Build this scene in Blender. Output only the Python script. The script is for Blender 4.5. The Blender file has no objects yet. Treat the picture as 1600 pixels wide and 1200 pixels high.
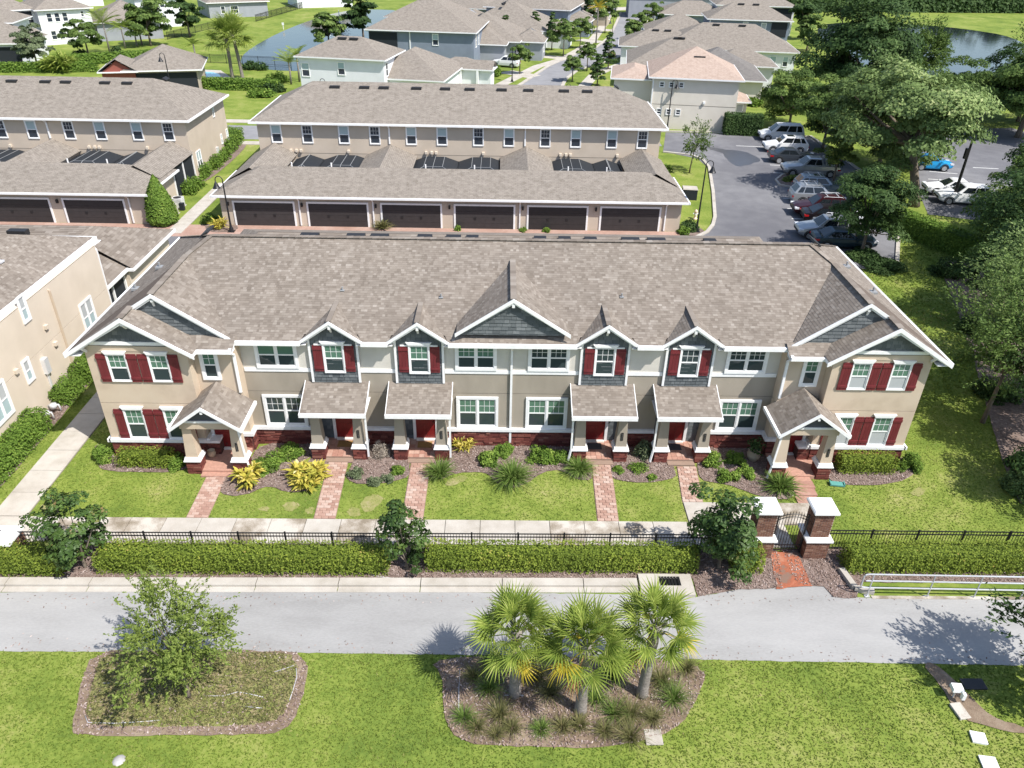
import bpy, math, random
import numpy as np
from mathutils import Vector, Matrix, Euler
SC = bpy.context.scene
COL = SC.collection
R = math.radians

# ------------------------------------------------------------------ camera, sky, sun, exposure
cam = bpy.data.cameras.new("camera")
cam.sensor_width = 36.0
cam.lens = 36.0 * 1196.28 / 1600.0
cam.clip_start, cam.clip_end = 0.5, 3000.0
camo = bpy.data.objects.new("camera", cam)
COL.objects.link(camo)
_p, _r, _y = R(31.63866), R(1.25795), R(1.161282)
_f = Vector((math.sin(_y) * math.cos(_p), math.cos(_y) * math.cos(_p), -math.sin(_p)))
_rt = Vector((math.cos(_y), -math.sin(_y), 0))
_up = _rt.cross(_f)
_r2 = math.cos(_r) * _rt + math.sin(_r) * _up
_u2 = -math.sin(_r) * _rt + math.cos(_r) * _up
_m = Matrix((_r2, _u2, -_f)).transposed().to_4x4()
_m.translation = Vector((-0.58, -29.35, 21.5))
camo.matrix_world = _m
SC.camera = camo

SUN_TO = Vector((1.4, -1.0, 2.35)).normalized()
w = bpy.data.worlds.new("World")
SC.world = w
w.use_nodes = True
nt = w.node_tree
nt.nodes.clear()
sky = nt.nodes.new("ShaderNodeTexSky")
sky.sky_type = 'NISHITA'
sky.sun_disc = False
sky.sun_elevation = math.asin(SUN_TO.z)
sky.sun_rotation = math.atan2(SUN_TO.x, SUN_TO.y)
sky.air_density, sky.dust_density, sky.ozone_density = 1.0, 1.2, 1.0
bg = nt.nodes.new("ShaderNodeBackground")
bg.inputs[1].default_value = 0.135
wo = nt.nodes.new("ShaderNodeOutputWorld")
nt.links.new(sky.outputs[0], bg.inputs[0])
nt.links.new(bg.outputs[0], wo.inputs[0])
sl = bpy.data.lights.new("sun", 'SUN')
sl.energy = 4.8
sl.angle = R(0.53)
sl.color = (1.0, 0.955, 0.89)
so = bpy.data.objects.new("sun", sl)
COL.objects.link(so)
so.rotation_euler = (-SUN_TO).to_track_quat('-Z', 'Y').to_euler()
SC.view_settings.view_transform = 'Standard'
SC.view_settings.look = 'None'
SC.view_settings.exposure = 0.5
SC.view_settings.gamma = 1.0
SC.view_settings.use_curve_mapping = False

# ------------------------------------------------------------------ helpers
rnd = random.Random(7)
nrg = np.random.default_rng(11)


def tag(o, label=None, cat=None, group=None, kind=None):
    if label: o["label"] = label
    if cat: o["category"] = cat
    if group: o["group"] = group
    if kind: o["kind"] = kind
    return o


def empty(name, loc=(0, 0, 0), rz=0.0, label=None, cat=None, group=None, parent=None):
    o = bpy.data.objects.new(name, None)
    COL.objects.link(o)
    o.location = loc
    o.rotation_euler = (0, 0, rz)
    o.empty_display_size = 0.2
    if parent: o.parent = parent
    return tag(o, label, cat, group)


def link(name, me, parent=None, loc=None, rz=0.0):
    o = bpy.data.objects.new(name, me)
    COL.objects.link(o)
    if parent: o.parent = parent
    if loc is not None: o.location = loc
    if rz: o.rotation_euler = (0, 0, rz)
    return o


def dup(o, parent=None, loc=None, rz=None, name=None):
    c = o.copy()
    COL.objects.link(c)
    if parent is not None: c.parent = parent
    if loc is not None: c.location = loc
    if rz is not None: c.rotation_euler = (c.rotation_euler[0], c.rotation_euler[1], rz)
    for ch in list(o.children):
        dup(ch, c)
    return c


class MB:
    """collects polygons with a tint per face and a material slot per face"""
    def __init__(s):
        s.v, s.f, s.t, s.m, s.uv = [], [], [], [], {}

    def poly(s, pts, t=0.5, m=0, uv=None):
        n = len(s.v)
        s.v += [tuple(p) for p in pts]
        if uv: s.uv[len(s.f)] = uv
        s.f.append(tuple(range(n, n + len(pts))))
        s.t.append(t); s.m.append(m)

    def mesh(s, vs, fs, t=0.5, m=0):
        n = len(s.v)
        s.v += [tuple(p) for p in vs]
        for f in fs:
            s.f.append(tuple(n + i for i in f))
            s.t.append(t); s.m.append(m)

    def box(s, x0, x1, y0, y1, z0, z1, t=0.5, m=0, fr=None):
        vs = [(x0, y0, z0), (x1, y0, z0), (x1, y1, z0), (x0, y1, z0), (x0, y0, z1), (x1, y0, z1), (x1, y1, z1), (x0, y1, z1)]
        if fr is not None: vs = [fr @ Vector(p) for p in vs]
        s.mesh(vs, [(0, 3, 2, 1), (4, 5, 6, 7), (0, 1, 5, 4), (1, 2, 6, 5), (2, 3, 7, 6), (3, 0, 4, 7)], t, m)

    def taper(s, cx, cy, z0, z1, wx0, wy0, wx1, wy1, t=0.5, m=0):
        vs = []
        for z, a, b in ((z0, wx0, wy0), (z1, wx1, wy1)):
            vs += [(cx - a / 2, cy - b / 2, z), (cx + a / 2, cy - b / 2, z), (cx + a / 2, cy + b / 2, z), (cx - a / 2, cy + b / 2, z)]
        s.mesh(vs, [(0, 3, 2, 1), (4, 5, 6, 7), (0, 1, 5, 4), (1, 2, 6, 5), (2, 3, 7, 6), (3, 0, 4, 7)], t, m)

    def prism(s, pts, z0, z1, t=0.5, m=0):
        n = len(pts)
        vs = [(p[0], p[1], z0) for p in pts] + [(p[0], p[1], z1) for p in pts]
        s.mesh(vs, [tuple(range(n))[::-1], tuple(range(n, 2 * n))] + [(i, (i + 1) % n, n + (i + 1) % n, n + i) for i in range(n)], t, m)

    def beam(s, a, b, w, h, t=0.5, m=0, up=(0, 0, 1)):
        a, b = Vector(a), Vector(b)
        d = (b - a).normalized()
        u = Vector(up)
        if abs(d.dot(u)) > 0.98: u = Vector((0, 1, 0))
        sd = d.cross(u).normalized() * (w / 2)
        uu = sd.cross(d).normalized() * (h / 2)
        vs = [a - sd - uu, a + sd - uu, a + sd + uu, a - sd + uu, b - sd - uu, b + sd - uu, b + sd + uu, b - sd + uu]
        s.mesh(vs, [(0, 3, 2, 1), (4, 5, 6, 7), (0, 1, 5, 4), (1, 2, 6, 5), (2, 3, 7, 6), (3, 0, 4, 7)], t, m)

    def tube(s, pts, rad, n=8, t=0.5, m=0, cap=True):
        pts = [Vector(p) for p in pts]
        k = len(pts)
        rr = rad if isinstance(rad, (list, tuple)) else [rad] * k
        vs = []
        ref = Vector((0.31, 0.77, 0.55))
        for i, p in enumerate(pts):
            d = (pts[min(i + 1, k - 1)] - pts[max(i - 1, 0)])
            d = d.normalized() if d.length > 1e-9 else Vector((0, 0, 1))
            u = (ref - d * ref.dot(d)).normalized()
            v = d.cross(u)
            for j in range(n):
                a = 2 * math.pi * j / n
                vs.append(p + (u * math.cos(a) + v * math.sin(a)) * rr[i])
        fs = []
        for i in range(k - 1):
            for j in range(n):
                a, b = i * n + j, i * n + (j + 1) % n
                fs.append((a, b, b + n, a + n))
        if cap:
            fs.append(tuple(range(n))[::-1]); fs.append(tuple(range((k - 1) * n, k * n)))
        s.mesh(vs, fs, t, m)

    def lathe(s, prof, c=(0, 0, 0), n=16, t=0.5, m=0):
        vs = [(c[0] + r * math.cos(2 * math.pi * j / n), c[1] + r * math.sin(2 * math.pi * j / n), c[2] + z) for r, z in prof for j in range(n)]
        fs = [(i * n + j, i * n + (j + 1) % n, (i + 1) * n + (j + 1) % n, (i + 1) * n + j) for i in range(len(prof) - 1) for j in range(n)]
        s.mesh(vs, fs, t, m)

    def data(s, name, mats, smooth=False):
        me = bpy.data.meshes.new(name)
        me.from_pydata(s.v, [], s.f)
        for mt in (mats if isinstance(mats, (list, tuple)) else [mats]):
            me.materials.append(mt)
        a = me.attributes.new("tint", 'FLOAT', 'FACE')
        a.data.foreach_set("value", s.t)
        me.polygons.foreach_set("material_index", s.m)
        if s.uv:
            ul = me.uv_layers.new(name="UVMap")
            for fi, uv in s.uv.items():
                ls = me.polygons[fi].loop_start
                for k, q in enumerate(uv): ul.data[ls + k].uv = q
        if smooth: me.polygons.foreach_set("use_smooth", [True] * len(me.polygons))
        me.update()
        return me

    def build(s, name, mats, parent=None, smooth=False, loc=None, rz=0.0):
        return link(name, s.data(name, mats, smooth), parent, loc, rz)


def quads_mesh(name, verts, tint, mat, nper=4):
    """fast mesh of separate n-gons: verts (N*nper,3), tint (N,)"""
    verts = np.asarray(verts, dtype=np.float32).reshape(-1, 3)
    n = len(verts) // nper
    me = bpy.data.meshes.new(name)
    me.vertices.add(len(verts))
    me.vertices.foreach_set("co", verts.ravel())
    me.loops.add(len(verts))
    me.loops.foreach_set("vertex_index", np.arange(len(verts), dtype=np.int32))
    me.polygons.add(n)
    me.polygons.foreach_set("loop_start", np.arange(0, len(verts), nper, dtype=np.int32))
    try: me.polygons.foreach_set("loop_total", np.full(n, nper, dtype=np.int32))
    except Exception: pass
    a = me.attributes.new("tint", 'FLOAT', 'FACE')
    a.data.foreach_set("value", np.asarray(tint, dtype=np.float32))
    me.materials.append(mat)
    me.update(calc_edges=True)
    return me


def leaves(centers, normals, size, aspect=0.55, jit=0.6, rng=nrg, roll=None):
    """diamond leaves: returns (N*4,3)"""
    c = np.asarray(centers, float); n = np.asarray(normals, float)
    k = len(c)
    n = n + rng.normal(0, jit, (k, 3))
    n /= np.linalg.norm(n, axis=1, keepdims=True) + 1e-9
    if roll is None: a = rng.normal(0, 1, (k, 3))
    else: a = np.asarray(roll, float) + rng.normal(0, 0.35, (k, 3))
    u = a - n * (a * n).sum(1, keepdims=True)
    u /= np.linalg.norm(u, axis=1, keepdims=True) + 1e-9
    v = np.cross(n, u)
    s = (np.asarray(size) * rng.uniform(0.65, 1.3, k))[:, None]
    P = np.stack([c - u * s * 0.5, c + v * s * 0.5 * aspect, c + u * s * 0.5, c - v * s * 0.5 * aspect], 1)
    return P.reshape(-1, 3)


# ------------------------------------------------------------------ materials
def nodes(name):
    m = bpy.data.materials.new(name)
    m.use_nodes = True
    t = m.node_tree
    b = t.nodes["Principled BSDF"]
    return m, t, b


def N(t, typ, **kw):
    n = t.nodes.new(typ)
    for k, v in kw.items():
        if hasattr(n, k): setattr(n, k, v)
        else: n.inputs[k.replace('_', ' ')].default_value = v
    return n


def ramp(t, stops):
    r = t.nodes.new("ShaderNodeValToRGB")
    e = r.color_ramp.elements
    while len(e) < len(stops): e.new(0.5)
    for q, (p, c) in zip(e, stops):
        q.position = p
        q.color = (*c, 1)
    return r


def noisy(name, c0, c1, scale=3.0, rough=0.8, bump=0.0, bscale=None, detail=5, metal=0.0, spec=0.4, stretch=None, c2=None, coord="Object"):
    m, t, b = nodes(name)
    tc = N(t, "ShaderNodeTexCoord")
    src = tc.outputs[coord]
    if stretch:
        mp = N(t, "ShaderNodeMapping"); mp.inputs["Scale"].default_value = stretch
        t.links.new(src, mp.inputs[0]); src = mp.outputs[0]
    n = N(t, "ShaderNodeTexNoise"); n.inputs["Scale"].default_value = scale; n.inputs["Detail"].default_value = detail
    t.links.new(src, n.inputs["Vector"])
    r = ramp(t, [(0.3, c0), (0.7, c1)] if c2 is None else [(0.28, c0), (0.5, c1), (0.72, c2)])
    t.links.new(n.outputs[0], r.inputs[0]); t.links.new(r.outputs[0], b.inputs["Base Color"])
    b.inputs["Roughness"].default_value = rough; b.inputs["Metallic"].default_value = metal
    b.inputs["Specular IOR Level"].default_value = spec
    if bump:
        n2 = N(t, "ShaderNodeTexNoise"); n2.inputs["Scale"].default_value = bscale or scale * 8; n2.inputs["Detail"].default_value = 4
        t.links.new(src, n2.inputs["Vector"])
        bp = N(t, "ShaderNodeBump"); bp.inputs["Strength"].default_value = 1.0; bp.inputs["Distance"].default_value = bump
        t.links.new(n2.outputs[0], bp.inputs["Height"]); t.links.new(bp.outputs[0], b.inputs["Normal"])
    return m


def plain(name, c, rough=0.6, metal=0.0, spec=0.5, var=0.06):
    return noisy(name, tuple(x * (1 - var) for x in c), tuple(min(1, x * (1 + var)) for x in c), 2.5, rough, metal=metal, spec=spec)


def tinted(name, stops, rough=0.7, spec=0.3, fine=0.0, fscale=30.0, transl=0.0, bump=0.0, objrand=False):
    """colour from the per-face tint (or the object's own random number)"""
    m, t, b = nodes(name)
    r = ramp(t, stops)
    if objrand:
        oi = N(t, "ShaderNodeObjectInfo"); t.links.new(oi.outputs["Random"], r.inputs[0])
    else:
        at = N(t, "ShaderNodeAttribute", attribute_name="tint"); t.links.new(at.outputs["Fac"], r.inputs[0])
    col = r.outputs[0]
    if fine:
        tc = N(t, "ShaderNodeTexCoord"); n = N(t, "ShaderNodeTexNoise"); n.inputs["Scale"].default_value = fscale
        t.links.new(tc.outputs["Object"], n.inputs["Vector"])
        mr = N(t, "ShaderNodeMapRange"); mr.inputs[3].default_value = 1 - fine; mr.inputs[4].default_value = 1 + fine
        mr.inputs[1].default_value = .3; mr.inputs[2].default_value = .7
        t.links.new(n.outputs[0], mr.inputs[0])
        mx = N(t, "ShaderNodeVectorMath", operation='SCALE')
        t.links.new(col, mx.inputs[0]); t.links.new(mr.outputs[0], mx.inputs["Scale"]); col = mx.outputs[0]
        if bump:
            bp = N(t, "ShaderNodeBump"); bp.inputs["Distance"].default_value = bump
            t.links.new(n.outputs[0], bp.inputs["Height"]); t.links.new(bp.outputs[0], b.inputs["Normal"])
    t.links.new(col, b.inputs["Base Color"])
    b.inputs["Roughness"].default_value = rough; b.inputs["Specular IOR Level"].default_value = spec
    if transl:
        tr = N(t, "ShaderNodeBsdfTranslucent"); t.links.new(col, tr.inputs[0])
        ms = N(t, "ShaderNodeMixShader"); ms.inputs[0].default_value = transl
        t.links.new(b.outputs[0], ms.inputs[1]); t.links.new(tr.outputs[0], ms.inputs[2])
        t.links.new(ms.outputs[0], t.nodes["Material Output"].inputs[0])
    return m


def ground_mat(name, stops, s1, s2, s3, bump, bscale, rough=0.9, mixes=(0.5, 0.3, 0.2), stretch=None, spread=1.7):
    """three noises of different size added into one ramp (world position)"""
    m, t, b = nodes(name)
    g = N(t, "ShaderNodeNewGeometry")
    src = g.outputs["Position"]
    if stretch:
        mp = N(t, "ShaderNodeMapping"); mp.inputs["Scale"].default_value = stretch
        t.links.new(src, mp.inputs[0]); src = mp.outputs[0]
    acc = None
    for s, k in zip((s1, s2, s3), mixes):
        n = N(t, "ShaderNodeTexNoise"); n.inputs["Scale"].default_value = s; n.inputs["Detail"].default_value = 4
        t.links.new(src, n.inputs["Vector"])
        ma = N(t, "ShaderNodeMath", operation='MULTIPLY_ADD'); ma.inputs[1].default_value = k
        t.links.new(n.outputs[0], ma.inputs[0])
        if acc: t.links.new(acc, ma.inputs[2])
        else: ma.inputs[2].default_value = 0
        acc = ma.outputs[0]
    sp = N(t, "ShaderNodeMapRange"); sp.inputs[1].default_value = .5 - .5 / spread; sp.inputs[2].default_value = .5 + .5 / spread
    t.links.new(acc, sp.inputs[0]); acc = sp.outputs[0]
    r = ramp(t, stops)
    t.links.new(acc, r.inputs[0]); t.links.new(r.outputs[0], b.inputs["Base Color"])
    b.inputs["Roughness"].default_value = rough; b.inputs["Specular IOR Level"].default_value = 0.1
    n = N(t, "ShaderNodeTexNoise"); n.inputs["Scale"].default_value = bscale; n.inputs["Detail"].default_value = 3
    t.links.new(src, n.inputs["Vector"])
    bp = N(t, "ShaderNodeBump"); bp.inputs["Distance"].default_value = bump
    t.links.new(n.outputs[0], bp.inputs["Height"]); t.links.new(bp.outputs[0], b.inputs["Normal"])
    return m


def shingle_far(name, ca, cb, cc):
    """shingle courses on roofs too far to tell the tabs apart, laid out by UV in metres"""
    m, t, b = nodes(name)
    uv = N(t, "ShaderNodeUVMap")
    br = N(t, "ShaderNodeTexBrick"); br.offset = 0.37; br.squash = 1.0
    br.inputs["Color1"].default_value = (*ca, 1); br.inputs["Color2"].default_value = (*cb, 1); br.inputs["Mortar"].default_value = (*[x * .62 for x in ca], 1)
    br.inputs["Scale"].default_value = 1.0; br.inputs["Mortar Size"].default_value = 0.012; br.inputs["Brick Width"].default_value = 0.34; br.inputs["Row Height"].default_value = 0.15
    br.inputs["Bias"].default_value = -0.1
    t.links.new(uv.outputs[0], br.inputs["Vector"])
    n = N(t, "ShaderNodeTexNoise"); n.inputs["Scale"].default_value = 2.2; n.inputs["Detail"].default_value = 6; n.inputs["Roughness"].default_value = .75
    t.links.new(uv.outputs[0], n.inputs["Vector"])
    mr = N(t, "ShaderNodeMapRange"); mr.inputs[1].default_value = .36; mr.inputs[2].default_value = .64
    t.links.new(n.outputs[0], mr.inputs[0])
    mx = N(t, "ShaderNodeMix", data_type='RGBA'); mx.inputs[7].default_value = (*cc, 1)
    t.links.new(mr.outputs[0], mx.inputs[0]); t.links.new(br.outputs[0], mx.inputs[6])
    mm = N(t, "ShaderNodeMath", operation='MULTIPLY'); mm.inputs[1].default_value = .65
    t.links.new(mr.outputs[0], mm.inputs[0]); t.links.new(mm.outputs[0], mx.inputs[0])
    t.links.new(mx.outputs[2], b.inputs["Base Color"])
    b.inputs["Roughness"].default_value = .95; b.inputs["Specular IOR Level"].default_value = .06
    bp = N(t, "ShaderNodeBump"); bp.inputs["Distance"].default_value = 0.01; bp.invert = True
    t.links.new(br.outputs["Fac"], bp.inputs["Height"]); t.links.new(bp.outputs[0], b.inputs["Normal"])
    return m


M = {}
M['shingle'] = tinted('shingle', [(0, (.158, .134, .113)), (.3, (.19, .163, .139)), (.6, (.22, .191, .164)), (.85, (.256, .226, .197)), (1, (.3, .27, .24))], .95, .06, .07, .7, bump=0)
M['deck'] = plain('roof_underlay', (.13, .105, .088), .95, spec=.1)
M['shingle_far'] = shingle_far('shingle_far', (.182, .16, .136), (.262, .232, .2), (.305, .274, .242))
M['shingle_grey'] = shingle_far('shingle_grey', (.15, .14, .135), (.2, .188, .178), (.225, .212, .2))
M['shingle_tan'] = shingle_far('shingle_tan', (.35, .265, .218), (.43, .335, .28), (.46, .37, .315))
M['hose'] = plain('grey_white_hose', (.5, .5, .52), .6)
M['trim'] = noisy('white_trim', (.74, .745, .75), (.82, .82, .82), 6, .5, spec=.4)
M['wall_taupe'] = noisy('taupe_stucco', (.295, .26, .212), (.36, .318, .262), 1.1, .93, .004, 90, spec=.15, stretch=(1, 1, .4))
M['wall_light'] = noisy('pale_stucco', (.51, .485, .435), (.60, .575, .525), 1.1, .93, .004, 90, spec=.15)
M['wall_beige'] = noisy('beige_stucco', (.475, .385, .295), (.53, .435, .335), 1.3, .93, .004, 90, spec=.15, c2=(.545, .455, .355))
M['wall_cream'] = noisy('cream_stucco', (.57, .495, .405), (.625, .545, .45), 0.9, .93, .004, 90, spec=.15)
M['wall_rear'] = noisy('rear_stucco', (.465, .395, .318), (.515, .44, .36), 0.8, .93, .003, 70, spec=.15)
M['joint'] = plain('stucco_joint', (.2, .17, .14), .95)
M['shake'] = tinted('dark_shake', [(0, (.075, .085, .09)), (.5, (.115, .128, .134)), (1, (.165, .178, .184))], .85, .25, .15, 40)
M['shake_back'] = plain('shake_backing', (.035, .04, .05), .9)
M['panel_dark'] = plain('dark_panel', (.075, .08, .09), .8)
M['stone'] = tinted('ledge_stone', [(0, (.075, .026, .022)), (.35, (.135, .038, .032)), (.7, (.195, .062, .048)), (1, (.25, .12, .092))], .9, .25, .2, 25, bump=.006)
M['stone_back'] = plain('stone_backing', (.07, .03, .025), .95)
M['brick'] = tinted('pillar_brick', [(0, (.095, .045, .034)), (.4, (.155, .075, .052)), (.8, (.215, .115, .08)), (1, (.3, .19, .14))], .9, .25, .15, 40)
M['mortar'] = plain('mortar', (.52, .45, .38), .95)
M['shutter'] = noisy('red_shutter', (.125, .018, .022), (.165, .028, .033), 8, .55, spec=.35, stretch=(1, 1, .2))
M['door'] = noisy('red_door', (.17, .010, .010), (.21, .014, .014), 5, .4, spec=.5)
M['black'] = plain('black_metal', (.012, .012, .014), .45, spec=.5)
M['blackroof'] = plain('black_vent', (.018, .018, .02), .6)
M['numplate'] = plain('number_plate', (.02, .02, .022), .5)
M['numeral'] = plain('numeral', (.13, .125, .125), .5)
M['frame_grey'] = plain('grey_screen_frame', (.26, .27, .28), .5)
M['alu'] = plain('aluminium', (.72, .73, .75), .35, metal=.35)
M['garage'] = tinted('dark_garage_door', [(0, (.026, .024, .025)), (1, (.048, .043, .044))], .5, .4, .1, 3, objrand=True)
M['threshold'] = plain('pale_threshold', (.7, .68, .62), .7)
M['doormat'] = plain('brown_doormat', (.25, .15, .05), .95)
M['doormat_grey'] = plain('grey_doormat', (.06, .06, .065), .95)


def glass_mat(name, col, rough=.04, spec=.5):
    m, t, b = nodes(name)
    b.inputs["Base Color"].default_value = (*col, 1)
    b.inputs["Roughness"].default_value = rough
    b.inputs["Specular IOR Level"].default_value = spec
    tc = N(t, "ShaderNodeTexCoord"); n = N(t, "ShaderNodeTexNoise"); n.inputs["Scale"].default_value = 1.3
    t.links.new(tc.outputs["Object"], n.inputs["Vector"])
    bp = N(t, "ShaderNodeBump"); bp.inputs["Distance"].default_value = .012
    t.links.new(n.outputs[0], bp.inputs["Height"]); t.links.new(bp.outputs[0], b.inputs["Normal"])
    return m


M['pane_dark'] = glass_mat('dark_window_glass', (.040, .058, .06))
M['pane_blind_reflect'] = glass_mat('glass_blind_green_reflection', (.095, .185, .135))  # glass over a blind, with the green lawn reflection painted into its base colour
M['pane_white'] = glass_mat('glass_over_white_blind', (.42, .44, .45))
M['pane_far'] = glass_mat('far_window_glass', (.03, .04, .055))
M['pane_teal'] = glass_mat('far_glass_over_blind', (.36, .46, .48))
M['screen'] = plain('dark_screen_mesh', (.018, .022, .028), .75, spec=.3)

M['asphalt'] = ground_mat('asphalt', [(.15, (.25, .246, .24)), (.5, (.315, .312, .306)), (.85, (.375, .371, .363))], .22, 1.3, 28, .003, 140, mixes=(.5, .28, .22), stretch=(.3, 1, 1), spread=2.3)
M['asphalt_lot'] = ground_mat('parking_asphalt', [(.3, (.125, .125, .137)), (.5, (.155, .155, .166)), (.68, (.2, .2, .21))], .12, .9, 20, .003, 120, mixes=(.55, .25, .2))
M['asphalt_far'] = ground_mat('street_asphalt', [(.3, (.2, .2, .21)), (.5, (.24, .24, .25)), (.7, (.27, .27, .28))], .1, .8, 12, .003, 60)
M['grass'] = ground_mat('lawn', [(.2, (.085, .132, .025)), (.4, (.138, .192, .035)), (.54, (.185, .236, .046)), (.7, (.25, .272, .078)), (.88, (.35, .31, .16))], .16, .75, 6, .015, 30, mixes=(.42, .33, .25), spread=1.9)
M['concrete'] = ground_mat('concrete', [(.25, (.34, .31, .265)), (.48, (.425, .395, .352)), (.72, (.49, .465, .42))], .5, 2.2, 25, .002, 120, mixes=(.5, .3, .2))
M['concrete_dirty'] = ground_mat('weathered_concrete', [(.36, (.22, .185, .14)), (.46, (.34, .3, .25)), (.58, (.49, .46, .41))], .55, 2.0, 25, .002, 120, mixes=(.55, .3, .15))
M['slab_joint'] = plain('slab_joint', (.16, .14, .11), .95)
M['paver'] = tinted('clay_paver', [(0, (.31, .185, .145)), (.35, (.385, .25, .20)), (.7, (.43, .30, .245)), (1, (.47, .37, .315))], .9, .2, .12, 9, objrand=True)
M['paver_bed'] = plain('paver_joint', (.27, .19, .145), .95)
M['paver_red'] = ground_mat('worn_red_paving', [(.36, (.2, .13, .1)), (.44, (.27, .1, .06)), (.54, (.34, .115, .065)), (.66, (.37, .17, .11))], 1.1, 3, 16, .004, 60)
M['alley_paver'] = ground_mat('alley_pavers', [(.25, (.3, .19, .15)), (.5, (.36, .235, .19)), (.75, (.41, .295, .25))], .6, 4, 14, .004, 40)
M['mulch'] = ground_mat('mulch', [(.25, (.12, .085, .07)), (.48, (.2, .15, .128)), (.72, (.32, .255, .228))], .8, 6, 40, .03, 45, mixes=(.25, .35, .4))
M['chips'] = tinted('mulch_chips', [(0, (.09, .06, .048)), (.35, (.2, .14, .12)), (.7, (.33, .255, .228)), (1, (.5, .43, .40))], .95, .15)
M['dirt'] = ground_mat('dry_dirt', [(.25, (.13, .095, .068)), (.5, (.215, .16, .115)), (.75, (.3, .24, .18))], .9, 5, 30, .02, 40)
M['weedy'] = ground_mat('weedy_bed', [(.15, (.26, .19, .125)), (.36, (.27, .225, .13)), (.52, (.225, .235, .085)), (.75, (.17, .215, .05))], .6, 2.4, 13, .03, 30, mixes=(.3, .4, .3), spread=1.9)
M['blade'] = tinted('grass_blade', [(0, (.10, .155, .028)), (.38, (.145, .203, .036)), (.7, (.21, .262, .052)), (1, (.35, .32, .14))], .85, .06, transl=.3)
M['line'] = plain('white_marking', (.72, .72, .7), .8)


def water_mat(name, col, bd):
    m, t, b = nodes(name)
    b.inputs["Base Color"].default_value = (*col, 1); b.inputs["Roughness"].default_value = .06; b.inputs["Specular IOR Level"].default_value = .3
    g = N(t, "ShaderNodeNewGeometry"); mp = N(t, "ShaderNodeMapping"); mp.inputs["Scale"].default_value = (.5, 1.6, 1)
    n = N(t, "ShaderNodeTexNoise"); n.inputs["Scale"].default_value = .7; n.inputs["Detail"].default_value = 4
    t.links.new(g.outputs["Position"], mp.inputs[0]); t.links.new(mp.outputs[0], n.inputs["Vector"])
    bp = N(t, "ShaderNodeBump"); bp.inputs["Distance"].default_value = bd
    t.links.new(n.outputs[0], bp.inputs["Height"]); t.links.new(bp.outputs[0], b.inputs["Normal"])
    return m


M['water'] = water_mat('pond_water', (.012, .018, .022), .012)
M['pool'] = water_mat('pool_water', (.2, .5, .62), .02)


def leafmat(name, d, mid, l, tip=None, transl=.3, rough=.6, spec=.12):
    st = [(0, d), (.5, mid), (.85, l)] + ([(1, tip)] if tip else [(1, tuple(min(1, x * 1.15) for x in l))])
    return tinted(name, st, rough, spec, transl=transl)


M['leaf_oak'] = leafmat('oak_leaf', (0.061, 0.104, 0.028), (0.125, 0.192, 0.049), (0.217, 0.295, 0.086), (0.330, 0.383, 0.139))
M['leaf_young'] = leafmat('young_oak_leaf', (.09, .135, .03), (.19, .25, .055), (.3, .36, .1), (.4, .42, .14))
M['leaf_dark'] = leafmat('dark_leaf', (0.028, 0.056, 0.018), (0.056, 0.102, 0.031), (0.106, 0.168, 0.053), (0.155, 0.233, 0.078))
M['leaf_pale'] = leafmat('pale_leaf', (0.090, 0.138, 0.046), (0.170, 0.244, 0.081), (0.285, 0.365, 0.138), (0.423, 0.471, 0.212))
M['leaf_yellowish'] = leafmat('turning_leaf', (0.065, 0.098, 0.023), (0.117, 0.169, 0.039), (0.221, 0.260, 0.065), (0.468, 0.338, 0.104))
M['leaf_magnolia'] = leafmat('magnolia_leaf', (.03, .062, .016), (.058, .108, .024), (.105, .17, .036), (.22, .15, .066), transl=.2, rough=.5, spec=.3)
M['leaf_hedge'] = leafmat('hedge_leaf', (.105, .15, .026), (.19, .25, .037), (.285, .34, .053), (.42, .335, .1))
M['leaf_shrub'] = leafmat('shrub_leaf', (0.078, 0.143, 0.023), (0.143, 0.234, 0.039), (0.227, 0.325, 0.060), (0.312, 0.403, 0.091))
M['leaf_gold'] = leafmat('variegated_leaf', (.16, .22, .04), (.48, .42, .07), (.66, .55, .13), (.76, .69, .38))
M['leaf_grey'] = leafmat('greygreen_leaf', (.09, .12, .06), (.15, .19, .1), (.22, .26, .15), (.3, .33, .2))
M['leaf_grass'] = leafmat('fountain_grass', (0.072, 0.138, 0.026), (0.144, 0.222, 0.048), (0.240, 0.318, 0.084), (0.384, 0.408, 0.168))
M['leaf_drygrass'] = leafmat('dry_grass', (.11, .125, .045), (.19, .19, .075), (.29, .25, .12), (.4, .33, .19))
M['leaf_twig'] = leafmat('bare_twig', (.3, .25, .2), (.42, .37, .31), (.52, .47, .4))
M['palm_green'] = leafmat('palm_leaf', (.11, .175, .03), (.21, .28, .05), (.33, .385, .085), (.46, .5, .17), transl=.35)
M['palm_yellow'] = leafmat('yellow_palm_leaf', (.2, .22, .03), (.46, .37, .04), (.6, .46, .06), (.66, .5, .14), transl=.35)
M['palm_brown'] = leafmat('dead_palm_leaf', (.2, .11, .05), (.34, .19, .085), (.46, .28, .13), transl=.2)
M['bark'] = noisy('bark', (.1, .08, .062), (.2, .165, .13), 6, .95, .02, 18, stretch=(1, 1, .35))
M['palm_bark'] = noisy('palm_bark', (.17, .15, .135), (.3, .27, .24), 5, .95, .03, 14, stretch=(1, 1, 2.2))

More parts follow.
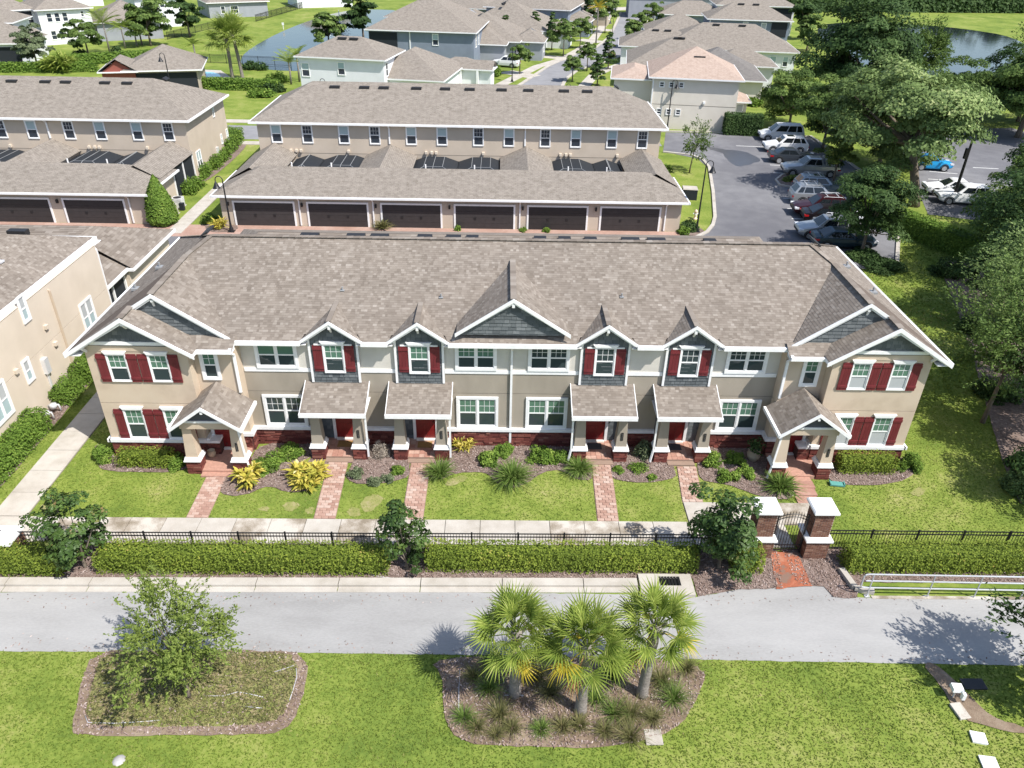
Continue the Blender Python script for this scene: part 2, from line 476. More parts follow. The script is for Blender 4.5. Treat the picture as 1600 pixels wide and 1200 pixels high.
M['paver_step'] = ground_mat('clay_step', [(.25, (.28, .155, .12)), (.5, (.36, .21, .165)), (.75, (.42, .28, .23))], .9, 5, 18, .004, 50)
M['worn'] = ground_mat('worn_turf', [(.2, (.16, .2, .05)), (.5, (.245, .245, .09)), (.8, (.34, .295, .17))], 2.2, 7, 20, .01, 40)
M['rock'] = plain('pale_grey_rock', (.36, .35, .34), .9, var=.2)
M['rail_metal'] = plain('galvanised_rail', (.55, .56, .58), .4, metal=.5)

# ------------------------------------------------------------------ the setting: ground sheets
def inside(poly, x, y):
    p = np.asarray([(q[0], q[1]) for q in poly], float)
    r = np.zeros(len(x), bool)
    j = len(p) - 1
    for i in range(len(p)):
        c = ((p[i, 1] > y) != (p[j, 1] > y)) & (x < (p[j, 0] - p[i, 0]) * (y - p[i, 1]) / (p[j, 1] - p[i, 1] + 1e-12) + p[i, 0])
        r ^= c
        j = i
    return r


NOGRASS = []
WORN = []


def sheet(name, pts, z, mt, kind='structure', no=True, parent=None):
    b = MB()
    b.poly([(p[0], p[1], z) for p in pts])
    o = b.build(name, mt, parent)
    if parent is None: o["kind"] = kind
    if no: NOGRASS.append([(p[0], p[1]) for p in pts])
    return o


def smooth_poly(pts, it=2):
    pts = [(p[0], p[1]) for p in pts]
    for _ in range(it):
        q = []
        for i in range(len(pts)):
            a, b = pts[i], pts[(i + 1) % len(pts)]
            q += [(a[0] * .75 + b[0] * .25, a[1] * .75 + b[1] * .25), (a[0] * .25 + b[0] * .75, a[1] * .25 + b[1] * .75)]
        pts = q
    return pts


def wobble(pts, amp=.04, step=.35, seed=1):
    rr = random.Random(seed)
    out = []
    for i in range(len(pts)):
        a, b = pts[i], pts[(i + 1) % len(pts)]
        L = math.hypot(b[0] - a[0], b[1] - a[1])
        k = max(1, int(L / step))
        for j in range(k):
            t = j / k
            out.append((a[0] + (b[0] - a[0]) * t + rr.uniform(-amp, amp), a[1] + (b[1] - a[1]) * t + rr.uniform(-amp, amp)))
    return out


sheet('lawn', [(-1600, -400), (1600, -400), (1600, 2200), (-1600, 2200)], 0.0, M['grass'], no=False)

# the paved trail in front
trail = [(-60, -11.85), (-17.26, -11.99, 0), (-8.7, -11.98, 0), (-0.09, -12.04, 0), (8.61, -12.22, 0), (17.4, -12.35, 0), (60, -13.1), (60, -9.7), (19.18, -9.31, 0), (15.26, -9.4, 0), (12.83, -9.36, 0), (11.95, -9.28, 0), (11.83, -8.67, 0), (9.96, -8.85, 0), (8.62, -8.96, 0), (6.78, -9.41, 0), (6.8, -9.3), (-9.46, -9.18, 0), (-18.7, -9.39, 0), (-60, -9.75)]
sheet('trail', wobble(trail, .02, .25, 77), 0.012, M['asphalt'])

# concrete curb: cast segments with joints between them
curb = empty('curb'); curb["kind"] = 'structure'
_x = -40.0
while _x < 4.6:
    L = min(3.05, 4.75 - _x)
    b = MB()
    yb = -8.6 + .0075 * _x
    b.prism([(_x, yb - .37), (_x + L - .03, yb - .37 + .0075 * L), (_x + L - .03, yb + .0075 * L), (_x, yb)], -.05, .125)
    b.prism([(_x, yb - .63), (_x + L - .03, yb - .63 + .0075 * L), (_x + L - .03, yb - .373 + .0075 * L), (_x, yb - .373)], -.05, .03)
    b.build('curb_segment', M['concrete'], curb)
    _x += L
NOGRASS.append([(-40, -9.6), (6, -9.3), (6, -8.55), (-40, -8.9)])

# storm inlet
inl = empty('storm_drain', (5.8, -8.9, 0), label='concrete storm drain inlet with dark grate at the end of the curb', cat='storm drain')
b = MB()
b.box(-1.0, 1.0, -.5, -.05, -.05, .14); b.box(-1.0, -.25, -.05, .55, -.05, .14); b.box(.55, 1.0, -.05, .55, -.05, .14); b.box(-.25, .55, .42, .55, -.05, .14)
b.build('slab', M['concrete'], inl)
b = MB()
b.box(-.25, .55, -.05, .42, -.05, .02, m=0)
for k in range(7): b.box(-.22 + k * .115, -.18 + k * .115, -.05, .42, .1, .13, m=0)
b.build('grate', M['black'], inl)
NOGRASS.append([(4.8, -9.5), (6.9, -9.5), (6.9, -8.3), (4.8, -8.3)])


# sidewalks, slab by slab
def walk(name, rects, mt, top=.05):
    root = empty(name); root["kind"] = 'structure'
    bed = MB()
    for (x0, x1, y0, y1) in rects:
        bed.poly([(x0 - .02, y0 - .02, .008), (x1 + .02, y0 - .02, .008), (x1 + .02, y1 + .02, .008), (x0 - .02, y1 + .02, .008)])
        h = top + rnd.uniform(-.006, .006)
        b = MB(); b.box(x0 + .012, x1 - .012, y0 + .012, y1 - .012, -.04, h)
        o = b.build('slab', mt if not callable(mt) else mt(), root)
        NOGRASS.append([(x0 - .05, y0 - .05), (x1 + .05, y0 - .05), (x1 + .05, y1 + .05), (x0 - .05, y1 + .05)])
    # joint bed as one mesh; overlapping margins lie at slightly different heights
    for i, f in enumerate(bed.f):
        for k in f:
            v = bed.v[k]; bed.v[k] = (v[0], v[1], .006 + .0005 * (i % 5))
    bed.build('joint_bed', M['slab_joint'], root)
    return root


rects = []
_x = -21.3
while _x < 7.3:
    rects.append((_x, min(_x + 1.43, 7.35), -6.75 + .0, -5.3)); _x += 1.43
walk('sidewalk', rects, lambda: rnd.choice([M['concrete'], M['concrete_dirty'], M['concrete_dirty']]))
walk('gate_sidewalk', [(7.4, 9.2, -5.4, -4.05), (9.2, 11.0, -5.4, -4.05), (11.0, 12.9, -5.4, -4.05), (7.4, 9.2, -6.75, -5.4), (9.2, 11.35, -6.75, -5.4)], lambda: rnd.choice([M['concrete'], M['concrete_dirty']]))
walk('side_walk', [(-21.32, -19.9, -5.28 + 1.5 * k, -5.28 + 1.5 * (k + 1)) for k in range(16)], lambda: M['concrete'])
walk('rear_side_walk', [(-26.3, -25.1, 27.0 + 1.6 * k, 27.0 + 1.6 * (k + 1)) for k in range(8)], lambda: M['concrete'])


# paver walks: every paver laid by itself
pv_mesh = {}
def paver_mesh(w, l):
    k = (round(w, 3), round(l, 3))
    if k not in pv_mesh:
        b = MB()
        e = .006
        b.mesh([(-w / 2, -l / 2, 0), (w / 2, -l / 2, 0), (w / 2, l / 2, 0), (-w / 2, l / 2, 0), (-w / 2 + e, -l / 2 + e, .03), (w / 2 - e, -l / 2 + e, .03), (w / 2 - e, l / 2 - e, .03), (-w / 2 + e, l / 2 - e, .03)],
               [(4, 5, 6, 7), (0, 1, 5, 4), (1, 2, 6, 5), (2, 3, 7, 6), (3, 0, 4, 7)])
        pv_mesh[k] = b.data('paver', M['paver'])
    return pv_mesh[k]


def paver_walk(x0a, x0b, y0, y1, wd):
    root = empty('paver_walk'); root["kind"] = 'structure'
    bd = MB()
    pts = [(x0b - wd / 2 - .02, y0), (x0b + wd / 2 + .02, y0), (x0a + wd / 2 + .02, y1), (x0a - wd / 2 - .02, y1)]
    bd.poly([(p[0], p[1], .014) for p in pts])
    bd.build('joint_bed', M['paver_bed'], root)
    NOGRASS.append(pts)
    y, row = y0, 0
    while y < y1 - .08:
        l = .165
        xc = x0b + (x0a - x0b) * (y - y0) / (y1 - y0)
        n = 3
        pw = wd / n
        offs = 0 if row % 2 == 0 else pw / 2
        xs = [-wd / 2 + pw * (i + .5) for i in range(n)] if row % 2 == 0 else [-wd / 2 + pw * .25] + [-wd / 2 + pw * (i + 1) for i in range(n - 1)] + [wd / 2 - pw * .25]
        for i, dx in enumerate(xs):
            half = row % 2 == 1 and (i == 0 or i == len(xs) - 1)
            me = paver_mesh((pw / 2 if half else pw) - .012, l - .012)
            o = link('paver', me, root, (xc + dx, y + l / 2, .018 + rnd.uniform(-.003, .004)), rnd.uniform(-.01, .01))
        y += l; row += 1
    return root


for (xa, xb, y0, y1) in ((-13.0, -12.95, -5.28, -2.5), (-7.85, -7.72, -5.28, -1.55), (-4.1, -4.1, -5.28, -1.55), (4.15, 4.03, -5.28, -1.55), (8.06, 7.83, -4.02, -1.55)):
    paver_walk(xa, xb, y0, y1, .87)

st_ = empty('porch_steps'); st_["kind"] = 'structure'
for k, (x, y, z) in enumerate(((12.99, -2.86, .125), (12.93, -3.33, .085), (12.86, -3.82, .05))):
    b = MB(); b.box(x - .47, x + .47, y - .235, y + .235, -.02, z); b.build('step', M['paver_step'], st_)
    NOGRASS.append([(x - .5, y - .3), (x + .5, y - .3), (x + .5, y + .3), (x - .5, y + .3)])

# path through the gate, worn red paving
sheet('gate_path', wobble([(10.27, -7.0), (11.35, -7.05), (11.33, -8.84, 0), (9.95, -8.98, 0)], .03, .2, 3), .048, M['paver_red'])

# planting beds and worn ground
def bed(name, pts, mt, z=.026, chips=60, seed=1, smooth=True):
    pts = smooth_poly(pts, 1 if 'oak' in name or 'weedy' in name else 2) if smooth else [(p[0], p[1]) for p in pts]
    o = sheet(name, wobble(pts, .03, .3, seed), z, mt)
    return pts


BEDS = []
for i, pts in enumerate([
    [(-19.55, -0.03, 0), (-18.61, -1.87, 0), (-17.9, -2.32, 0), (-14.46, -2.32, 0), (-14.48, -1.43, 0), (-14.0, -.9), (-18.2, -.9)],
    [(-11.9, -2.0), (-12.67, -2.43, 0), (-12.56, -3.87, 0), (-11.33, -3.85, 0), (-10.58, -3.07, 0), (-9.54, -3.7, 0), (-8.43, -3.38, 0), (-8.21, -1.33, 0), (-8.6, .1), (-11.8, .1)],
    [(-7.2, -1.4), (-7.33, -3.15, 0), (-4.47, -2.76, 0), (-4.6, -1.4), (-4.9, .1), (-7.0, .1)],
    [(-3.6, -1.4), (-3.71, -2.43, 0), (-3.07, -2.65, 0), (-2.39, -2.09, 0), (-1.09, -2.07, -0), (-0.65, -2.84, 0), (0.05, -3.27, 0), (0.76, -2.82, 0), (1.51, -1.94, 0), (2.38, -1.88, -0), (2.91, -2.56, 0), (3.65, -2.64, 0), (3.7, -1.4), (3.2, .1), (-2.8, .1)],
    [(4.6, -1.4), (4.49, -2.76, 0), (7.42, -2.63, 0), (7.5, -1.4), (7.2, .1), (5.2, .1)],
    [(8.6, -1.4), (8.41, -2.57, 0), (9.74, -2.78, 0), (10.67, -3.55, 0), (12.34, -3.96, 0), (12.87, -1.95, 0), (11.8, .1), (9.0, .1)],
    [(14.32, -2.49, 0), (14.9, -2.79, 0), (16.64, -2.77, 0), (18.2, -2.2, 0), (19.08, -1, 0), (18.4, -.6), (13.9, -.6)],
    [(-40, -8.9), (4.8, -8.55), (6.9, -8.45), (6.89, -9.35, 0), (8.6, -9.02, 0), (10.17, -8.94, 0), (10.6, -7.3), (10.5, -6.85), (-40, -7.0)],
    [(10.8, -6.9), (10.8, -8.6), (11.03, -8.77, 0), (11.82, -8.83, 0), (11.96, -9.37, 0), (12.8, -9.43, 0), (13.4, -8.6), (60, -8.9), (60, -7.2), (13, -6.8)],
    [(-22.95, -8), (-22.1, -8), (-21.95, -2), (-22.05, 4), (-22.2, 9), (-22.95, 9)],
    [(-29.0, 39.2), (-27.3, 39.4), (-27.2, 54), (-29, 54)],
    [(-23.2, 27.2), (-21.0, 27.6), (-21.4, 29.4), (-24.2, 29.6)],
    [(13.3, 28.4), (15.7, 28.0), (15.8, 30.2), (13.7, 30.4)],
]):
    BEDS.append(bed('mulch_bed', pts, M['mulch'], .026 + .004 * (i % 3), seed=i, smooth=i not in (7, 8, 9)))
palmbed = bed('palm_mulch_bed', [(-2.89, -12.11, 0), (-2.25, -12.97, 0), (-2.28, -13.93, 0), (-1.84, -15.25, 0), (-0.06, -15.41, 0), (3.04, -15.44, 0), (4.99, -14.91, 0), (6.04, -13.65, 0), (6.57, -12.26, 0), (2.15, -12.11, 0)], M['dirt'], .03, seed=31)
oakbed = bed('oak_bed', [(-14.15, -11.97, 0), (-13.94, -13.4, 0), (-13.5, -14.87, 0), (-13.28, -15.08, 0), (-10.75, -15.07, 0), (-8.24, -15.04, 0), (-7.01, -14.93, 0), (-6.69, -14.18, 0), (-6.86, -12, 0), (-8.71, -11.91, 0), (-11.95, -11.91, 0)], M['dirt'], .03, seed=32)
oakinner = bed('weedy_ground', [(-13.82, -12.05, 0), (-13.67, -13.03, 0), (-13.23, -14.69, 0), (-12.03, -14.78, 0), (-9.5, -14.77, 0), (-7.47, -14.67, 0), (-7.06, -14.13, 0), (-7.17, -12.06, 0), (-8.69, -11.99, 0), (-11.91, -12.01, 0)], M['weedy'], .036, seed=33)
bed('mulch_bed', [(13.91, -12.3, 0), (14.1, -13.25, 0), (14.19, -14.31, 0), (14.73, -14.65, 0), (16.07, -14.97, 0), (16.22, -14.71, 0), (15.1, -14.36, 0), (14.8, -13.13, 0), (14.39, -12.29, 0)], M['dirt'], .03, seed=34)
bed('mulch_bed', [(32.19, 24.65, 0), (29.67, 16.74, 0), (26.85, 8.94, 0), (24.3, 2.36, 0), (22.73, -1.81, 0), (21.8, -5.07, 0), (31, -4), (36, 10), (36, 22)], M['mulch'], .031, seed=35)
BEDS_CHIPS = BEDS[:10] + [palmbed, oakbed]

for k, pts in enumerate(([(-6.46, -4.41, 0), (-6.23, -3.78, 0), (-5.76, -3.65, 0), (-5.44, -3.98, 0), (-5.75, -4.65, 0), (-6.12, -4.89, 0)], [(-6.93, -4.82, 0), (-6.57, -4.41, -0), (-6.2, -5.05, 0), (-6.66, -5.14, 0)], [(-10.69, -4.71, 0), (-10.44, -4.46, 0), (-10.08, -4.58, 0), (-10.21, -4.91, 0)], [(-9.71, -4.37, 0), (-9.33, -4.16, 0), (-8.9, -4.36, 0), (-9.03, -4.73, 0), (-9.44, -4.82, 0)], [(-8.66, -4.72, -0), (-8.4, -4.44, 0), (-8.21, -4.84, 0), (-8.43, -5.04, 0)], [(-3.05, -2.87, -0), (-2.24, -2.27, 0), (-1.8, -2.45, 0), (-2.61, -3.17, 0)], [(17.62, -3.15, 0), (18.36, -2.79, 0), (18.44, -3.23, 0), (17.72, -3.54, 0)], [(-19.78, -4.58, 0), (-19.24, -4.33, 0), (-18.95, -4.65, 0), (-19.48, -4.86, 0)])):
    WORN.append(smooth_poly(pts, 2))
    sheet('worn_lawn_patch', wobble(smooth_poly(pts, 2), .05, .12, 50 + k), .009, M['worn'], no=False)

# rear alley, road, parking lots, street
sheet('alley', [(-80, 21.8), (13.5, 21.8), (13.5, 26.4), (-80, 26.4)], .010, M['asphalt_lot'])
sheet('garage_apron', [(-60, 26.4), (13.6, 26.4), (13.6, 29.0), (-60, 29.0)], .014, M['alley_paver'])
sheet('rear_road', [(-90, 55.5), (17, 55.5), (17, 61.6), (-90, 61.6)], .012, M['asphalt_far'])
lot = [(18.51, 61.74, 0), (23.76, 61.8, 0), (29.74, 60.41, 0), (35, 60.8), (35.5, 45), (33, 33), (28, 22.0), (13.5, 21.8), (13.5, 26.2), (14.64, 27.67, 0), (15.98, 29.14, 0), (17.1, 31.73, 0), (18.74, 39.49, 0), (20.19, 47.42, 0), (19.86, 50.68, 0), (16.7, 53.24, 0)]
sheet('parking_lot', lot, .016, M['asphalt_lot'])
streetL = [(0.83, 85.42, 0), (1.98, 88.84, 0), (6.89, 105.15, 0), (13.25, 120.74, 0), (17.2, 127.43, 0), (21.33, 141.94, 0), (25.35, 163.64, 0), (29.7, 188.03, 0)]
streetR = [(38.36, 198.78, 0), (32.61, 164.77, 0), (27.26, 142.75, 0), (23.88, 128.27, 0), (21.27, 118.76, 0), (17.53, 111.41, 0), (13.71, 105.89, 0), (11.19, 100.86, 0), (9.08, 94.06, 0), (7.8, 86.05, 0)]
sheet('street', streetL + streetR + [(9, 61), (-2, 61)], .014, M['asphalt_far'])
sheet('second_parking_lot', [(46.31, 64.29, 0), (62.23, 67.02, 0), (70, 40), (47, 30), (36.24, 34.17, 0)], .016, M['asphalt_lot'])
sheet('far_crossing', [(22.45, 189.72, 0), (39.78, 199.04, 0), (54.62, 203.39, 0), (56.19, 210.44, 0), (23.38, 199.23, 0)], .018, M['concrete'])


def ribbon(name, pts, wd, z0, z1, mt, parent=None, kind='structure'):
    b = MB()
    P = [Vector((p[0], p[1], 0)) for p in pts]
    L, Rr = [], []
    for i, p in enumerate(P):
        d = (P[min(i + 1, len(P) - 1)] - P[max(0, i - 1)]).normalized()
        s = Vector((-d.y, d.x, 0)) * wd / 2
        L.append(p + s); Rr.append(p - s)
    for i in range(len(P) - 1):
        b.prism([L[i], Rr[i], Rr[i + 1], L[i + 1]], z0, z1)
    o = b.build(name, mt, parent)
    if parent is None: o["kind"] = kind
    NOGRASS.append([(p.x, p.y) for p in L] + [(p.x, p.y) for p in Rr[::-1]])
    return o


def shift(pts, dx, dy=0): return [(p[0] + dx, p[1] + dy) for p in pts]


ribbon('lot_curb', [(13.7, 26.3), (14.61, 27.53, 0), (15.95, 28.99, 0), (16.79, 30.65, 0), (17.39, 32.52, 0), (18.86, 39.5, 0), (20.32, 47.43, 0), (20.29, 50.23, 0), (19.44, 51.89, 0), (16.65, 52.98, 0)], .28, -.02, .13, M['concrete'])
ribbon('lot_curb', [(13, 61.9), (18.56, 62.05, 0), (23.83, 62.11, 0), (30.05, 60.73, 0), (35.2, 60.9), (35.6, 45), (33.2, 33), (28.6, 23)], .28, -.02, .13, M['concrete'])
ribbon('street_curb', streetL, .5, -.02, .12, M['concrete'])
ribbon('street_curb', streetR, .5, -.02, .12, M['concrete'])
ribbon('street_sidewalk', [(-1.01, 88.07, 0), (0.89, 93.26, 0), (5.2, 104.97, 0), (9.95, 113.24, 0), (13.62, 123.82, 0), (17.18, 135.88, 0), (21.3, 156.2, 0), (25.34, 178.81, 0), (28.82, 197.03, 0)], 1.7, -.02, .05, M['concrete'])
ribbon('street_sidewalk', [(9.66, 81.73, 0), (11.76, 90.25, 0), (13.74, 97.74, 0), (16.65, 103.77, 0), (23.77, 116.2, 0), (26.87, 127.03, 0), (31.12, 145.21, 0), (36.8, 175.39, 0)], 1.7, -.02, .05, M['concrete'])
for p, q, wd in (((-0.06, 99.69, 0), (4.36, 95.71, 0), 3.2), ((6.73, 115.63, 0), (11.3, 113.39, 0), 3.2), ((14.75, 137.34, 0), (18.92, 134.35, 0), 3.2), ((18.13, 155.73, 0), (22.95, 152.14, 0), 3.2), ((25.38, 126.85, -0), (30.65, 129.12, 0), 3.2), ((31.14, 155.48, 0), (36.25, 156.24, 0), 3.2)):
    ribbon('driveway', [p, q], wd, -.02, .03, M['concrete'])
ribbon('rear_sidewalk', [(-60, 63.6), (0, 63.6)], 1.5, -.02, .05, M['concrete'])
ribbon('rear_sidewalk', [(-60, 53.9), (-22.5, 53.9)], 1.3, -.02, .05, M['concrete'])

# parking lines and the two drying damp stains
lines = empty('parking_lines'); lines["kind"] = 'structure'
for (p, q) in (((28.53, 55.29, 0), (31.49, 54.42, 0)), ((26.86, 48.72, 0), (29.52, 48.41, 0)), ((26.36, 45.99, 0), (28.3, 45.66, -0)), ((24.87, 37.95, 0), (26.99, 37.69, 0)), ((24.33, 35.12, -0), (26.26, 35.04, 0)), ((23.87, 32.49, 0), (25.91, 32.42, 0)), ((23.46, 29.74, 0), (25.68, 29.54, 0)), ((23.02, 27.04, 0), (25.22, 26.86, 0)), ((25.3, 56.16, 0), (27.03, 56, 0))):
    b = MB(); d = Vector(q) - Vector(p); d.z = 0
    b.beam(Vector((p[0], p[1], .021)), Vector((p[0], p[1], .021)) + d.normalized() * 5.0, .11, .006)
    b.build('parking_line', M['line'], lines)
for (p, q) in (((42.63, 47.33, 0), (45.12, 46.58, 0)), ((41.22, 44.65, 0), (43.95, 44.16, 0)), ((39.9, 42.12, 0), (42.87, 41.68, 0)), ((47.95, 49, 0), (50.44, 48.68, 0))):
    b = MB(); d = Vector(q) - Vector(p); d.z = 0
    b.beam(Vector((p[0], p[1], .021)), Vector((p[0], p[1], .021)) + d, .12, .006)
    b.build('parking_line', M['line'], lines)
M['damp'] = plain('damp_asphalt', (.075, .077, .088), .35, spec=.5)
sheet('damp_patch', wobble(smooth_poly([(22.14, 55.69, 0), (23.46, 54.44, 0), (25.8, 54.06, 0), (26.68, 50.6, 0), (24.78, 48.6, 0), (23.08, 47.58, 0), (23, 50.39, 0), (23.06, 53.38, 0), (21.98, 54.09, 0)], 2), .12, .5, 5), .020, M['damp'])

# planted island in the lot
isl = ribbon('lot_island_curb', [(30.03, 46.63, 0), (27, 45.15, 0), (25.83, 43.41, 0), (25.71, 41.78, 0), (26.81, 41.05, 0), (29.41, 41.58, 0)], .2, -.02, .14, M['concrete'])
sheet('island_mulch', [(29.95, 46.4, 0), (26.93, 44.94, 0), (25.96, 43.41, 0), (25.89, 41.99, 0), (26.87, 41.25, 0), (29.48, 41.78, 0)], .06, M['mulch'])

# ponds
sheet('pond_water', smooth_poly([(-42.87, 102.19, 0), (-45.63, 116.54, 0), (-45.45, 146.21, 0), (-41.68, 175.5, 0), (-35.48, 185.24, 0), (-23.94, 182.9, 0), (-18.88, 134.6, 0), (-23.25, 99.57, 0), (-31.58, 96.43, 0), (-38.85, 97.92, 0)], 2), .02, M['water'])
sheet('pond_water', smooth_poly([(72.37, 168.53, 0), (85.53, 178.07, 0), (99.14, 176.38, 0), (108.18, 169.21, 0), (113.63, 154.63, 0), (100.18, 125.02, 0), (77.57, 97.5, 0), (61.97, 86.29, 0), (58.49, 95.69, 0), (62.44, 128.23, -0)], 2), .02, M['water'])
sheet('pool_deck', [(-48.75, 96.88, 0), (-43.77, 96.28, 0), (-40.29, 90.24, 0), (-41.37, 87.15, 0), (-45.22, 87.76, 0)], .015, M['concrete'])
sheet('pool_water', smooth_poly([(-46.7, 94.87, 0), (-43.92, 94.61, 0), (-41.71, 90.61, 0), (-43.74, 89.39, 0)], 2), .022, M['pool'])


# ------------------------------------------------------------------ grass blades, mulch chips
def lowfreq(x, y, s=1.0, ph=0.0):
    return (np.sin(x * 1.1 * s + 2.1 * np.sin(y * .7 * s + ph)) + np.sin(y * 1.7 * s + 1.3 * np.sin(x * .9 * s + ph)) + np.sin((x * .43 + y * .61) * s * 3.1 + ph)) / 3


def blades(name, x0, x1, y0, y1, dens, h, wd):
    n = int((x1 - x0) * (y1 - y0) * dens)
    x = nrg.uniform(x0, x1, n); y = nrg.uniform(y0, y1, n)
    ok = np.ones(n, bool)
    for p in NOGRASS:
        a = np.asarray(p)
        if a[:, 0].max() < x0 or a[:, 0].min() > x1 or a[:, 1].max() < y0 or a[:, 1].min() > y1: continue
        ok &= ~inside(p, x, y)
    for (bx0, bx1, by0, by1) in BUILT:
        ok &= ~((x > bx0) & (x < bx1) & (y > by0) & (y < by1))
    lf = lowfreq(x, y, .8) * .5 + lowfreq(x, y, 2.7, 1.7) * .35
    ok &= nrg.uniform(0, 1, n) < .82 + .25 * lf
    for p in WORN: ok &= ~inside(p, x, y) | (nrg.uniform(0, 1, n) < .45)
    x, y, lf = x[ok], y[ok], lf[ok]
    k = len(x)
    a = nrg.uniform(0, 2 * math.pi, k); hh = h * nrg.uniform(.5, 1.25, k); ww = wd * nrg.uniform(.6, 1.4, k)
    lx, ly = nrg.normal(0, .9, k) * hh, nrg.normal(0, .9, k) * hh - .3 * hh
    V = np.zeros((k, 3, 3))
    V[:, 0] = np.stack([x - np.cos(a) * ww / 2, y - np.sin(a) * ww / 2, np.zeros(k)], 1)
    V[:, 1] = np.stack([x + np.cos(a) * ww / 2, y + np.sin(a) * ww / 2, np.zeros(k)], 1)
    V[:, 2] = np.stack([x + lx, y + ly, hh], 1)
    lf2 = lowfreq(x, y, .33, .6)
    tint = np.clip(.5 + .26 * lf + .3 * lf2 + nrg.normal(0, .15, k), 0, 1)
    o = link(name, quads_mesh(name, V.reshape(-1, 3), tint, M['blade'], 3))
    return tag(o, 'short green lawn grass around the townhouses and trail', 'grass', kind='stuff')


BUILT = [(-18.05, 18.05, -1.1, 22), (-60, -22.9, -20, 22)]
blades('grass', -21, 21, -19, -11.7, 420, .045, .05)
blades('grass', -24, 26, -7.2, 4.0, 260, .04, .05)
blades('grass', 17, 34, 4.0, 30.0, 50, .12, .09)

cx, cy, ct = [], [], []
for pts in BEDS_CHIPS:
    a = np.asarray(pts)
    lo, hi = a.min(0), a.max(0)
    lo = np.maximum(lo, [-24, -17]); hi = np.minimum(hi, [24, 10])
    n = int(max(0, (hi[0] - lo[0]) * (hi[1] - lo[1])) * 200)
    x = nrg.uniform(lo[0], hi[0], n); y = nrg.uniform(lo[1], hi[1], n)
    k = inside(pts, x, y)
    if pts is oakbed: k &= ~inside(oakinner, x, y) | (nrg.uniform(0, 1, n) < .25)
    cx.append(x[k]); cy.append(y[k])
cx = np.concatenate(cx); cy = np.concatenate(cy); n = len(cx)
P = leaves(np.stack([cx, cy, .05 + nrg.uniform(0, .02, n)], 1), np.tile([0, 0, 1.0], (n, 1)), .095, .4, .35)
o = link('mulch_chips', quads_mesh('mulch_chips', P, nrg.beta(2, 2, n), M['chips']))
tag(o, 'loose brown bark mulch chips spread over the planting beds', 'mulch', kind='stuff')
n = 700
x = nrg.uniform(-21, 18, n); e = nrg.uniform(0, 1, n) < .45
y = np.where(e, -9.35 + .0075 * x - np.abs(nrg.normal(0, .25, n)), -12.1 - .008 * x + np.abs(nrg.normal(0, .3, n)))
P = leaves(np.stack([x, y, np.full(n, .022)], 1), np.tile([0, 0, 1.0], (n, 1)), .075, .5, .2)
o = link('leaf_litter', quads_mesh('leaf_litter', P, nrg.beta(2, 2, n), M['chips']))
tag(o, 'scattered leaf litter and grit along the trail edges', 'litter', kind='stuff')
# dry weeds growing through the oak bed
n = 9000
a = np.asarray(oakinner); x = nrg.uniform(a[:, 0].min(), a[:, 0].max(), n); y = nrg.uniform(a[:, 1].min(), a[:, 1].max(), n)
k = inside(oakinner, x, y); x, y = x[k], y[k]; n = len(x)
P = leaves(np.stack([x, y, nrg.uniform(.04, .1, n)], 1), np.tile([0, 0, 1.0], (n, 1)), .14, .25, .9)
o = link('weeds', quads_mesh('weeds', P, nrg.beta(2, 2, n), M['leaf_drygrass']))
tag(o, 'sparse dry weeds covering the bed under the young oak', 'weeds', kind='stuff')

# ------------------------------------------------------------------ roofs
def frame_of(pts):
    P = [Vector(p) for p in pts]
    n = Vector((0, 0, 0))
    for i in range(len(P)):
        a, b = P[i], P[(i + 1) % len(P)]
        n += Vector(((a.y - b.y) * (a.z + b.z), (a.z - b.z) * (a.x + b.x), (a.x - b.x) * (a.y + b.y)))
    n.normalize()
    if n.z < -1e-4 or (abs(n.z) <= 1e-4 and n.y > 0): n = -n
    v = (Vector((0, 0, 1)) - n * n.z)
    v = v.normalized() if v.length > 1e-6 else Vector((0, 1, 0))
    u = v.cross(n)
    return u, v, n


def clip(poly, cv):
    """Sutherland-Hodgman, cv convex counter-clockwise, 2-D"""
    out = poly
    for i in range(len(cv)):
        a, b = cv[i], cv[(i + 1) % len(cv)]
        ex, ey = b[0] - a[0], b[1] - a[1]
        inp, out = out, []
        if not inp: return []
        sd = [ex * (p[1] - a[1]) - ey * (p[0] - a[0]) for p in inp]
        for k in range(len(inp)):
            p, q, sp, sq = inp[k - 1], inp[k], sd[k - 1], sd[k]
            if sq >= 0:
                if sp < 0:
                    t = sp / (sp - sq); out.append((p[0] + (q[0] - p[0]) * t, p[1] + (q[1] - p[1]) * t))
                out.append(q)
            elif sp >= 0:
                t = sp / (sp - sq); out.append((p[0] + (q[0] - p[0]) * t, p[1] + (q[1] - p[1]) * t))
    return out


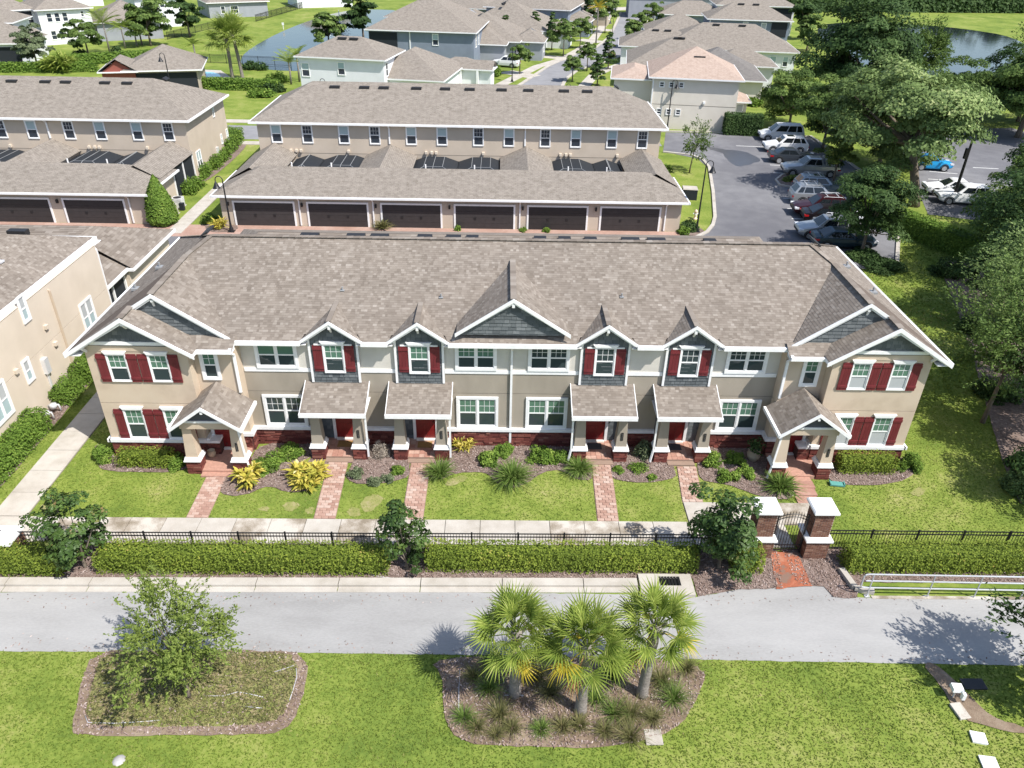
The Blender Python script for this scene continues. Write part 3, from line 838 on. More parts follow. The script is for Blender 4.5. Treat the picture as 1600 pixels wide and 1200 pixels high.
def courses(mb, pts, ex=.15, wmin=.2, wmax=.42, hi=.02, lo=.004, seed=3, thick=True, tfun=None, gap=0.0):
    """overlapping courses of tabs (shingles, shakes) over a convex planar polygon"""
    rr = random.Random(seed)
    u, v, n = frame_of(pts)
    P2 = [(Vector(p).dot(u), Vector(p).dot(v)) for p in pts]
    area = sum(P2[i][0] * P2[(i + 1) % len(P2)][1] - P2[(i + 1) % len(P2)][0] * P2[i][1] for i in range(len(P2)))
    if area < 0: P2 = P2[::-1]
    d0 = Vector(pts[0]).dot(n)
    u0, u1 = min(p[0] for p in P2), max(p[0] for p in P2)
    v0, v1 = min(p[1] for p in P2), max(p[1] for p in P2)
    vv = math.floor(v0 / ex) * ex
    patch = rr.uniform(0, 100)
    while vv < v1:
        uu = u0 - rr.uniform(0, wmax)
        tprev = .5
        while uu < u1:
            w_ = rr.uniform(wmin, wmax)
            q = clip([(uu + gap, vv), (uu + w_ - gap, vv), (uu + w_ - gap, vv + ex * 1.04), (uu + gap, vv + ex * 1.04)], P2)
            if len(q) >= 3:
                t = tfun(rr) if tfun else min(1, max(0, rr.betavariate(2.1, 2.2)))
                hh = hi * rr.uniform(.8, 1.25)
                p3 = []
                for (a, b_) in q:
                    f = (b_ - vv) / (ex * 1.04)
                    p3.append(u * a + v * b_ + n * (d0 + hh + (lo - hh) * f))
                mb.poly(p3, t)
                if thick:
                    low = [k for k in range(len(q)) if abs(q[k][1] - vv) < 1e-5]
                    if len(low) == 2:
                        a, b_ = p3[low[0]], p3[low[1]]
                        mb.poly([a, a - n * hh, b_ - n * hh, b_], t)
            uu += w_
        vv += ex


def uvpoly(mb, pts, t=.5, m=0):
    u, v, n = frame_of(pts)
    P = [Vector(p) for p in pts]
    # face upwards
    nn = Vector((0, 0, 0))
    for i in range(len(P)):
        a, b = P[i], P[(i + 1) % len(P)]
        nn += a.cross(b)
    if nn.dot(n) < 0: pts = pts[::-1]
    mb.poly(pts, t, m, [(Vector(p).dot(u), Vector(p).dot(v)) for p in pts])


# ------------------------------------------------------------------ windows (built once per kind, facing -y, origin at bottom centre of the casing)
def window_proto(w, h, units=1, casing=.11, upper='pane_blind_reflect', lower='pane_dark', muntin=(2, 2), header=0.0, sill=True, mull=.07):
    root_m = MB()
    c = casing
    root_m.box(-w / 2, -w / 2 + c, -.07, 0, 0, h); root_m.box(w / 2 - c, w / 2, -.07, 0, 0, h)
    root_m.box(-w / 2 + c, w / 2 - c, -.07, 0, 0, c); root_m.box(-w / 2 + c, w / 2 - c, -.07, 0, h - c, h)
    if header:
        root_m.taper(0, -.055, h, h + header, w * .98, .11, w * 1.2, .11)
    o = link('window', root_m.data('window', M['trim']))
    iw = w - 2 * c
    uw = (iw - mull * (units - 1)) / units
    z0, z1 = c, h - c
    zm = (z0 + z1) / 2
    fr, mu = MB(), MB()
    for k in range(units):
        x0 = -iw / 2 + k * (uw + mull); x1 = x0 + uw
        e = .045
        if k: fr.box(x0 - mull, x0, -.06, 0, z0, z1)
        for (a, b_, c_, d_) in ((x0, x0 + e, z0, z1), (x1 - e, x1, z0, z1), (x0 + e, x1 - e, z0, z0 + e), (x0 + e, x1 - e, z1 - e, z1), (x0 + e, x1 - e, zm - .03, zm + .03)):
            fr.box(a, b_, -.042, 0, c_, d_)
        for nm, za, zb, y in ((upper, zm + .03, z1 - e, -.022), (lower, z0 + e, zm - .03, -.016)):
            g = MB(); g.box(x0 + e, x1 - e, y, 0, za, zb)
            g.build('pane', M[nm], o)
        if muntin:
            nx, nz = muntin
            for i in range(1, nx): 
                xm = x0 + e + (uw - 2 * e) * i / nx
                mu.box(xm - .008, xm + .008, -.031, -.0225, zm + .03, z1 - e)
            for i in range(1, nz):
                zz = zm + .03 + (z1 - e - zm - .03) * i / nz
                mu.box(x0 + e, x1 - e, -.030, -.0225, zz - .008, zz + .008)
    fr.build('sash', M['trim'], o)
    if muntin: mu.build('muntin', M['trim'], o)
    return o


_protos = {}
def put_window(parent, loc, rz=0.0, **kw):
    k = tuple(sorted(kw.items()))
    if k not in _protos:
        o = window_proto(**kw)
        _protos[k] = o
        o.parent = parent; o.location = loc; o.rotation_euler = (0, 0, rz)
        return o
    return dup(_protos[k], parent, loc, rz)


_shut = {}
def put_shutter(parent, x, y, z, w, h):
    k = (round(w, 2), round(h, 2))
    if k not in _shut:
        b = MB()
        nb = 3
        for i in range(nb):
            b.box(-w / 2 + w * i / nb + .004, -w / 2 + w * (i + 1) / nb - .004, -.05, -.012, 0, h)
        o = b.build('shutter', M['shutter'], parent)
        for zz in (.10 * h, .84 * h):
            c = MB(); c.box(-w / 2 - .004, w / 2 + .004, -.078, -.05, zz, zz + .085 * h)
            c.build('batten', M['shutter'], o)
        _shut[k] = o
        o.location = (x, y, z)
        return o
    return dup(_shut[k], parent, (x, y, z))


def stone_wall(mb, x0, x1, yf, z0, z1, seed=1, depth=.09, axis='x'):
    """ledge-stone veneer: rough blocks standing proud by different amounts"""
    rr = random.Random(seed)
    z = z0
    while z < z1 - .03:
        h = min(rr.choice([.07, .09, .11, .14]), z1 - z)
        x = x0
        while x < x1 - .02:
            l = min(rr.uniform(.16, .5), x1 - x)
            d = rr.uniform(.03, depth)
            t = rr.betavariate(2, 2)
            if axis == 'x': mb.box(x + .006, x + l - .006, yf - d, yf, z + .005, z + h - .005, t)
            elif axis == '-x': mb.box(yf - d, yf, x + .006, x + l - .006, z + .005, z + h - .005, t)
            else: mb.box(yf, yf + d, x + .006, x + l - .006, z + .005, z + h - .005, t)
            x += l
        z += h


M['paver_face'] = tinted('clay_paver_face', [(0, (.33, .17, .13)), (.5, (.41, .235, .18)), (1, (.46, .31, .25))], .9, .2, .12, 9)
# ------------------------------------------------------------------ the front townhouse building
T = empty('townhouse_building', (0, 0, 0), label='six unit townhouse row with brown shingle roof, dark dormers and red shutters facing the trail', cat='townhouses')
WX, BX = 13.75, 11.9            # wing and bay start
EZ = 5.52                       # soffit height

# walls ------------------------------------------------------------
w_ = MB()
PORCH = (-7.81, -4.08, 4.08, 7.83)
segs = []
xs = -BX
for pc in PORCH:
    segs.append((xs, pc - 1.12)); xs = pc + 1.12
segs.append((xs, BX))
for (a, b_) in segs:
    w_.box(a, b_, 0, .3, .0, 2.88)
w_.box(-BX, BX, 0, .3, 2.905, 3.97)
for pc in PORCH:
    w_.box(pc - 1.12, pc + 1.12, .0, .3, 2.62, 2.88)
    pass
w_.build('wall', M['wall_taupe'], T)
w_ = MB(); w_.box(-BX, BX, .004, .3, 3.97, EZ + .14); w_.build('upper_wall', M['wall_light'], T)
w_ = MB(); w_.box(-BX, BX, .06, .3, 2.86, 2.93); w_.build('floor_joint', M['joint'], T)
for s in (-1, 1):
    xa, xb = sorted((s * WX, s * 18.0))
    w_ = MB()
    w_.box(xa, xb, -1.1, 11.4, 0, 2.88); w_.box(xa, xb, -1.1, 11.4, 2.905, EZ + .1)
    w_.mesh([(xa, -1.1, EZ + .1), (xb, -1.1, EZ + .1), (xb, 11.4, EZ + .1), (xa, 11.4, EZ + .1)], [(0, 1, 2, 3)])
    ya, yb = sorted((s * BX, s * WX))
    w_.box(ya, yb, -.55, 3, 0, 2.88); w_.box(ya, yb, -.55, 3, 2.905, EZ + .06)
    w_.build('wing_wall', M['wall_beige'], T)
    w_ = MB(); w_.box(xa + .04, xb - .04, -1.06, 11.3, 2.87, 2.92); w_.build('floor_joint', M['joint'], T)
w_ = MB(); w_.box(-WX, WX, .3, 11.4, 0, EZ + .05); w_.build('rear_wall', M['wall_rear'], T)

# white bands, ledges, corner boards -------------------------------
t_ = MB()
def seg_band(z0, z1, d):
    cuts = [(-11.86, -8.92), (-6.72, -5.17), (-2.98, 2.98), (5.17, 6.73), (8.93, 11.86)]
    for a, b_ in cuts:
        q = MB(); q.box(a, b_, -d, 0, z0, z1); q.build('band', M['trim'], T)
seg_band(3.94, 4.12, .035)
for (a, b_) in segs:
    q = MB(); q.box(a, b_, -.14, 0, .86, 1.02); q.build('ledge', M['trim'], T)
for s in (-1, 1):
    t_ = MB()
    a, b_ = sorted((s * (WX - .05), s * 18.06)); t_.box(a, b_, -1.24, -1.1, .86, 1.02)
    a, b_ = sorted((s * BX, s * 11.76)); t_.box(a, b_, -.69, -.14, .86, 1.02)
    a, b_ = sorted((s * BX, s * 12.3)); t_.box(a, b_, -.69, -.55, .86, 1.02)
    a, b_ = sorted((s * 18.0, s * 18.14)); t_.box(a, b_, -1.24, 11.4, .86, 1.02)
    a, b_ = sorted((s * WX, s * (WX - .14))); t_.box(a, b_, -1.1, -.55, .86, 1.02)
    t_.build('ledge', M['trim'], T)

sv = MB(); sb = MB()
for i, (a, b_) in enumerate(segs):
    stone_wall(sv, a, b_, -.02, .0, .86, 40 + i); sb.box(a, b_, -.02, 0, 0, .86)
for s in (-1, 1):
    a, b_ = sorted((s * WX, s * 18.0)); stone_wall(sv, a, b_, -1.12, 0, .86, 60 + s); sb.box(a, b_, -1.12, -1.1, 0, .86)
    a, b_ = sorted((s * BX, s * WX)); stone_wall(sv, a, b_, -.57, 0, .86, 70 + s); sb.box(a, b_, -.57, -.55, 0, .86)
    if s > 0:
        stone_wall(sv, -.55, 0, BX - .02, 0, .86, 81, axis='-x'); sb.box(BX - .02, BX, -.55, 0, 0, .86)
        stone_wall(sv, -1.1, -.55, WX - .02, 0, .86, 82, axis='-x'); sb.box(WX - .02, WX, -1.1, -.55, 0, .86)
    else:
        stone_wall(sv, -.55, 0, -BX + .02, 0, .86, 83, axis='+x'); sb.box(-BX, -BX + .02, -.55, 0, 0, .86)
        stone_wall(sv, -1.1, -.55, -WX + .02, 0, .86, 84, axis='+x'); sb.box(-WX, -WX + .02, -1.1, -.55, 0, .86)
o = sv.build('stone_veneer', M['stone'], T); o["kind"] = "stuff"
sb.build('stone_backing', M['stone_back'], T)["kind"] = "stuff"

# roof planes ------------------------------------------------------
roof_polys = [
    [(-12.29, -.07, 5.872), (12.29, -.07, 5.872), (15.0, 3.85, 7.80), (14.1, 4.95, 8.34), (-14.1, 4.95, 8.34), (-15.0, 3.85, 7.80)],
]
for a, b_, c, d in ((-12.05, -9.12, -12.29, -8.96), (-6.52, -5.38, -6.68, -5.22), (-2.78, 2.78, -2.94, 2.94), (5.38, 6.53, 5.22, 6.69), (9.13, 12.05, 8.97, 12.29)):
    roof_polys.append([(a, -.42, 5.70), (b_, -.42, 5.70), (d, -.07, 5.872), (c, -.07, 5.872)])
rear = [(-18.5, 11.85, 5.55), (-14.1, 4.95, 8.34), (14.1, 4.95, 8.34), (18.5, 11.85, 5.55)]
side = {}
for s in (-1, 1):
    L = [
        [(s * 18.55, -1.5, 5.58), (s * 18.55, 11.85, 5.53), (s * 14.1, 4.95, 8.34), (s * 15.0, 3.85, 7.80), (s * 15.0, -.42, 7.80)],
        [(s * 18.55, -1.5, 5.58), (s * 16.02, -.42, 7.175), (s * 15.95, -1.5, 7.22)],
        [(s * 15.0, -.42, 7.80), (s * 15.0, 3.85, 7.80), (s * 12.05, -.42, 5.76)],
        [(s * 15.95, -1.5, 7.22), (s * 15.95, -.30, 7.22), (s * 13.35, -.30, 5.58), (s * 13.35, -1.5, 5.58)],
        [(s * 11.85, -.97, 5.54), (s * 13.6, -.97, 5.54), (s * 14.1, -.30, 5.875), (s * 11.85, -.30, 5.875)],
    ]
    # the outer slope is one plane: lay its two pieces on it exactly
    def onR(x, y): return (s * x, y, 5.58 + (18.55 - x) * .628)
    L[0] = [onR(18.55, -1.5), onR(18.55, 11.85), onR(14.15, 4.95), onR(15.0, 3.85), onR(15.0, -.42)]
    L[1] = [onR(18.55, -1.5), onR(15.95, -.42), onR(15.95, -1.5)]
    L[0] = [onR(18.55, -1.5), onR(18.55, 11.85), onR(14.15, 4.95), onR(15.0, 3.85), onR(15.0, -.42), onR(15.95, -.42)]
    zC = onR(15.95, 0)[2]
    L[3] = [(s * 15.95, -1.5, zC), (s * 15.95, -.30, zC), (s * 13.35, -.30, 5.58), (s * 13.35, -1.5, 5.58)]
    roof_polys += L
for pc in PORCH:
    for s in (-1, 1):
        roof_polys.append([(pc, -.42, 6.64), (pc, 1.5, 6.64), (pc + s * 1.30, -.42, 5.725)])
for s in (-1, 1):                                                   # the big middle gable
    roof_polys.append([(0.0, -.42, 7.80), (0.0, 3.75, 7.80), (s * 2.42, .52, 6.17), (s * 2.42, -.42, 6.17)])
sh = MB(); dk = MB()
for i, p in enumerate(roof_polys):
    courses(sh, p, 0.13, .09, .22, .008, .002, 100 + i)
    dk.poly(p)
for p in ([rear],):
    dk.poly(p[0])
    courses(sh, rear, .3, .4, .9, .02, .004, 99)
o = sh.build('roof_shingles', M['shingle'], T); o["kind"] = "stuff"
dk.build('roof_deck', M['deck'], T)
# ridge caps
rc = MB()
def ridgecap(a, b_, wd=.26):
    a, b_ = Vector(a), Vector(b_)
    L = (b_ - a).length; k = max(1, int(L / .3)); d = (b_ - a) / k
    for i in range(k):
        rc.beam(a + d * i + Vector((0, 0, .012)), a + d * (i + 1.04) + Vector((0, 0, .026)), wd, .03, rnd.betavariate(2, 2))
ridgecap((-14.1, 4.95, 8.35), (14.1, 4.95, 8.35))
for s in (-1, 1):
    ridgecap((s * 15, -.42, 7.81), (s * 15, 3.85, 7.81)); ridgecap((s * 15, 3.85, 7.81), (s * 14.12, 4.95, 8.35))
    ridgecap((s * 18.5, 11.85, 5.6), (s * 14.12, 4.95, 8.36)); ridgecap((s * 15.95, -1.5, 7.23), (s * 15.95, -.4, 7.23))
for pc in PORCH: ridgecap((pc, -.42, 6.65), (pc, 1.5, 6.65), .22)
ridgecap((0, -.42, 7.81), (0, 3.75, 7.81))
rc.build('ridge_caps', M['shingle'], T)["kind"] = "stuff"

# gutters, fascias, rake boards, brackets ---------------------------
def rake(parent_mb, a, b_, y, h=.2, th=.05):
    """board under a sloping gable edge in the plane y"""
    (xa, za), (xb, zb) = a, b_
    parent_mb.mesh([(xa, y, za), (xb, y, zb), (xb, y, zb - h), (xa, y, za - h), (xa, y + th, za), (xb, y + th, zb), (xb, y + th, zb - h), (xa, y + th, za - h)],
                   [(0, 1, 2, 3), (7, 6, 5, 4), (0, 4, 5, 1), (3, 2, 6, 7), (0, 3, 7, 4), (1, 5, 6, 2)])

gt = MB()
for a, b_ in ((-11.9, -9.12), (-6.52, -5.38), (-2.78, 2.78), (5.38, 6.53), (9.13, 11.9)):
    gt = MB(); gt.box(a, b_, -.56, -.42, 5.53, 5.70); gt.build('gutter', M['trim'], T)
gt = MB()
for s in (-1, 1):
    a, b_ = sorted((s * 11.9, s * 13.42)); gt.box(a, b_, -1.10, -.97, 5.38, 5.54)
    a, b_ = sorted((s * 11.9, s * 12.02)); gt.box(a, b_, -1.0, -.5, 5.42, 5.58)
    a, b_ = sorted((s * 13.35, s * 13.5)); gt.box(a, b_, -1.5, -1.08, 5.40, 5.56)
    a, b_ = sorted((s * 18.56, s * 18.68)); gt.box(a, b_, -1.5, 11.9, 5.42, 5.58)
gt.box(-18.5, 18.5, 11.86, 12.0, 5.36, 5.53)
gt.build('gutter', M['trim'], T)
sf = MB()                                                            # soffits close the eaves from below
for a, b_ in ((-BX, -8.9), (-6.73, -5.18), (-2.98, 2.98), (5.17, 6.74), (8.92, BX)):
    sf = MB(); sf.box(a, b_, -.42, 0, 5.50, 5.525); sf.build('soffit', M['trim'], T)
sf = MB()
for s in (-1, 1):
    a, b_ = sorted((s * 18.0, s * 18.56)); sf = MB(); sf.box(a, b_, -1.5, 11.8, 5.45, 5.475); sf.build('soffit', M['trim'], T)
    a, b_ = sorted((s * BX, s * 13.6)); sf = MB(); sf.box(a, b_, -.97, -.55, 5.36, 5.38); sf.build('soffit', M['trim'], T)


for s in (-1, 1):
    # low wing gable
    rk = MB()
    rake(rk, (s * 15.95, zC + .03), (s * 18.62, 5.58 - .03), -1.56, .18); rake(rk, (s * 15.95, zC + .03), (s * 13.28, 5.55), -1.56, .18)
    rake(rk, (s * 15.95, zC - .12), (s * 18.4, 5.6), -1.50, .14, .38); rake(rk, (s * 15.95, zC - .12), (s * 13.5, 5.6), -1.50, .14, .38)
    rk.build('rake_board', M['trim'], T)
    g = MB()
    tri = [(s * 15.95, -1.14, zC - .12), (s * 13.75, -1.14, 5.74), (s * 18.05, -1.14, 5.78)]
    courses(g, tri, .17, .12, .28, .012, .003, 200 + s, gap=.004)
    o = g.build('gable_shakes', M['shake'], T); o["kind"] = "stuff"
    gb = MB(); gb.poly([(p[0], -1.115, p[2]) for p in tri]); gb.box(*sorted((s * 13.75, s * 18.0)), -1.112, -1.1, 5.5, 5.8); gb.build('gable_backing', M['shake_back'], T)
    tb = MB(); tb.box(*sorted((s * 14.25, s * 17.65)), -1.2, -1.1, 5.83, 5.98); tb.build('gable_band', M['trim'], T)
    wf = MB(); wf.box(*sorted((s * 13.76, s * 17.99)), -1.125, -1.1, 5.5, 5.84); wf.build('gable_wall', M['wall_beige'], T)
    # upper gable
    rk = MB()
    rake(rk, (s * 15.0, 7.83), (s * 12.0, 5.765), -.48, .165); rake(rk, (s * 15.0, 7.83), (s * 16.06, 7.16), -.48, .165)
    rake(rk, (s * 15.0, 7.68), (s * 12.4, 5.88), -.43, .1, .16); rake(rk, (s * 15.0, 7.68), (s * 15.9, 7.1), -.43, .1, .16)
    rk.build('rake_board', M['trim'], T)
    g = MB(); tri = [(s * 15.0, -.29, 7.68), (s * 12.1, -.29, 5.66), (s * 17.7, -.29, 5.66)]
    courses(g, tri, .17, .2, .42, .028, .003, 210 + s, gap=.004)
    o = g.build('gable_shakes', M['shake'], T); o["kind"] = "stuff"
    gb = MB(); gb.poly([(p[0], -.27, p[2]) for p in tri]); gb.build('gable_backing', M['shake_back'], T)
    # brackets
    for (bx, bz, by) in ((15.95, zC - .22, -1.5), (14.0, 5.86, -1.5), (17.9, 5.86, -1.5), (15.0, 7.58, -.45)):
        bk = MB(); L_ = .36 if by < -1 else .2
        bk.box(s * bx - .06, s * bx + .06, by + .02, by + L_, bz - .12, bz + .02)
        bk.beam((s * bx, by + L_, bz - .38), (s * bx, by + .06, bz - .06), .09, .09)
        bk.build('bracket', M['trim'], T)

rk = MB()
rake(rk, (0, 7.83), (2.48, 6.17), -.48, .165); rake(rk, (0, 7.83), (-2.48, 6.17), -.48, .165)
rake(rk, (0, 7.68), (2.3, 6.2), -.43, .1, .16); rake(rk, (0, 7.68), (-2.3, 6.2), -.43, .1, .16)
rk.build('rake_board', M['trim'], T)
g = MB(); tri = [(0, -.27, 7.66), (-2.45, -.27, 6.05), (2.45, -.27, 6.05)]
courses(g, tri, .17, .2, .42, .028, .003, 220, gap=.004)
o = g.build('gable_shakes', M['shake'], T); o["kind"] = "stuff"
gb = MB(); gb.poly([(p[0], -.25, p[2]) for p in tri]); gb.build('gable_backing', M['shake_back'], T)
bk = MB(); bk.box(-.06, .06, -.45, -.26, 7.42, 7.58); bk.build('bracket', M['trim'], T)

# dormers and porches ----------------------------------------------
def digits_plate(parent, x, y, z):
    b = MB(); b.box(x - .055, x + .055, y - .02, y, z, z + .42)
    o = b.build('number_plate', M['numplate'], parent)
    d = MB()
    for k in range(4):                                               # numerals worn too small to read
        zz = z + .34 - k * .09
        d.box(x - .018, x + .018, y - .026, y - .02, zz - .004, zz + .008); d.box(x - .006, x + .006, y - .0255, y - .0205, zz - .055, zz - .005)
    d.build('numerals', M['numeral'], o)


def pier(parent, cx, cy, z0, zcap, ztop, seed, mt, wide=.60, num=False):
    b = MB()
    b.box(cx - wide / 2 + .03, cx + wide / 2 - .03, cy - wide / 2 + .03, cy + wide / 2 - .03, z0, zcap)
    o = b.build('pier', M['stone_back'], parent)
    st = MB()
    stone_wall(st, cx - wide / 2, cx + wide / 2, cy - wide / 2 + .03, z0, zcap, seed, .07)
    stone_wall(st, cy - wide / 2, cy + wide / 2, cx - wide / 2 + .03, z0, zcap, seed + 1, .06, '-x')
    stone_wall(st, cy - wide / 2, cy + wide / 2, cx + wide / 2 - .03, z0, zcap, seed + 2, .06, '+x')
    st.build('stone_facing', M['stone'], o)["kind"] = "stuff"
    c = MB(); c.taper(cx, cy, zcap, zcap + .05, wide + .14, wide + .14, wide + .14, wide + .14); c.taper(cx, cy, zcap + .05, zcap + .2, wide + .10, wide + .10, wide + .02, wide + .02)
    c.build('cap', M['trim'], o)
    c = MB(); c.taper(cx, cy, zcap + .2, ztop - .06, wide * .86, wide * .86, wide * .62, wide * .62); c.build('column', mt, o)
    c = MB(); c.box(cx - wide * .37, cx + wide * .37, cy - wide * .37, cy + wide * .37, ztop - .06, ztop); c.build('capital', M['trim'], o)
    if num: digits_plate(parent, cx, cy - wide * .405, zcap + .55)


def front_door(parent, cx, yw, z0, w=.92, h=2.05):
    b = MB()
    b.box(cx - w / 2, cx + w / 2, yw - .045, yw, z0 + .06, z0 + h)
    for (a, b2, c2, d2) in ((-.36, -.05, .2, .85), (.05, .36, .2, .85), (-.36, -.05, 1.0, 1.85), (.05, .36, 1.0, 1.85)):
        b.box(cx + a, cx + b2, yw - .06, yw - .045, z0 + c2, z0 + d2)
    o = b.build('front_door', M['door'], parent)
    f = MB(); f.box(cx - w / 2 - .13, cx - w / 2, yw - .09, yw, z0, z0 + h + .12); f.box(cx + w / 2, cx + w / 2 + .13, yw - .09, yw, z0, z0 + h + .12); f.box(cx - w / 2, cx + w / 2, yw - .09, yw, z0 + h, z0 + h + .12)
    f.build('door_frame', M['trim'], o)
    f = MB(); f.box(cx - w / 2, cx + w / 2, yw - .2, yw - .0, z0, z0 + .06); f.build('threshold', M['threshold'], o)
    f = MB(); f.lathe([(0.0, 0), (.03, .0), (.035, .03), (.0, .05)], (cx + w * .38, yw - .08, z0 + 1.0), 8); f.build('handle', M['black'], o)


for i, pc in enumerate(PORCH):
    inner = 1 if pc < 0 else -1
    # dormer face
    dm = MB(); dm.box(pc - 1.08, pc + 1.08, -.08, 0, 3.46, 5.72); dm.poly([(pc - 1.08, -.08, 5.72), (pc + 1.08, -.08, 5.72), (pc, -.08, 6.46)])
    o = dm.build('dormer', M['shake_back'], T)
    s_ = MB()
    courses(s_, [(pc - 1.0, -.085, 3.46), (pc + 1.0, -.085, 3.46), (pc + 1.0, -.085, 5.74), (pc, -.085, 6.44), (pc - 1.0, -.085, 5.74)], .17, .16, .34, .032, .004, 300 + i, gap=.006)
    s_.build('shakes', M['shake'], o)["kind"] = "stuff"
    for s in (-1, 1):
        c = MB(); c.box(pc + s * 1.04 - .05, pc + s * 1.04 + .05, -.135, -.06, 3.48, 5.66); c.build('corner_board', M['trim'], o)
    rk = MB()
    for s in (-1, 1):
        rake(rk, (pc, 6.67), (pc + s * 1.37, 5.70), -.48, .15)
        rake(rk, (pc, 6.53), (pc + s * 1.2, 5.70), -.43, .1, .3)
    rk.build('rake_board', M['trim'], o)
    bk = MB(); bk.box(pc - .055, pc + .055, -.45, -.1, 6.28, 6.45); bk.beam((pc, -.12, 6.02), (pc, -.36, 6.32), .08, .08); bk.build('bracket', M['trim'], o)
    put_window(T, (pc, -.10, 3.98), w=.93, h=1.46, casing=.06, header=.12, upper='pane_blind_reflect' if pc < 0 else 'pane_dark', muntin=(3, 2))
    hd = MB(); hd.box(pc - .82, pc + .82, -.15, -.085, 5.36, 5.42); hd.build('shutter_head', M['trim'], T)
    for s in (-1, 1): put_shutter(T, pc + s * .685, -.10, 4.05, .43, 1.30)
    # porch roof
    x0, x1 = pc - 1.41, pc + 1.41
    pr = MB()
    P = [(x0, -1.62, 2.80), (x1, -1.62, 2.80), (x1, -.0, 3.47), (x0, -.0, 3.47)]
    pr.mesh(P + [(p[0], p[1], p[2] - .14) for p in P], [(0, 1, 2, 3), (4, 7, 6, 5), (0, 4, 5, 1), (1, 5, 6, 2), (3, 7, 4, 0)])
    o = pr.build('porch_roof', M['deck'], T)
    s_ = MB(); courses(s_, P, 0.13, .09, .22, .008, .002, 320 + i); s_.build('shingles', M['shingle'], o)["kind"] = "stuff"
    f = MB()
    f.box(x0 - .04, x1 + .04, -1.74, -1.62, 2.63, 2.80)
    for xx in (x0 - .035, x1 + .005):
        f.mesh([(xx, -1.62, 2.82), (xx, 0, 3.49), (xx, 0, 3.35), (xx, -1.62, 2.68), (xx + .03, -1.62, 2.82), (xx + .03, 0, 3.49), (xx + .03, 0, 3.35), (xx + .03, -1.62, 2.68)], [(0, 3, 2, 1), (4, 5, 6, 7), (0, 1, 5, 4), (3, 7, 6, 2), (0, 4, 7, 3), (1, 2, 6, 5)])
    f.box(x0, x1, -1.6, .0, 2.60, 2.63)
    f.build('fascia', M['trim'], o)
    bm = MB(); bm.box(pc - 1.25, pc + 1.25, -1.2, -.78, 2.42, 2.60); bm.build('porch_beam', M['wall_taupe'], T)
    # floor, step, piers
    fl = MB(); fl.box(pc - 1.12, pc + 1.12, -1.22, .27, 0, .16); fl.box(pc - .62, pc + .62, -1.5, -1.22, 0, .085)
    fl.build('porch_floor', M['paver_bed'], T)
    tl = MB()
    for a in range(9):
        for c2 in range(6):
            xx = pc - 1.12 + a * .2489; yy = -1.22 + c2 * .245
            tl.box(xx + .006, xx + .243, yy + .006, yy + .239, .16, .178, rnd.random())
    o2 = tl.build('porch_pavers', M['paver_face'], T)
    o2["kind"] = "stuff"
    for k, s in enumerate((-1, 1)):
        pier(T, pc + s * .94, -.95, 0, .66, 2.45, 400 + i * 10 + k * 3, M['wall_taupe'], .60, num=(s > 0))
    # entry recess, door on its back wall
    bw = MB(); bw.box(pc - 1.12, pc + 1.12, .27, .296, 0, 2.8); o = bw.build('entry_wall', M['panel_dark'], T)
    s_ = MB(); courses(s_, [(pc - 1.1, .265, .18), (pc + 1.1, .265, .18), (pc + 1.1, .265, 2.6), (pc - 1.1, .265, 2.6)], .17, .16, .34, .014, .003, 330 + i, gap=.004); s_.build('shakes', M['shake'], o)["kind"] = "stuff"
    dx = pc + inner * .10
    front_door(T, dx, .255, .178)
    mt_ = MB(); mt_.box(dx - .36, dx + .3, -.5, -.02, .18, .2); mo = mt_.build('doormat', M['doormat'] if i < 2 else M['doormat_grey'], None)
    tag(mo, ['brown doormat at the porch door farthest left of the four shed roofed porches', 'white edged brown doormat at the second shed roofed porch', 'dark grey doormat at the third shed roofed porch, behind the fountain grass', 'small grey doormat at the fourth shed roofed porch'][i], 'doormat', 'doormats at the front doors')

# porch downspouts
def downspout(parent, pts, r=.04):
    b = MB()
    for a, c in zip(pts[:-1], pts[1:]): b.beam(a, c, r * 2, r * 1.6)
    return b.build('downspout', M['trim'], parent)
downspout(T, [(-.02, -.5, 5.55), (-.02, -.06, 5.2), (-.02, -.06, .15)], .05)
for s in (-1, 1):
    downspout(T, [(s * 11.98, -1.02, 5.42), (s * 11.98, -.60, 5.1), (s * 11.98, -.60, 3.2)], .055)
for pc in (PORCH[0], PORCH[1]): downspout(T, [(pc + 1.34, -1.62, 2.66), (pc + 1.34, -1.3, 2.35), (pc + 1.34, -1.3, .25)])
for pc in (PORCH[2], PORCH[3]): downspout(T, [(pc - 1.30, -1.68, 2.66), (pc - 1.34, -1.32, 2.35), (pc - 1.34, -1.32, .8), (pc - 1.46, -1.45, .2)])

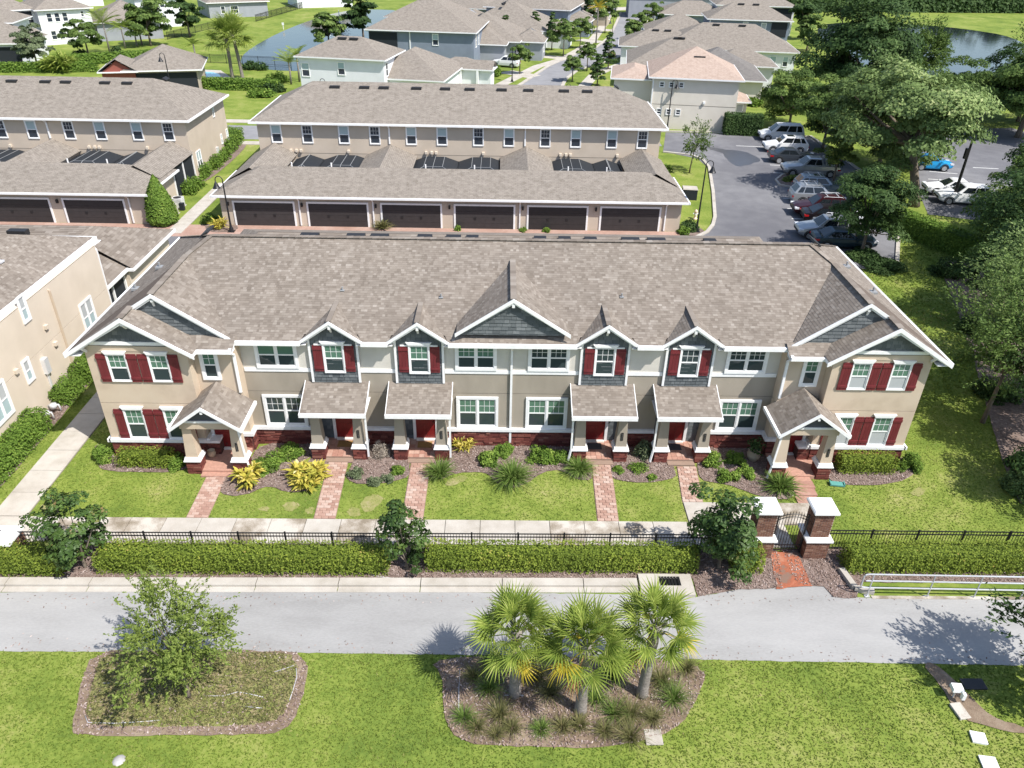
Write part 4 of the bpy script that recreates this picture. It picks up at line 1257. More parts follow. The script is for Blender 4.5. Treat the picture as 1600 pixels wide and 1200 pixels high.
# windows of the middle and the wings
for x, up in ((-10.35, 'pane_blind_reflect'), (-1.6, 'pane_blind_reflect'), (1.62, 'pane_dark'), (10.4, 'pane_dark')):
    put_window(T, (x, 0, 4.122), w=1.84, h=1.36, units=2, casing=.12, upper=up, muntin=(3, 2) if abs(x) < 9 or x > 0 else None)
for x, up in ((-10.33, 'pane_dark'), (-1.55, 'pane_blind_reflect'), (1.63, 'pane_blind_reflect'), (10.5, 'pane_blind_reflect')):
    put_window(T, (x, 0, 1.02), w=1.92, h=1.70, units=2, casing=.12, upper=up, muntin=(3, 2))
for s in (-1, 1):
    put_window(T, (s * 13.1, -.55, 3.82), w=.80, h=1.5, casing=.12, upper='pane_blind_reflect', muntin=(2, 2))
    for x in (15.0, 16.74):
        lo = 'pane_white' if s > 0 else 'pane_dark'
        put_window(T, (s * x, -1.1, 4.02), w=.84, h=1.36, casing=.04, header=.14, lower=lo, muntin=(3, 2))
        for q in (-1, 1): put_shutter(T, s * (x + q * .635), -1.105, 4.0, .42, 1.37)
        put_window(T, (s * (x - .06), -1.1, 1.02), w=.86, h=1.58, casing=.04, header=.14, lower=lo, muntin=(3, 2))
        for q in (-1, 1): put_shutter(T, s * (x - .06 + q * .64), -1.105, 1.04, .42, 1.54)

# the gabled end porches
for s in (-1, 1):
    X = s * 12.98
    zt, ze, hw, yf, yb = 3.74, 2.68, 1.47, -2.72, -.5
    pr = MB()
    o = None
    Pl = [(X, yf, zt), (X, yb, zt), (X - hw, yb, ze), (X - hw, yf, ze)]
    Pr = [(X, yf, zt), (X, yb, zt), (X + hw, yb, ze), (X + hw, yf, ze)]
    for P in (Pl, Pr): pr.poly(P); pr.poly([(p[0], p[1], p[2] - .1) for p in P][::-1])
    # outer slope runs on along the bay to the main wall
    xo = X - s * hw
    o = pr.build('porch_roof', M['deck'], T)
    s_ = MB(); courses(s_, Pl, 0.13, .09, .22, .008, .002, 340 + s); courses(s_, Pr, 0.13, .09, .22, .008, .002, 350 + s); s_.build('shingles', M['shingle'], o)["kind"] = "stuff"
    f = MB()
    for q in (-1, 1):
        rake(f, (X, zt + .03), (X + q * (hw + .06), ze - .02), yf - .05, .16)
        xx = X + q * hw
        f.box(min(xx, xx + q * .11), max(xx, xx + q * .11), yf - .02, yb, ze - .15, ze + .01)
    f.build('fascia', M['trim'], o)
    g = MB(); g.poly([(X, -2.42, zt - .2), (X - hw + .35, -2.42, ze + .1), (X + hw - .35, -2.42, ze + .1)]); g.box(X - .9, X + .9, -2.42, -2.36, 2.86, 2.9); g.build('gable_face', M['panel_dark'], o)
    f = MB(); f.box(X - 1.05, X + 1.05, -2.47, -2.42, 2.80, 2.90); f.box(X - .05, X + .05, -2.74, -2.43, zt - .32, zt - .2); f.build('gable_band', M['trim'], o)
    bm = MB(); bm.box(X - 1.2, X + 1.2, -2.42, -2.02, 2.46, 2.80)
    for q in (-1, 1): bm.box(X + q * 1.0 - .2, X + q * 1.0 + .2, -2.02, -.56, 2.46, 2.66)
    bm.build('porch_beam', M['wall_beige'], T)
    cl = MB(); cl.box(X - 1.3, X + 1.3, -2.4, -.56, 2.662, 2.68); cl.build('porch_ceiling', M['trim'], T)
    z0 = 0.0
    for q in (-1, 1): pier(T, X + q * 1.02, -2.06, z0, .68, 2.46, 440 + q * 4 + s * 9, M['wall_beige'], .60, num=(q > 0))
    fl = MB(); fl.box(X - 1.05, X + 1.05, -2.35, -.57, 0, .18)
    if s < 0: fl.box(X - .7, X + .7, -2.62, -2.35, 0, .09)
    else:
        fl.box(X - .74, X + .46, -2.62, -2.35, 0, .12)
    fl.build('porch_floor', M['paver_face'], T)
    front_door(T, s * 13.08 if s < 0 else 13.05, -.6, .18, .86)
    xs_, xe_ = sorted((s * 13.75, s * 13.2))
    lw = MB(); lw.box(xs_, xe_, -1.1, -.62, 0.18, .8); lo_ = lw.build('porch_side_wall', M['stone_back'], T)
    st = MB(); stone_wall(st, xs_, xe_, -1.1, .18, .8, 470 + s, .05); st.build('stone_facing', M['stone'], lo_)["kind"] = "stuff"
    lc = MB(); lc.box(xs_ - .03, xe_ + .03, -1.16, -.60, .8, .92); lc.build('cap', M['trim'], lo_)
    downspout(T, [(X - s * (hw + .06), yf + .1, 2.6), (X - s * 1.2, -2.25, 2.3), (X - s * 1.32, -2.3, .8), (X - s * 1.5, -2.45, .1)])

# pipes and vents on the roof
for (px, py) in (((-7.62, 2.1)), ((-3.2, 1.8)), ((4.9, 1.95)),):
    b = MB(); z = 5.70 + (py + .42) * .492
    b.box(px - .09, px + .09, py - .09, py + .09, z + .0, z + .03, m=0); b.lathe([(.035, 0), (.035, .18), (.0, .18)], (px, py, z), 8)
    b.build('vent_pipe', M['frame_grey'], T)
for s, xx, yy in ((-1, 17.0, 5.2), (-1, 17.5, 3.4), (1, 16.6, 5.9), (1, 16.9, 3.3)):
    b = MB(); z = 5.58 + (18.55 - xx) * .628
    b.box(s * xx - .16, s * xx + .16, yy - .16, yy + .16, z + .0, z + .1); b.lathe([(.05, 0), (.05, .3), (0, .3)], (s * xx, yy, z), 8)
    b.build('vent_pipe', M['frame_grey'], T)
for s, xx, yy in ((-1, 14.9, 6.6), (1, 14.95, 6.6)):
    b = MB(); z = 5.58 + (18.55 - xx) * .628
    fr = Matrix.Translation((s * xx, yy, z)) @ Matrix.Rotation(s * R(32.1), 4, 'Y')
    b.box(-.22, .22, -.5, .5, .02, .12, fr=fr); b.build('roof_vent', M['blackroof'], T)

# rear garage wing behind the ridge
gw = MB(); gw.box(-17.8, 17.0, 12.0, 20.8, 0, 2.45); gw.build('garage_wing', M['wall_rear'], T)
s_ = MB()
zr, yr = 4.5, 15.7
rp = [[(-18.1, 12.0, 2.95), (-15.4, yr, zr), (14.9, yr, zr), (17.3, 12.0, 2.95)], [(-18.2, 21.2, 2.6), (17.4, 21.2, 2.6), (14.9, yr, zr), (-15.4, yr, zr)],
      [(-18.2, 21.2, 2.6), (-15.4, yr, zr), (-18.1, 12.0, 2.95)], [(17.4, 21.2, 2.6), (17.3, 12.0, 2.95), (14.9, yr, zr)]]
for i, p in enumerate(rp): courses(s_, p, .2, .3, .6, .02, .004, 360 + i)
d_ = MB()
for p in rp: d_.poly(p)
o = d_.build('garage_roof', M['deck'], T)
s_.build('shingles', M['shingle'], o)["kind"] = "stuff"
for qx in (-12.2, -9.4, -7.95, -5.2, -3.45, -2.3, 1.85, 3.35, 4.95, 7.4, 9.0, 12.3):
    q = Vector((qx, 0, 0))
    b = MB(); L = rnd.choice([.9, .75, 1.1])
    b.box(q.x - L / 2, q.x + L / 2, yr - .75, yr - .2, zr - .1, zr + .10); b.build('roof_vent', M['blackroof'], T)

# ------------------------------------------------------------------ generic hip-roofed volumes
def hip(mb, x0, x1, y0, y1, z, slope, uvm=True, gable=()):
    """hip roof over a rectangle; gable: which ends ('x0','x1','y0','y1') are gabled"""
    w, d = x1 - x0, y1 - y0
    f = uvpoly if uvm else (lambda m, p: m.poly(p))
    if w >= d:
        h = d / 2 * slope; ym = (y0 + y1) / 2
        a = x0 if 'x0' in gable else x0 + d / 2
        c = x1 if 'x1' in gable else x1 - d / 2
        A, B = (a, ym, z + h), (c, ym, z + h)
        f(mb, [(x0, y0, z), (x1, y0, z), B, A]); f(mb, [(x1, y1, z), (x0, y1, z), A, B])
        if 'x0' not in gable: f(mb, [(x0, y1, z), (x0, y0, z), A])
        if 'x1' not in gable: f(mb, [(x1, y0, z), (x1, y1, z), B])
    else:
        h = w / 2 * slope; xm = (x0 + x1) / 2
        a = y0 if 'y0' in gable else y0 + w / 2
        c = y1 if 'y1' in gable else y1 - w / 2
        A, B = (xm, a, z + h), (xm, c, z + h)
        f(mb, [(x0, y1, z), (x0, y0, z), A, B]); f(mb, [(x1, y0, z), (x1, y1, z), B, A])
        if 'y0' not in gable: f(mb, [(x0, y0, z), (x1, y0, z), A])
        if 'y1' not in gable: f(mb, [(x1, y1, z), (x0, y1, z), B])
    return z + h


def volume(root, x0, x1, y0, y1, h, wall, roof, slope=.5, ov=.45, vents=0, gable=(), z0=0.0, floors=0):
    b = MB(); b.box(x0, x1, y0, y1, z0, h - .02)
    if gable:
        w, d = x1 - x0 + 2 * ov, y1 - y0 + 2 * ov
        if w >= d:
            for g in gable:
                xx = x0 if g == 'x0' else x1
                b.poly([(xx, y0, h - .02), (xx, y1, h - .02), (xx, (y0 + y1) / 2, h - .05 + (y1 - y0) / 2 * slope + ov * slope * .6)])
        else:
            for g in gable:
                yy = y0 if g == 'y0' else y1
                b.poly([(x0, yy, h - .02), (x1, yy, h - .02), ((x0 + x1) / 2, yy, h - .05 + (x1 - x0) / 2 * slope + ov * slope * .6)])
    wo = b.build('wall', wall, root)
    r = MB()
    zt = hip(r, x0 - ov, x1 + ov, y0 - ov, y1 + ov, h + .08, slope, gable=gable)
    ro = r.build('roof', roof, root)
    f = MB()
    a, c, d, e = x0 - ov, x1 + ov, y0 - ov, y1 + ov
    f.box(a - .06, c + .06, d - .06, d + .02, h - .08, h + .075); f.box(a - .06, c + .06, e - .02, e + .06, h - .08, h + .075)
    f.box(a - .06, a + .02, d + .02, e - .02, h - .08, h + .075); f.box(c - .02, c + .06, d + .02, e - .02, h - .08, h + .075)
    f.box(a + .02, c - .02, d + .02, e - .02, h - .06, h - .03)
    f.build('gutter', M['trim'], root)
    if vents and (x1 - x0) >= (y1 - y0):
        ym = (y0 + y1) / 2
        for k in range(vents):
            q = MB(); xx = x0 + (y1 - y0) / 2 + (x1 - x0 - (y1 - y0)) * (k + .5) / vents
            q.box(xx - .55, xx + .55, ym - .95, ym - .5, zt - .5 * slope - .06, zt - .5 * slope + .14); q.build('roof_vent', M['blackroof'], ro)
    return ro


def far_windows(root, specs):
    """specs: (x, y, z, rz, w, h, upper, lower)"""
    for (x, y, z, rz, w_, h_, up, lo) in specs:
        put_window(root, (x, y, z), rz, w=w_, h=h_, casing=.07, upper=up, lower=lo, muntin=None)


# ------------------------------------------------------------------ the rear townhouse rows (garages towards us, screened courts between)
def rear_row(label, X0, X1, units, side_windows=False, doors=None):
    root = empty('townhouse_building', ((X0 + X1) / 2, 29.05, 0), label=label, cat='townhouses')
    hx = (X1 - X0) / 2
    L = lambda x: x - (X0 + X1) / 2
    uw = (X1 - X0) / units
    # garages
    b = MB(); b.box(-hx, hx, 0, 6.0, 0, 2.42); b.build('garage_wall', M['wall_rear'], root)
    P = [[(-hx - .42, -.42, 2.52), (hx + .42, -.42, 2.52), (hx - 2.8, 2.62, 3.98), (-hx + 2.8, 2.62, 3.98)],
         [(hx + .42, 6.3, 2.52), (-hx - .42, 6.3, 2.52), (-hx + 2.8, 2.62, 3.98), (hx - 2.8, 2.62, 3.98)],
         [(-hx - .42, 6.3, 2.52), (-hx - .42, -.42, 2.52), (-hx + 2.8, 2.62, 3.98)],
         [(hx + .42, -.42, 2.52), (hx + .42, 6.3, 2.52), (hx - 2.8, 2.62, 3.98)]]
    r = MB()
    for p in P: uvpoly(r, p)
    r.build('garage_roof', M['shingle_far'], root)
    g = MB(); g.box(-hx - .44, hx + .44, -.55, -.42, 2.37, 2.52)
    for s in (-1, 1): g.box(*sorted((s * (hx + .42), s * (hx + .52))), -.55, 6.3, 2.37, 2.52)
    g.build('gutter', M['trim'], root)
    for u in range(units):
        cxu = -hx + uw * (u + .5) + (.0 if units != 6 else 0)
        cxu = -hx + .95 + 2.4 + (u * (X1 - X0 - 1.6) / units)
        f = MB(); f.box(cxu - 2.42, cxu - 2.28, -.06, 0, 0, 2.0); f.box(cxu + 2.28, cxu + 2.42, -.06, 0, 0, 2.0); f.box(cxu - 2.28, cxu + 2.28, -.06, 0, 1.86, 2.0)
        fo = f.build('door_frame', M['trim'], root)
        d = MB()
        for k in range(4): d.box(cxu - 2.28, cxu + 2.28, -.035, 0, k * .465 + .004, (k + 1) * .465 - .006)
        do = d.build('garage_door', M['garage'], root)
        for q in (-.75, .75):
            h_ = MB(); h_.box(cxu + q - .09, cxu + q + .09, -.06, -.035, .75, .95); h_.build('handle', M['black'], do)
        lt = MB(); xx = cxu - 2.75; lt.box(xx - .07, xx + .07, -.2, -.03, 1.62, 1.9); lt.box(xx - .03, xx + .03, -.05, 0, 1.66, 1.75); lt.build('wall_lamp', M['black'], root)
        if u % 2 == 1 or u == 0:
            downspout(root, [(cxu + 2.78, -.5, 2.4), (cxu + 2.78, -.07, 2.1), (cxu + 2.78, -.07, .08)], .05)
    # link roofs and screened courts
    Y0, YW = 6.0, 10.95
    for u in range(0, units + 1, 2):
        xc = -hx + uw * u
        half = 2.3 if 0 < u < units else 1.9
        if u == 0: xc += 1.7
        if u == units: xc -= 1.7
        b = MB(); b.box(xc - half + .3, xc + half - .3, 6.0, YW, 0, 2.6); b.build('link_wall', M['wall_rear'], root)
        r = MB(); uvpoly(r, [(xc - half, 3.0, 2.7), (xc, 3.0, 3.72), (xc, YW, 3.72), (xc - half, YW, 2.7)]); uvpoly(r, [(xc + half, YW, 2.7), (xc, YW, 3.72), (xc, 3.0, 3.72), (xc + half, 3.0, 2.7)])
        r.build('link_roof', M['shingle_far'], root)
    for u in range(units):
        xa = -hx + uw * u + (.0 if u % 2 else 1.9); xb = -hx + uw * (u + 1) - (1.9 if u % 2 else .0)
        if u == 0: xa = -hx + 3.5
        if u == units - 1: xb = -hx + uw * units - 3.6
        xm = (xa + xb) / 2
        b = MB()
        z0, z1 = 2.3, 2.72
        q = [(xa, 6.4, z0), (xb, 6.4, z0), (xb, 10.8, z0), (xa, 10.8, z0)]
        e = 1.25
        t = [(xa + e, 7.6, z1), (xb - e, 7.6, z1), (xb - e, 10.8, z1), (xa + e, 10.8, z1)]
        b.poly([q[0], q[1], t[1], t[0]]); b.poly([q[1], q[2], t[2], t[1]]); b.poly([q[3], q[0], t[0], t[3]]); b.poly(t)
        so = b.build('court_screen', M['screen'], root)
        b = MB()
        for aa, cc in ((q[0], t[0]), (q[1], t[1]), (t[0], t[1]), (t[0], t[3]), (t[1], t[2]), (q[0], q[1]), (q[3], q[0]), (q[1], q[2])): b.beam(aa, cc, .035, .035)
        b.beam((xm, 6.4, z0 + .03), (xm, 7.6, z1 + .03), .035, .035); b.beam((xm, 7.6, z1 + .03), (xm, 10.8, z1 + .03), .035, .035)
        b.build('screen_frame', M['frame_grey'], so)
        v = MB(); v.tube([(xm - .5, 6.2, 2.5), (xm - .5, 6.2, 3.3)], .06, 6); v.build('vent_pipe', M['trim'], root)
    # two-storey block
    b = MB(); b.box(-hx + .35, hx - .1, YW, 21.5, 0, 5.42); b.build('wall', M['wall_rear'], root)
    j = MB(); j.box(-hx + .35, hx - .1, YW - .012, YW, 2.80, 2.83); j.build('floor_joint', M['joint'], root)
    ea, eb, y0, y1, z = -hx - .1, hx + .35, YW - .42, 21.9, 5.55
    rz, ry = 8.0, 16.0
    P = [[(ea, y0, z), (eb, y0, z), (eb - 4.6, ry, rz), (ea + 4.6, ry, rz)], [(eb, y1, z), (ea, y1, z), (ea + 4.6, ry, rz), (eb - 4.6, ry, rz)],
         [(ea, y1, z), (ea, y0, z), (ea + 4.6, ry, rz)], [(eb, y0, z), (eb, y1, z), (eb - 4.6, ry, rz)]]
    r = MB()
    for p in P: uvpoly(r, p)
    ro = r.build('roof', M['shingle_far'], root)
    g = MB(); g.box(ea, eb, y0 - .12, y0, z - .17, z); g.box(ea - .12, ea, y0 - .12, y1, z - .17, z); g.box(eb, eb + .12, y0 - .12, y1, z - .17, z); g.box(ea, eb, y0, YW, z - .17, z - .15)
    for s, xx in ((-1, ea), (1, eb)): g.box(*sorted((xx, xx - s * .45)), YW, y1, z - .17, z - .15)
    g.build('gutter', M['trim'], root)
    k = 2 * units
    for i in range(k):
        x = -hx + .35 + (X1 - X0 - .45) * (i + .5) / k + (.15 if i % 2 == 0 else -.1)
        up = 'pane_teal' if (i * 7 + units) % 5 not in (2, 3) else 'pane_far'
        put_window(root, (x, YW, 3.68), w=.96, h=1.6, casing=.07, upper=up, lower='pane_far', muntin=(3, 2) if up == 'pane_far' else None)
    for i in range(1, units, 2) if units == 6 else ():
        pass
    for i in (2, 4) if units == 6 else (units - 2,):
        x = -hx + uw * i - .1
        downspout(root, [(x, y0 - .05, 5.4), (x, YW - .06, 5.1), (x, YW - .06, 3.75)], .06)
    for u in range(units):
        xm = -hx + uw * (u + .5) + (.6 if u % 2 == 0 else -.6)
        for q in ((-.5, 0, .4) if u % 2 == 0 else (-.2,)):
            v = MB(); v.box(xm + q - .11, xm + q + .11, YW - .22, YW, 2.95, 3.15); v.box(xm + q - .08, xm + q + .08, YW - .2, YW - .05, 2.88, 2.95); v.build('vent_hood', M['wall_cream'], root)
    nv = int((X1 - X0) / 3.6)
    for i in range(nv):
        q = MB(); xx = ea + 5.2 + (eb - ea - 10.4) * (i + rnd.uniform(.25, .75)) / nv
        q.box(xx - .45, xx + .45, ry - 1.0, ry - .6, rz - .44, rz - .22); q.build('roof_vent', M['blackroof'], ro)
    for s in (1,):
        q = MB(); fr = Matrix.Translation((eb - 3.9, ry + 1.2, rz - .3)) @ Matrix.Rotation(R(28), 4, 'Y'); q.box(-.2, .2, -.45, .45, 0, .12, fr=fr); q.build('roof_vent', M['blackroof'], ro)
    if side_windows:
        xw = hx - .1
        for (y, z_, w2, h2, un) in ((12.6, .72, 1.15, 1.7, 2), (18.2, 4.15, .5, 1.0, 1), (19.2, 1.35, .45, .95, 1), (21.0, 1.0, .5, 1.35, 1)):
            put_window(root, (xw, y, z_), R(90), w=w2, h=h2, units=un, casing=.05, upper='pane_teal', lower='pane_far', muntin=None)
        m_ = MB(); m_.box(xw, xw + .18, 17.2, 17.6, .8, 1.5); m_.build('meter_box', M['alu'], root)
        dk_ = MB(); dk_.box(hx - 1.0, hx - .02, 6.02, 10.9, .05, 2.5); dk_.build('screened_porch', M['screen'], root)
        for yy in (6.1, 8.4, 10.8):
            p_ = MB(); p_.box(hx - .12, hx + .06, yy - .07, yy + .07, 0, 2.6); p_.build('porch_post', M['trim'], root)
    return root


rear_row('beige rear townhouse row with six dark garage doors facing the alley', -22.45, 13.65, 6)
rear_row('beige townhouse row on the left with dark garage doors and a pale side wall', -64.4, -28.25, 6, True)

# ------------------------------------------------------------------ the neighbouring front row, of which the side wall shows
LB = empty('townhouse_building', (-22.95, 0, 0), label='neighbouring cream townhouse showing its tall side wall with meter box at the left edge', cat='townhouses')
b = MB(); b.box(-19, 0, -12, 10.8, 0, 2.86); b.box(-19, 0, -12, 10.8, 2.885, 5.45); b.build('wall', M['wall_cream'], LB)
b = MB(); b.box(-18.95, -.04, -11.96, 10.76, 2.84, 2.9); b.build('floor_joint', M['joint'], LB)
s_ = MB(); d_ = MB()
rp = [[(-.0 - .38 + .0, -12.5, 5.6), (-.38, 11.6, 5.6), (-4.6, 4.95, 8.34), (-4.6, -12.5, 8.34)]]
rp = [[(-.38, -12.5, 5.6), (-.38, 11.6, 5.6), (-4.7, 4.95, 8.34), (-4.7, -12.5, 8.34)],
      [(-.38, 11.6, 5.6), (-20, 11.6, 5.6), (-20, 4.95, 8.34), (-4.7, 4.95, 8.34)],
      [(-4.7, -12.5, 8.34), (-4.7, 4.95, 8.34), (-20, 4.95, 8.34), (-20, -12.5, 8.34)]]
rp[0] = [(p[0] + .0, p[1], p[2]) for p in rp[0]]
for i, p in enumerate(rp):
    d_.poly(p); courses(s_, p, 0.13, .09, .22, .008, .002, 500 + i)
o = d_.build('roof', M['deck'], LB)
s_.build('shingles', M['shingle'], o)["kind"] = "stuff"
g = MB(); g.box(-.38, -.25, -12.5, 11.7, 5.44, 5.61); g.box(-20, -.38, 11.6, 11.72, 5.44, 5.61); g.box(-.38, 0, -12.4, 11.6, 5.42, 5.44); g.build('gutter', M['trim'], LB)
for (y, z, w_, h_, un) in ((8.27, 1.55, 1.35, 1.75, 2), (3.3, 4.55, .62, 1.35, 1), (2.13, 1.95, .62, 1.2, 1), (-.35, 1.45, 1.35, 1.75, 2)):
    put_window(LB, (0, y, z), R(90), w=w_, h=h_, units=un, casing=.1, upper='pane_white', lower='pane_teal', muntin=None)
m_ = MB(); m_.box(0, .2, 3.2, 3.55, 1.7, 2.5); m_.box(.01, .1, 3.3, 3.4, .4, 1.7); m_.build('meter_box', M['alu'], LB)
for (y, z) in ((4.4, 3.6), (1.3, 2.9), (4.7, 2.5)):
    v = MB(); v.box(0, .14, y - .12, y + .12, z, z + .2); v.build('vent_hood', M['wall_cream'], LB)
downspout(LB, [(-.3, 5.55, 5.42), (.06, 5.55, 5.1), (.06, 5.55, .1)], .045).data.materials[0] = M['wall_beige']
downspout(LB, [(-.2, 10.9, 5.42), (-.02, 10.86, 5.1), (-.02, 10.86, .1)], .05)
for (x, y) in ((-1.9, 5.6), (-2.3, 1.9)):
    b = MB(); z = 5.6 + (-x - .38) * .634; b.box(x - .15, x + .15, y - .15, y + .15, z, z + .08); b.lathe([(.05, 0), (.05, .28), (0, .28)], (x, y, z), 8); b.build('vent_pipe', M['alu'], LB)
for y in (6.0,):
    for x in (-10.6, -6.8):
        b = MB(); b.box(x - .55, x + .55, 14.9, 15.4, 4.3, 4.62); b.build('roof_vent', M['blackroof'], LB)
b = MB(); b.box(-19, -.35, 14.3, 20.6, 0, 2.45); b.box(-19, -3.2, 10.8, 14.3, 0, 2.45); b.build('garage_wing', M['wall_cream'], LB)
b = MB(); b.box(-3.2, -.7, 10.82, 14.28, .0, 2.4); o = b.build('screened_porch', M['screen'], LB)
for y in (11.0, 12.6, 14.2):
    b = MB(); b.box(-.78, -.6, y - .07, y + .07, 0, 2.5); b.build('porch_post', M['trim'], LB)
s_ = MB(); d_ = MB()
rp = [[(-.05, 14.3, 2.55), (-.05, 21.1, 2.55), (-3.0, 16.4, 4.45), (-3.0, 14.3, 4.45)], [(-.4, 10.6, 2.6), (-.4, 14.3, 2.6), (-3.0, 14.3, 4.2), (-3.0, 10.6, 4.2)],
      [(-.05, 21.1, 2.55), (-19, 21.1, 2.55), (-19, 16.4, 4.45), (-3.0, 16.4, 4.45)], [(-3.0, 11.6, 3.2), (-3.0, 16.4, 4.45), (-19, 16.4, 4.45), (-19, 11.6, 3.2)]]
for i, p in enumerate(rp): d_.poly(p); courses(s_, p, .2, .25, .55, .02, .004, 520 + i)
o = d_.build('garage_roof', M['deck'], LB); s_.build('shingles', M['shingle'], o)["kind"] = "stuff"
g = MB(); g.box(-.05, .06, 14.3, 21.2, 2.40, 2.56); g.box(-.4, -.28, 10.7, 14.3, 2.44, 2.61); g.box(-.4, .06, 14.18, 14.3, 2.42, 2.58); g.build('garage_gutter', M['trim'], LB)

# ------------------------------------------------------------------ houses farther back
M['w_white'] = noisy('white_siding', (.66, .68, .70), (.72, .74, .76), 1, .8)
M['w_paleblue'] = noisy('pale_blue_siding', (.67, .68, .71), (.73, .74, .77), 1, .8)
M['w_blue'] = noisy('blue_siding', (.175, .205, .26), (.205, .24, .3), 1, .8)
M['w_slate'] = noisy('slate_siding', (.27, .285, .32), (.31, .325, .36), 1, .8)
M['w_ecru'] = noisy('ecru_stucco', (.615, .57, .50), (.67, .625, .555), .8, .9)
M['w_tan'] = noisy('tan_stucco', (.4, .34, .28), (.45, .39, .32), .8, .9)
M['w_brick'] = plain('red_brick_wall', (.25, .075, .055), .9)
D, DF, DT = 'pane_dark', 'pane_far', 'pane_teal'


def house(label, p0, p1, rzdeg=0):
    r = empty('house', (p0, p1, 0), R(rzdeg), label, 'house')
    return r


# behind the rear row, left to right of the street
h = house('pale blue white house with grey shingle roof and small porch behind the rear row', -27.0, 75.2, -10)
volume(h, .4, 11.6, .4, 8.5, 5.42, M['w_paleblue'], M['shingle_far'], .45, .4, 2)
far_windows(h, [(1.2, .4, 3.0, 0, 1.1, 1.7, DT, DF), (6.0, .4, 3.4, 0, 1.0, 1.6, DT, DF), (11.6, 1.6, 3.3, R(90), 1.0, 1.7, DF, DF)])
volume(h, 8.0, 18.6, 2.0, 14.5, 3.0, M['w_white'], M['shingle_far'], .5, .4, 2)
volume(h, 15.4, 21.0, 13.0, 17.0, 2.85, M['w_tan'], M['shingle_far'], .45, .4)
b = MB()
for x in (16.6, 18.8, 21.2): b.box(x - .16, x + .16, 12.0, 12.32, 0, 2.85)
b.build('porch_columns', M['trim'], h)
volume(h, 18.5, 23.0, 12.4, 15.0, 2.86, M['w_white'], M['shingle_far'], .6, .35, gable=('x1',))
h = house('blue grey two storey house beyond the pond shore with wide hip roof', -22.0, 100.4, -6)
volume(h, .5, 17.0, .5, 15.5, 5.6, M['w_blue'], M['shingle_far'], .48, .5)
far_windows(h, [(11.0, .5, 3.6, 0, 1.0, 1.7, DT, DF), (17.0, 3.0, 3.2, R(90), 1.3, 2.0, DF, DF), (17.0, 6.0, 3.2, R(90), 1.0, 2.0, DF, DF)])
b = MB(); b.box(.6, 5.0, .42, .5, 3.0, 5.3); b.build('screened_porch', M['screen'], h)
downspout(h, [(7.0, .44, 5.5), (7.0, .44, .2)], .08)
volume(h, 14.0, 21.0, 8.0, 20.0, 3.0, M['w_slate'], M['shingle_far'], .5, .4)
for (lab, x, y, rz, wl, w_, d_, hh) in (('low slate house left of the street, nearest the pond lawn', -11.0, 111, -8, 'w_slate', 13.0, 14, 3.1), ('white gabled house facing the curve of the street', -8.5, 127, -12, 'w_white', 16, 15, 3.1),
                                        ('two storey slate house near the end of the street on its left side', -4.0, 144, -14, 'w_blue', 17, 16, 5.0), ('single storey house with tan porch by the palm on the street', 2.0, 163, -14, 'w_tan', 17, 16, 3.1), ('farthest grey roofed house on the left of the street', 8.0, 184, -14, 'w_slate', 15, 16, 3.1), ('low roofed house between the pond lawn and the street houses', -24, 141, -14, 'w_white', 14, 15, 3.1), ('low roofed house closest to the far side of the pond lawn', -18, 162, -14, 'w_slate', 15, 15, 3.1)):
    h = house(lab, x, y, rz)
    ro = volume(h, 0, w_, 0, d_, hh, M[wl], M['shingle_far'], .5, .5)
    for k in range(4):
        q = MB(); q.box(w_ / 2 - 1.2, w_ / 2 - .8, d_ * (.3 + .1 * k), d_ * (.3 + .1 * k) + .9, hh + .2 + w_ / 2 * .5 - .55, hh + .2 + w_ / 2 * .5 - .3); q.build('roof_vent', M['blackroof'], ro)
    volume(h, w_ - 1, w_ + 4.0, 2, 8, 2.9, M[wl], M['shingle_far'], .55, .4, gable=('x1',))
    volume(h, w_ - .5, w_ + 2.5, 9.5, 14, 2.9, M['w_white'], M['shingle_far'], .55, .4, gable=('x1',))
    far_windows(h, [(w_ + 4.0, 5, 1.0, R(90), 1.5, 1.4, DF, DF), (w_ + 2.5, 11.7, 1.0, R(90), 1.2, 1.4, DF, DF), (3, 0, 1.0, 0, 1.1, 1.5, DT, DF), (8, 0, 1.0, 0, 1.1, 1.5, DT, DF)])

# right of the street
h = house('ecru two storey house with pinkish tan hip roof beside the parking lot', 16.9, 63.6, -8)
volume(h, -.2, 9.6, .2, 10.4, 5.7, M['w_ecru'], M['shingle_tan'], .5, .45)
far_windows(h, [(.9, .2, 4.62, 0, .62, .66, DF, DF), (2.0, .2, 4.62, 0, .62, .66, DF, DF), (3.1, .2, 4.62, 0, .62, .66, DF, DF), (.9, .2, 1.6, 0, .62, .7, DF, DF), (2.0, .2, 1.6, 0, .62, .7, DF, DF), (3.1, .2, 1.6, 0, .62, .7, DF, DF)])
j = MB(); j.box(-.2, 9.6, .185, .2, 2.75, 2.79); j.build('floor_joint', M['joint'], h)
v = MB(); v.box(5.8, 6.05, -.0, .2, 3.0, 3.25); v.build('vent_hood', M['trim'], h)
downspout(h, [(-.1, .14, 5.6), (-.1, .14, .2)], .07)
q = MB(); q.box(4.4, 5.7, 3.2, 3.7, 7.35, 7.65); q.build('roof_vent', M['blackroof'], h)
volume(h, -4.6, 0, 2.0, 9.5, 5.1, M['w_ecru'], M['shingle_tan'], .35, .4)
volume(h, 8.8, 11.4, 4.0, 8.0, 2.7, M['w_ecru'], M['shingle_tan'], .45, .4)
far_windows(h, [(10.6, 4.0, .6, 0, .9, 1.9, 'pane_white', DF)])
h = house('white house with grey shingle roof and dark porch behind the ecru house', 22.5, 79, -8)
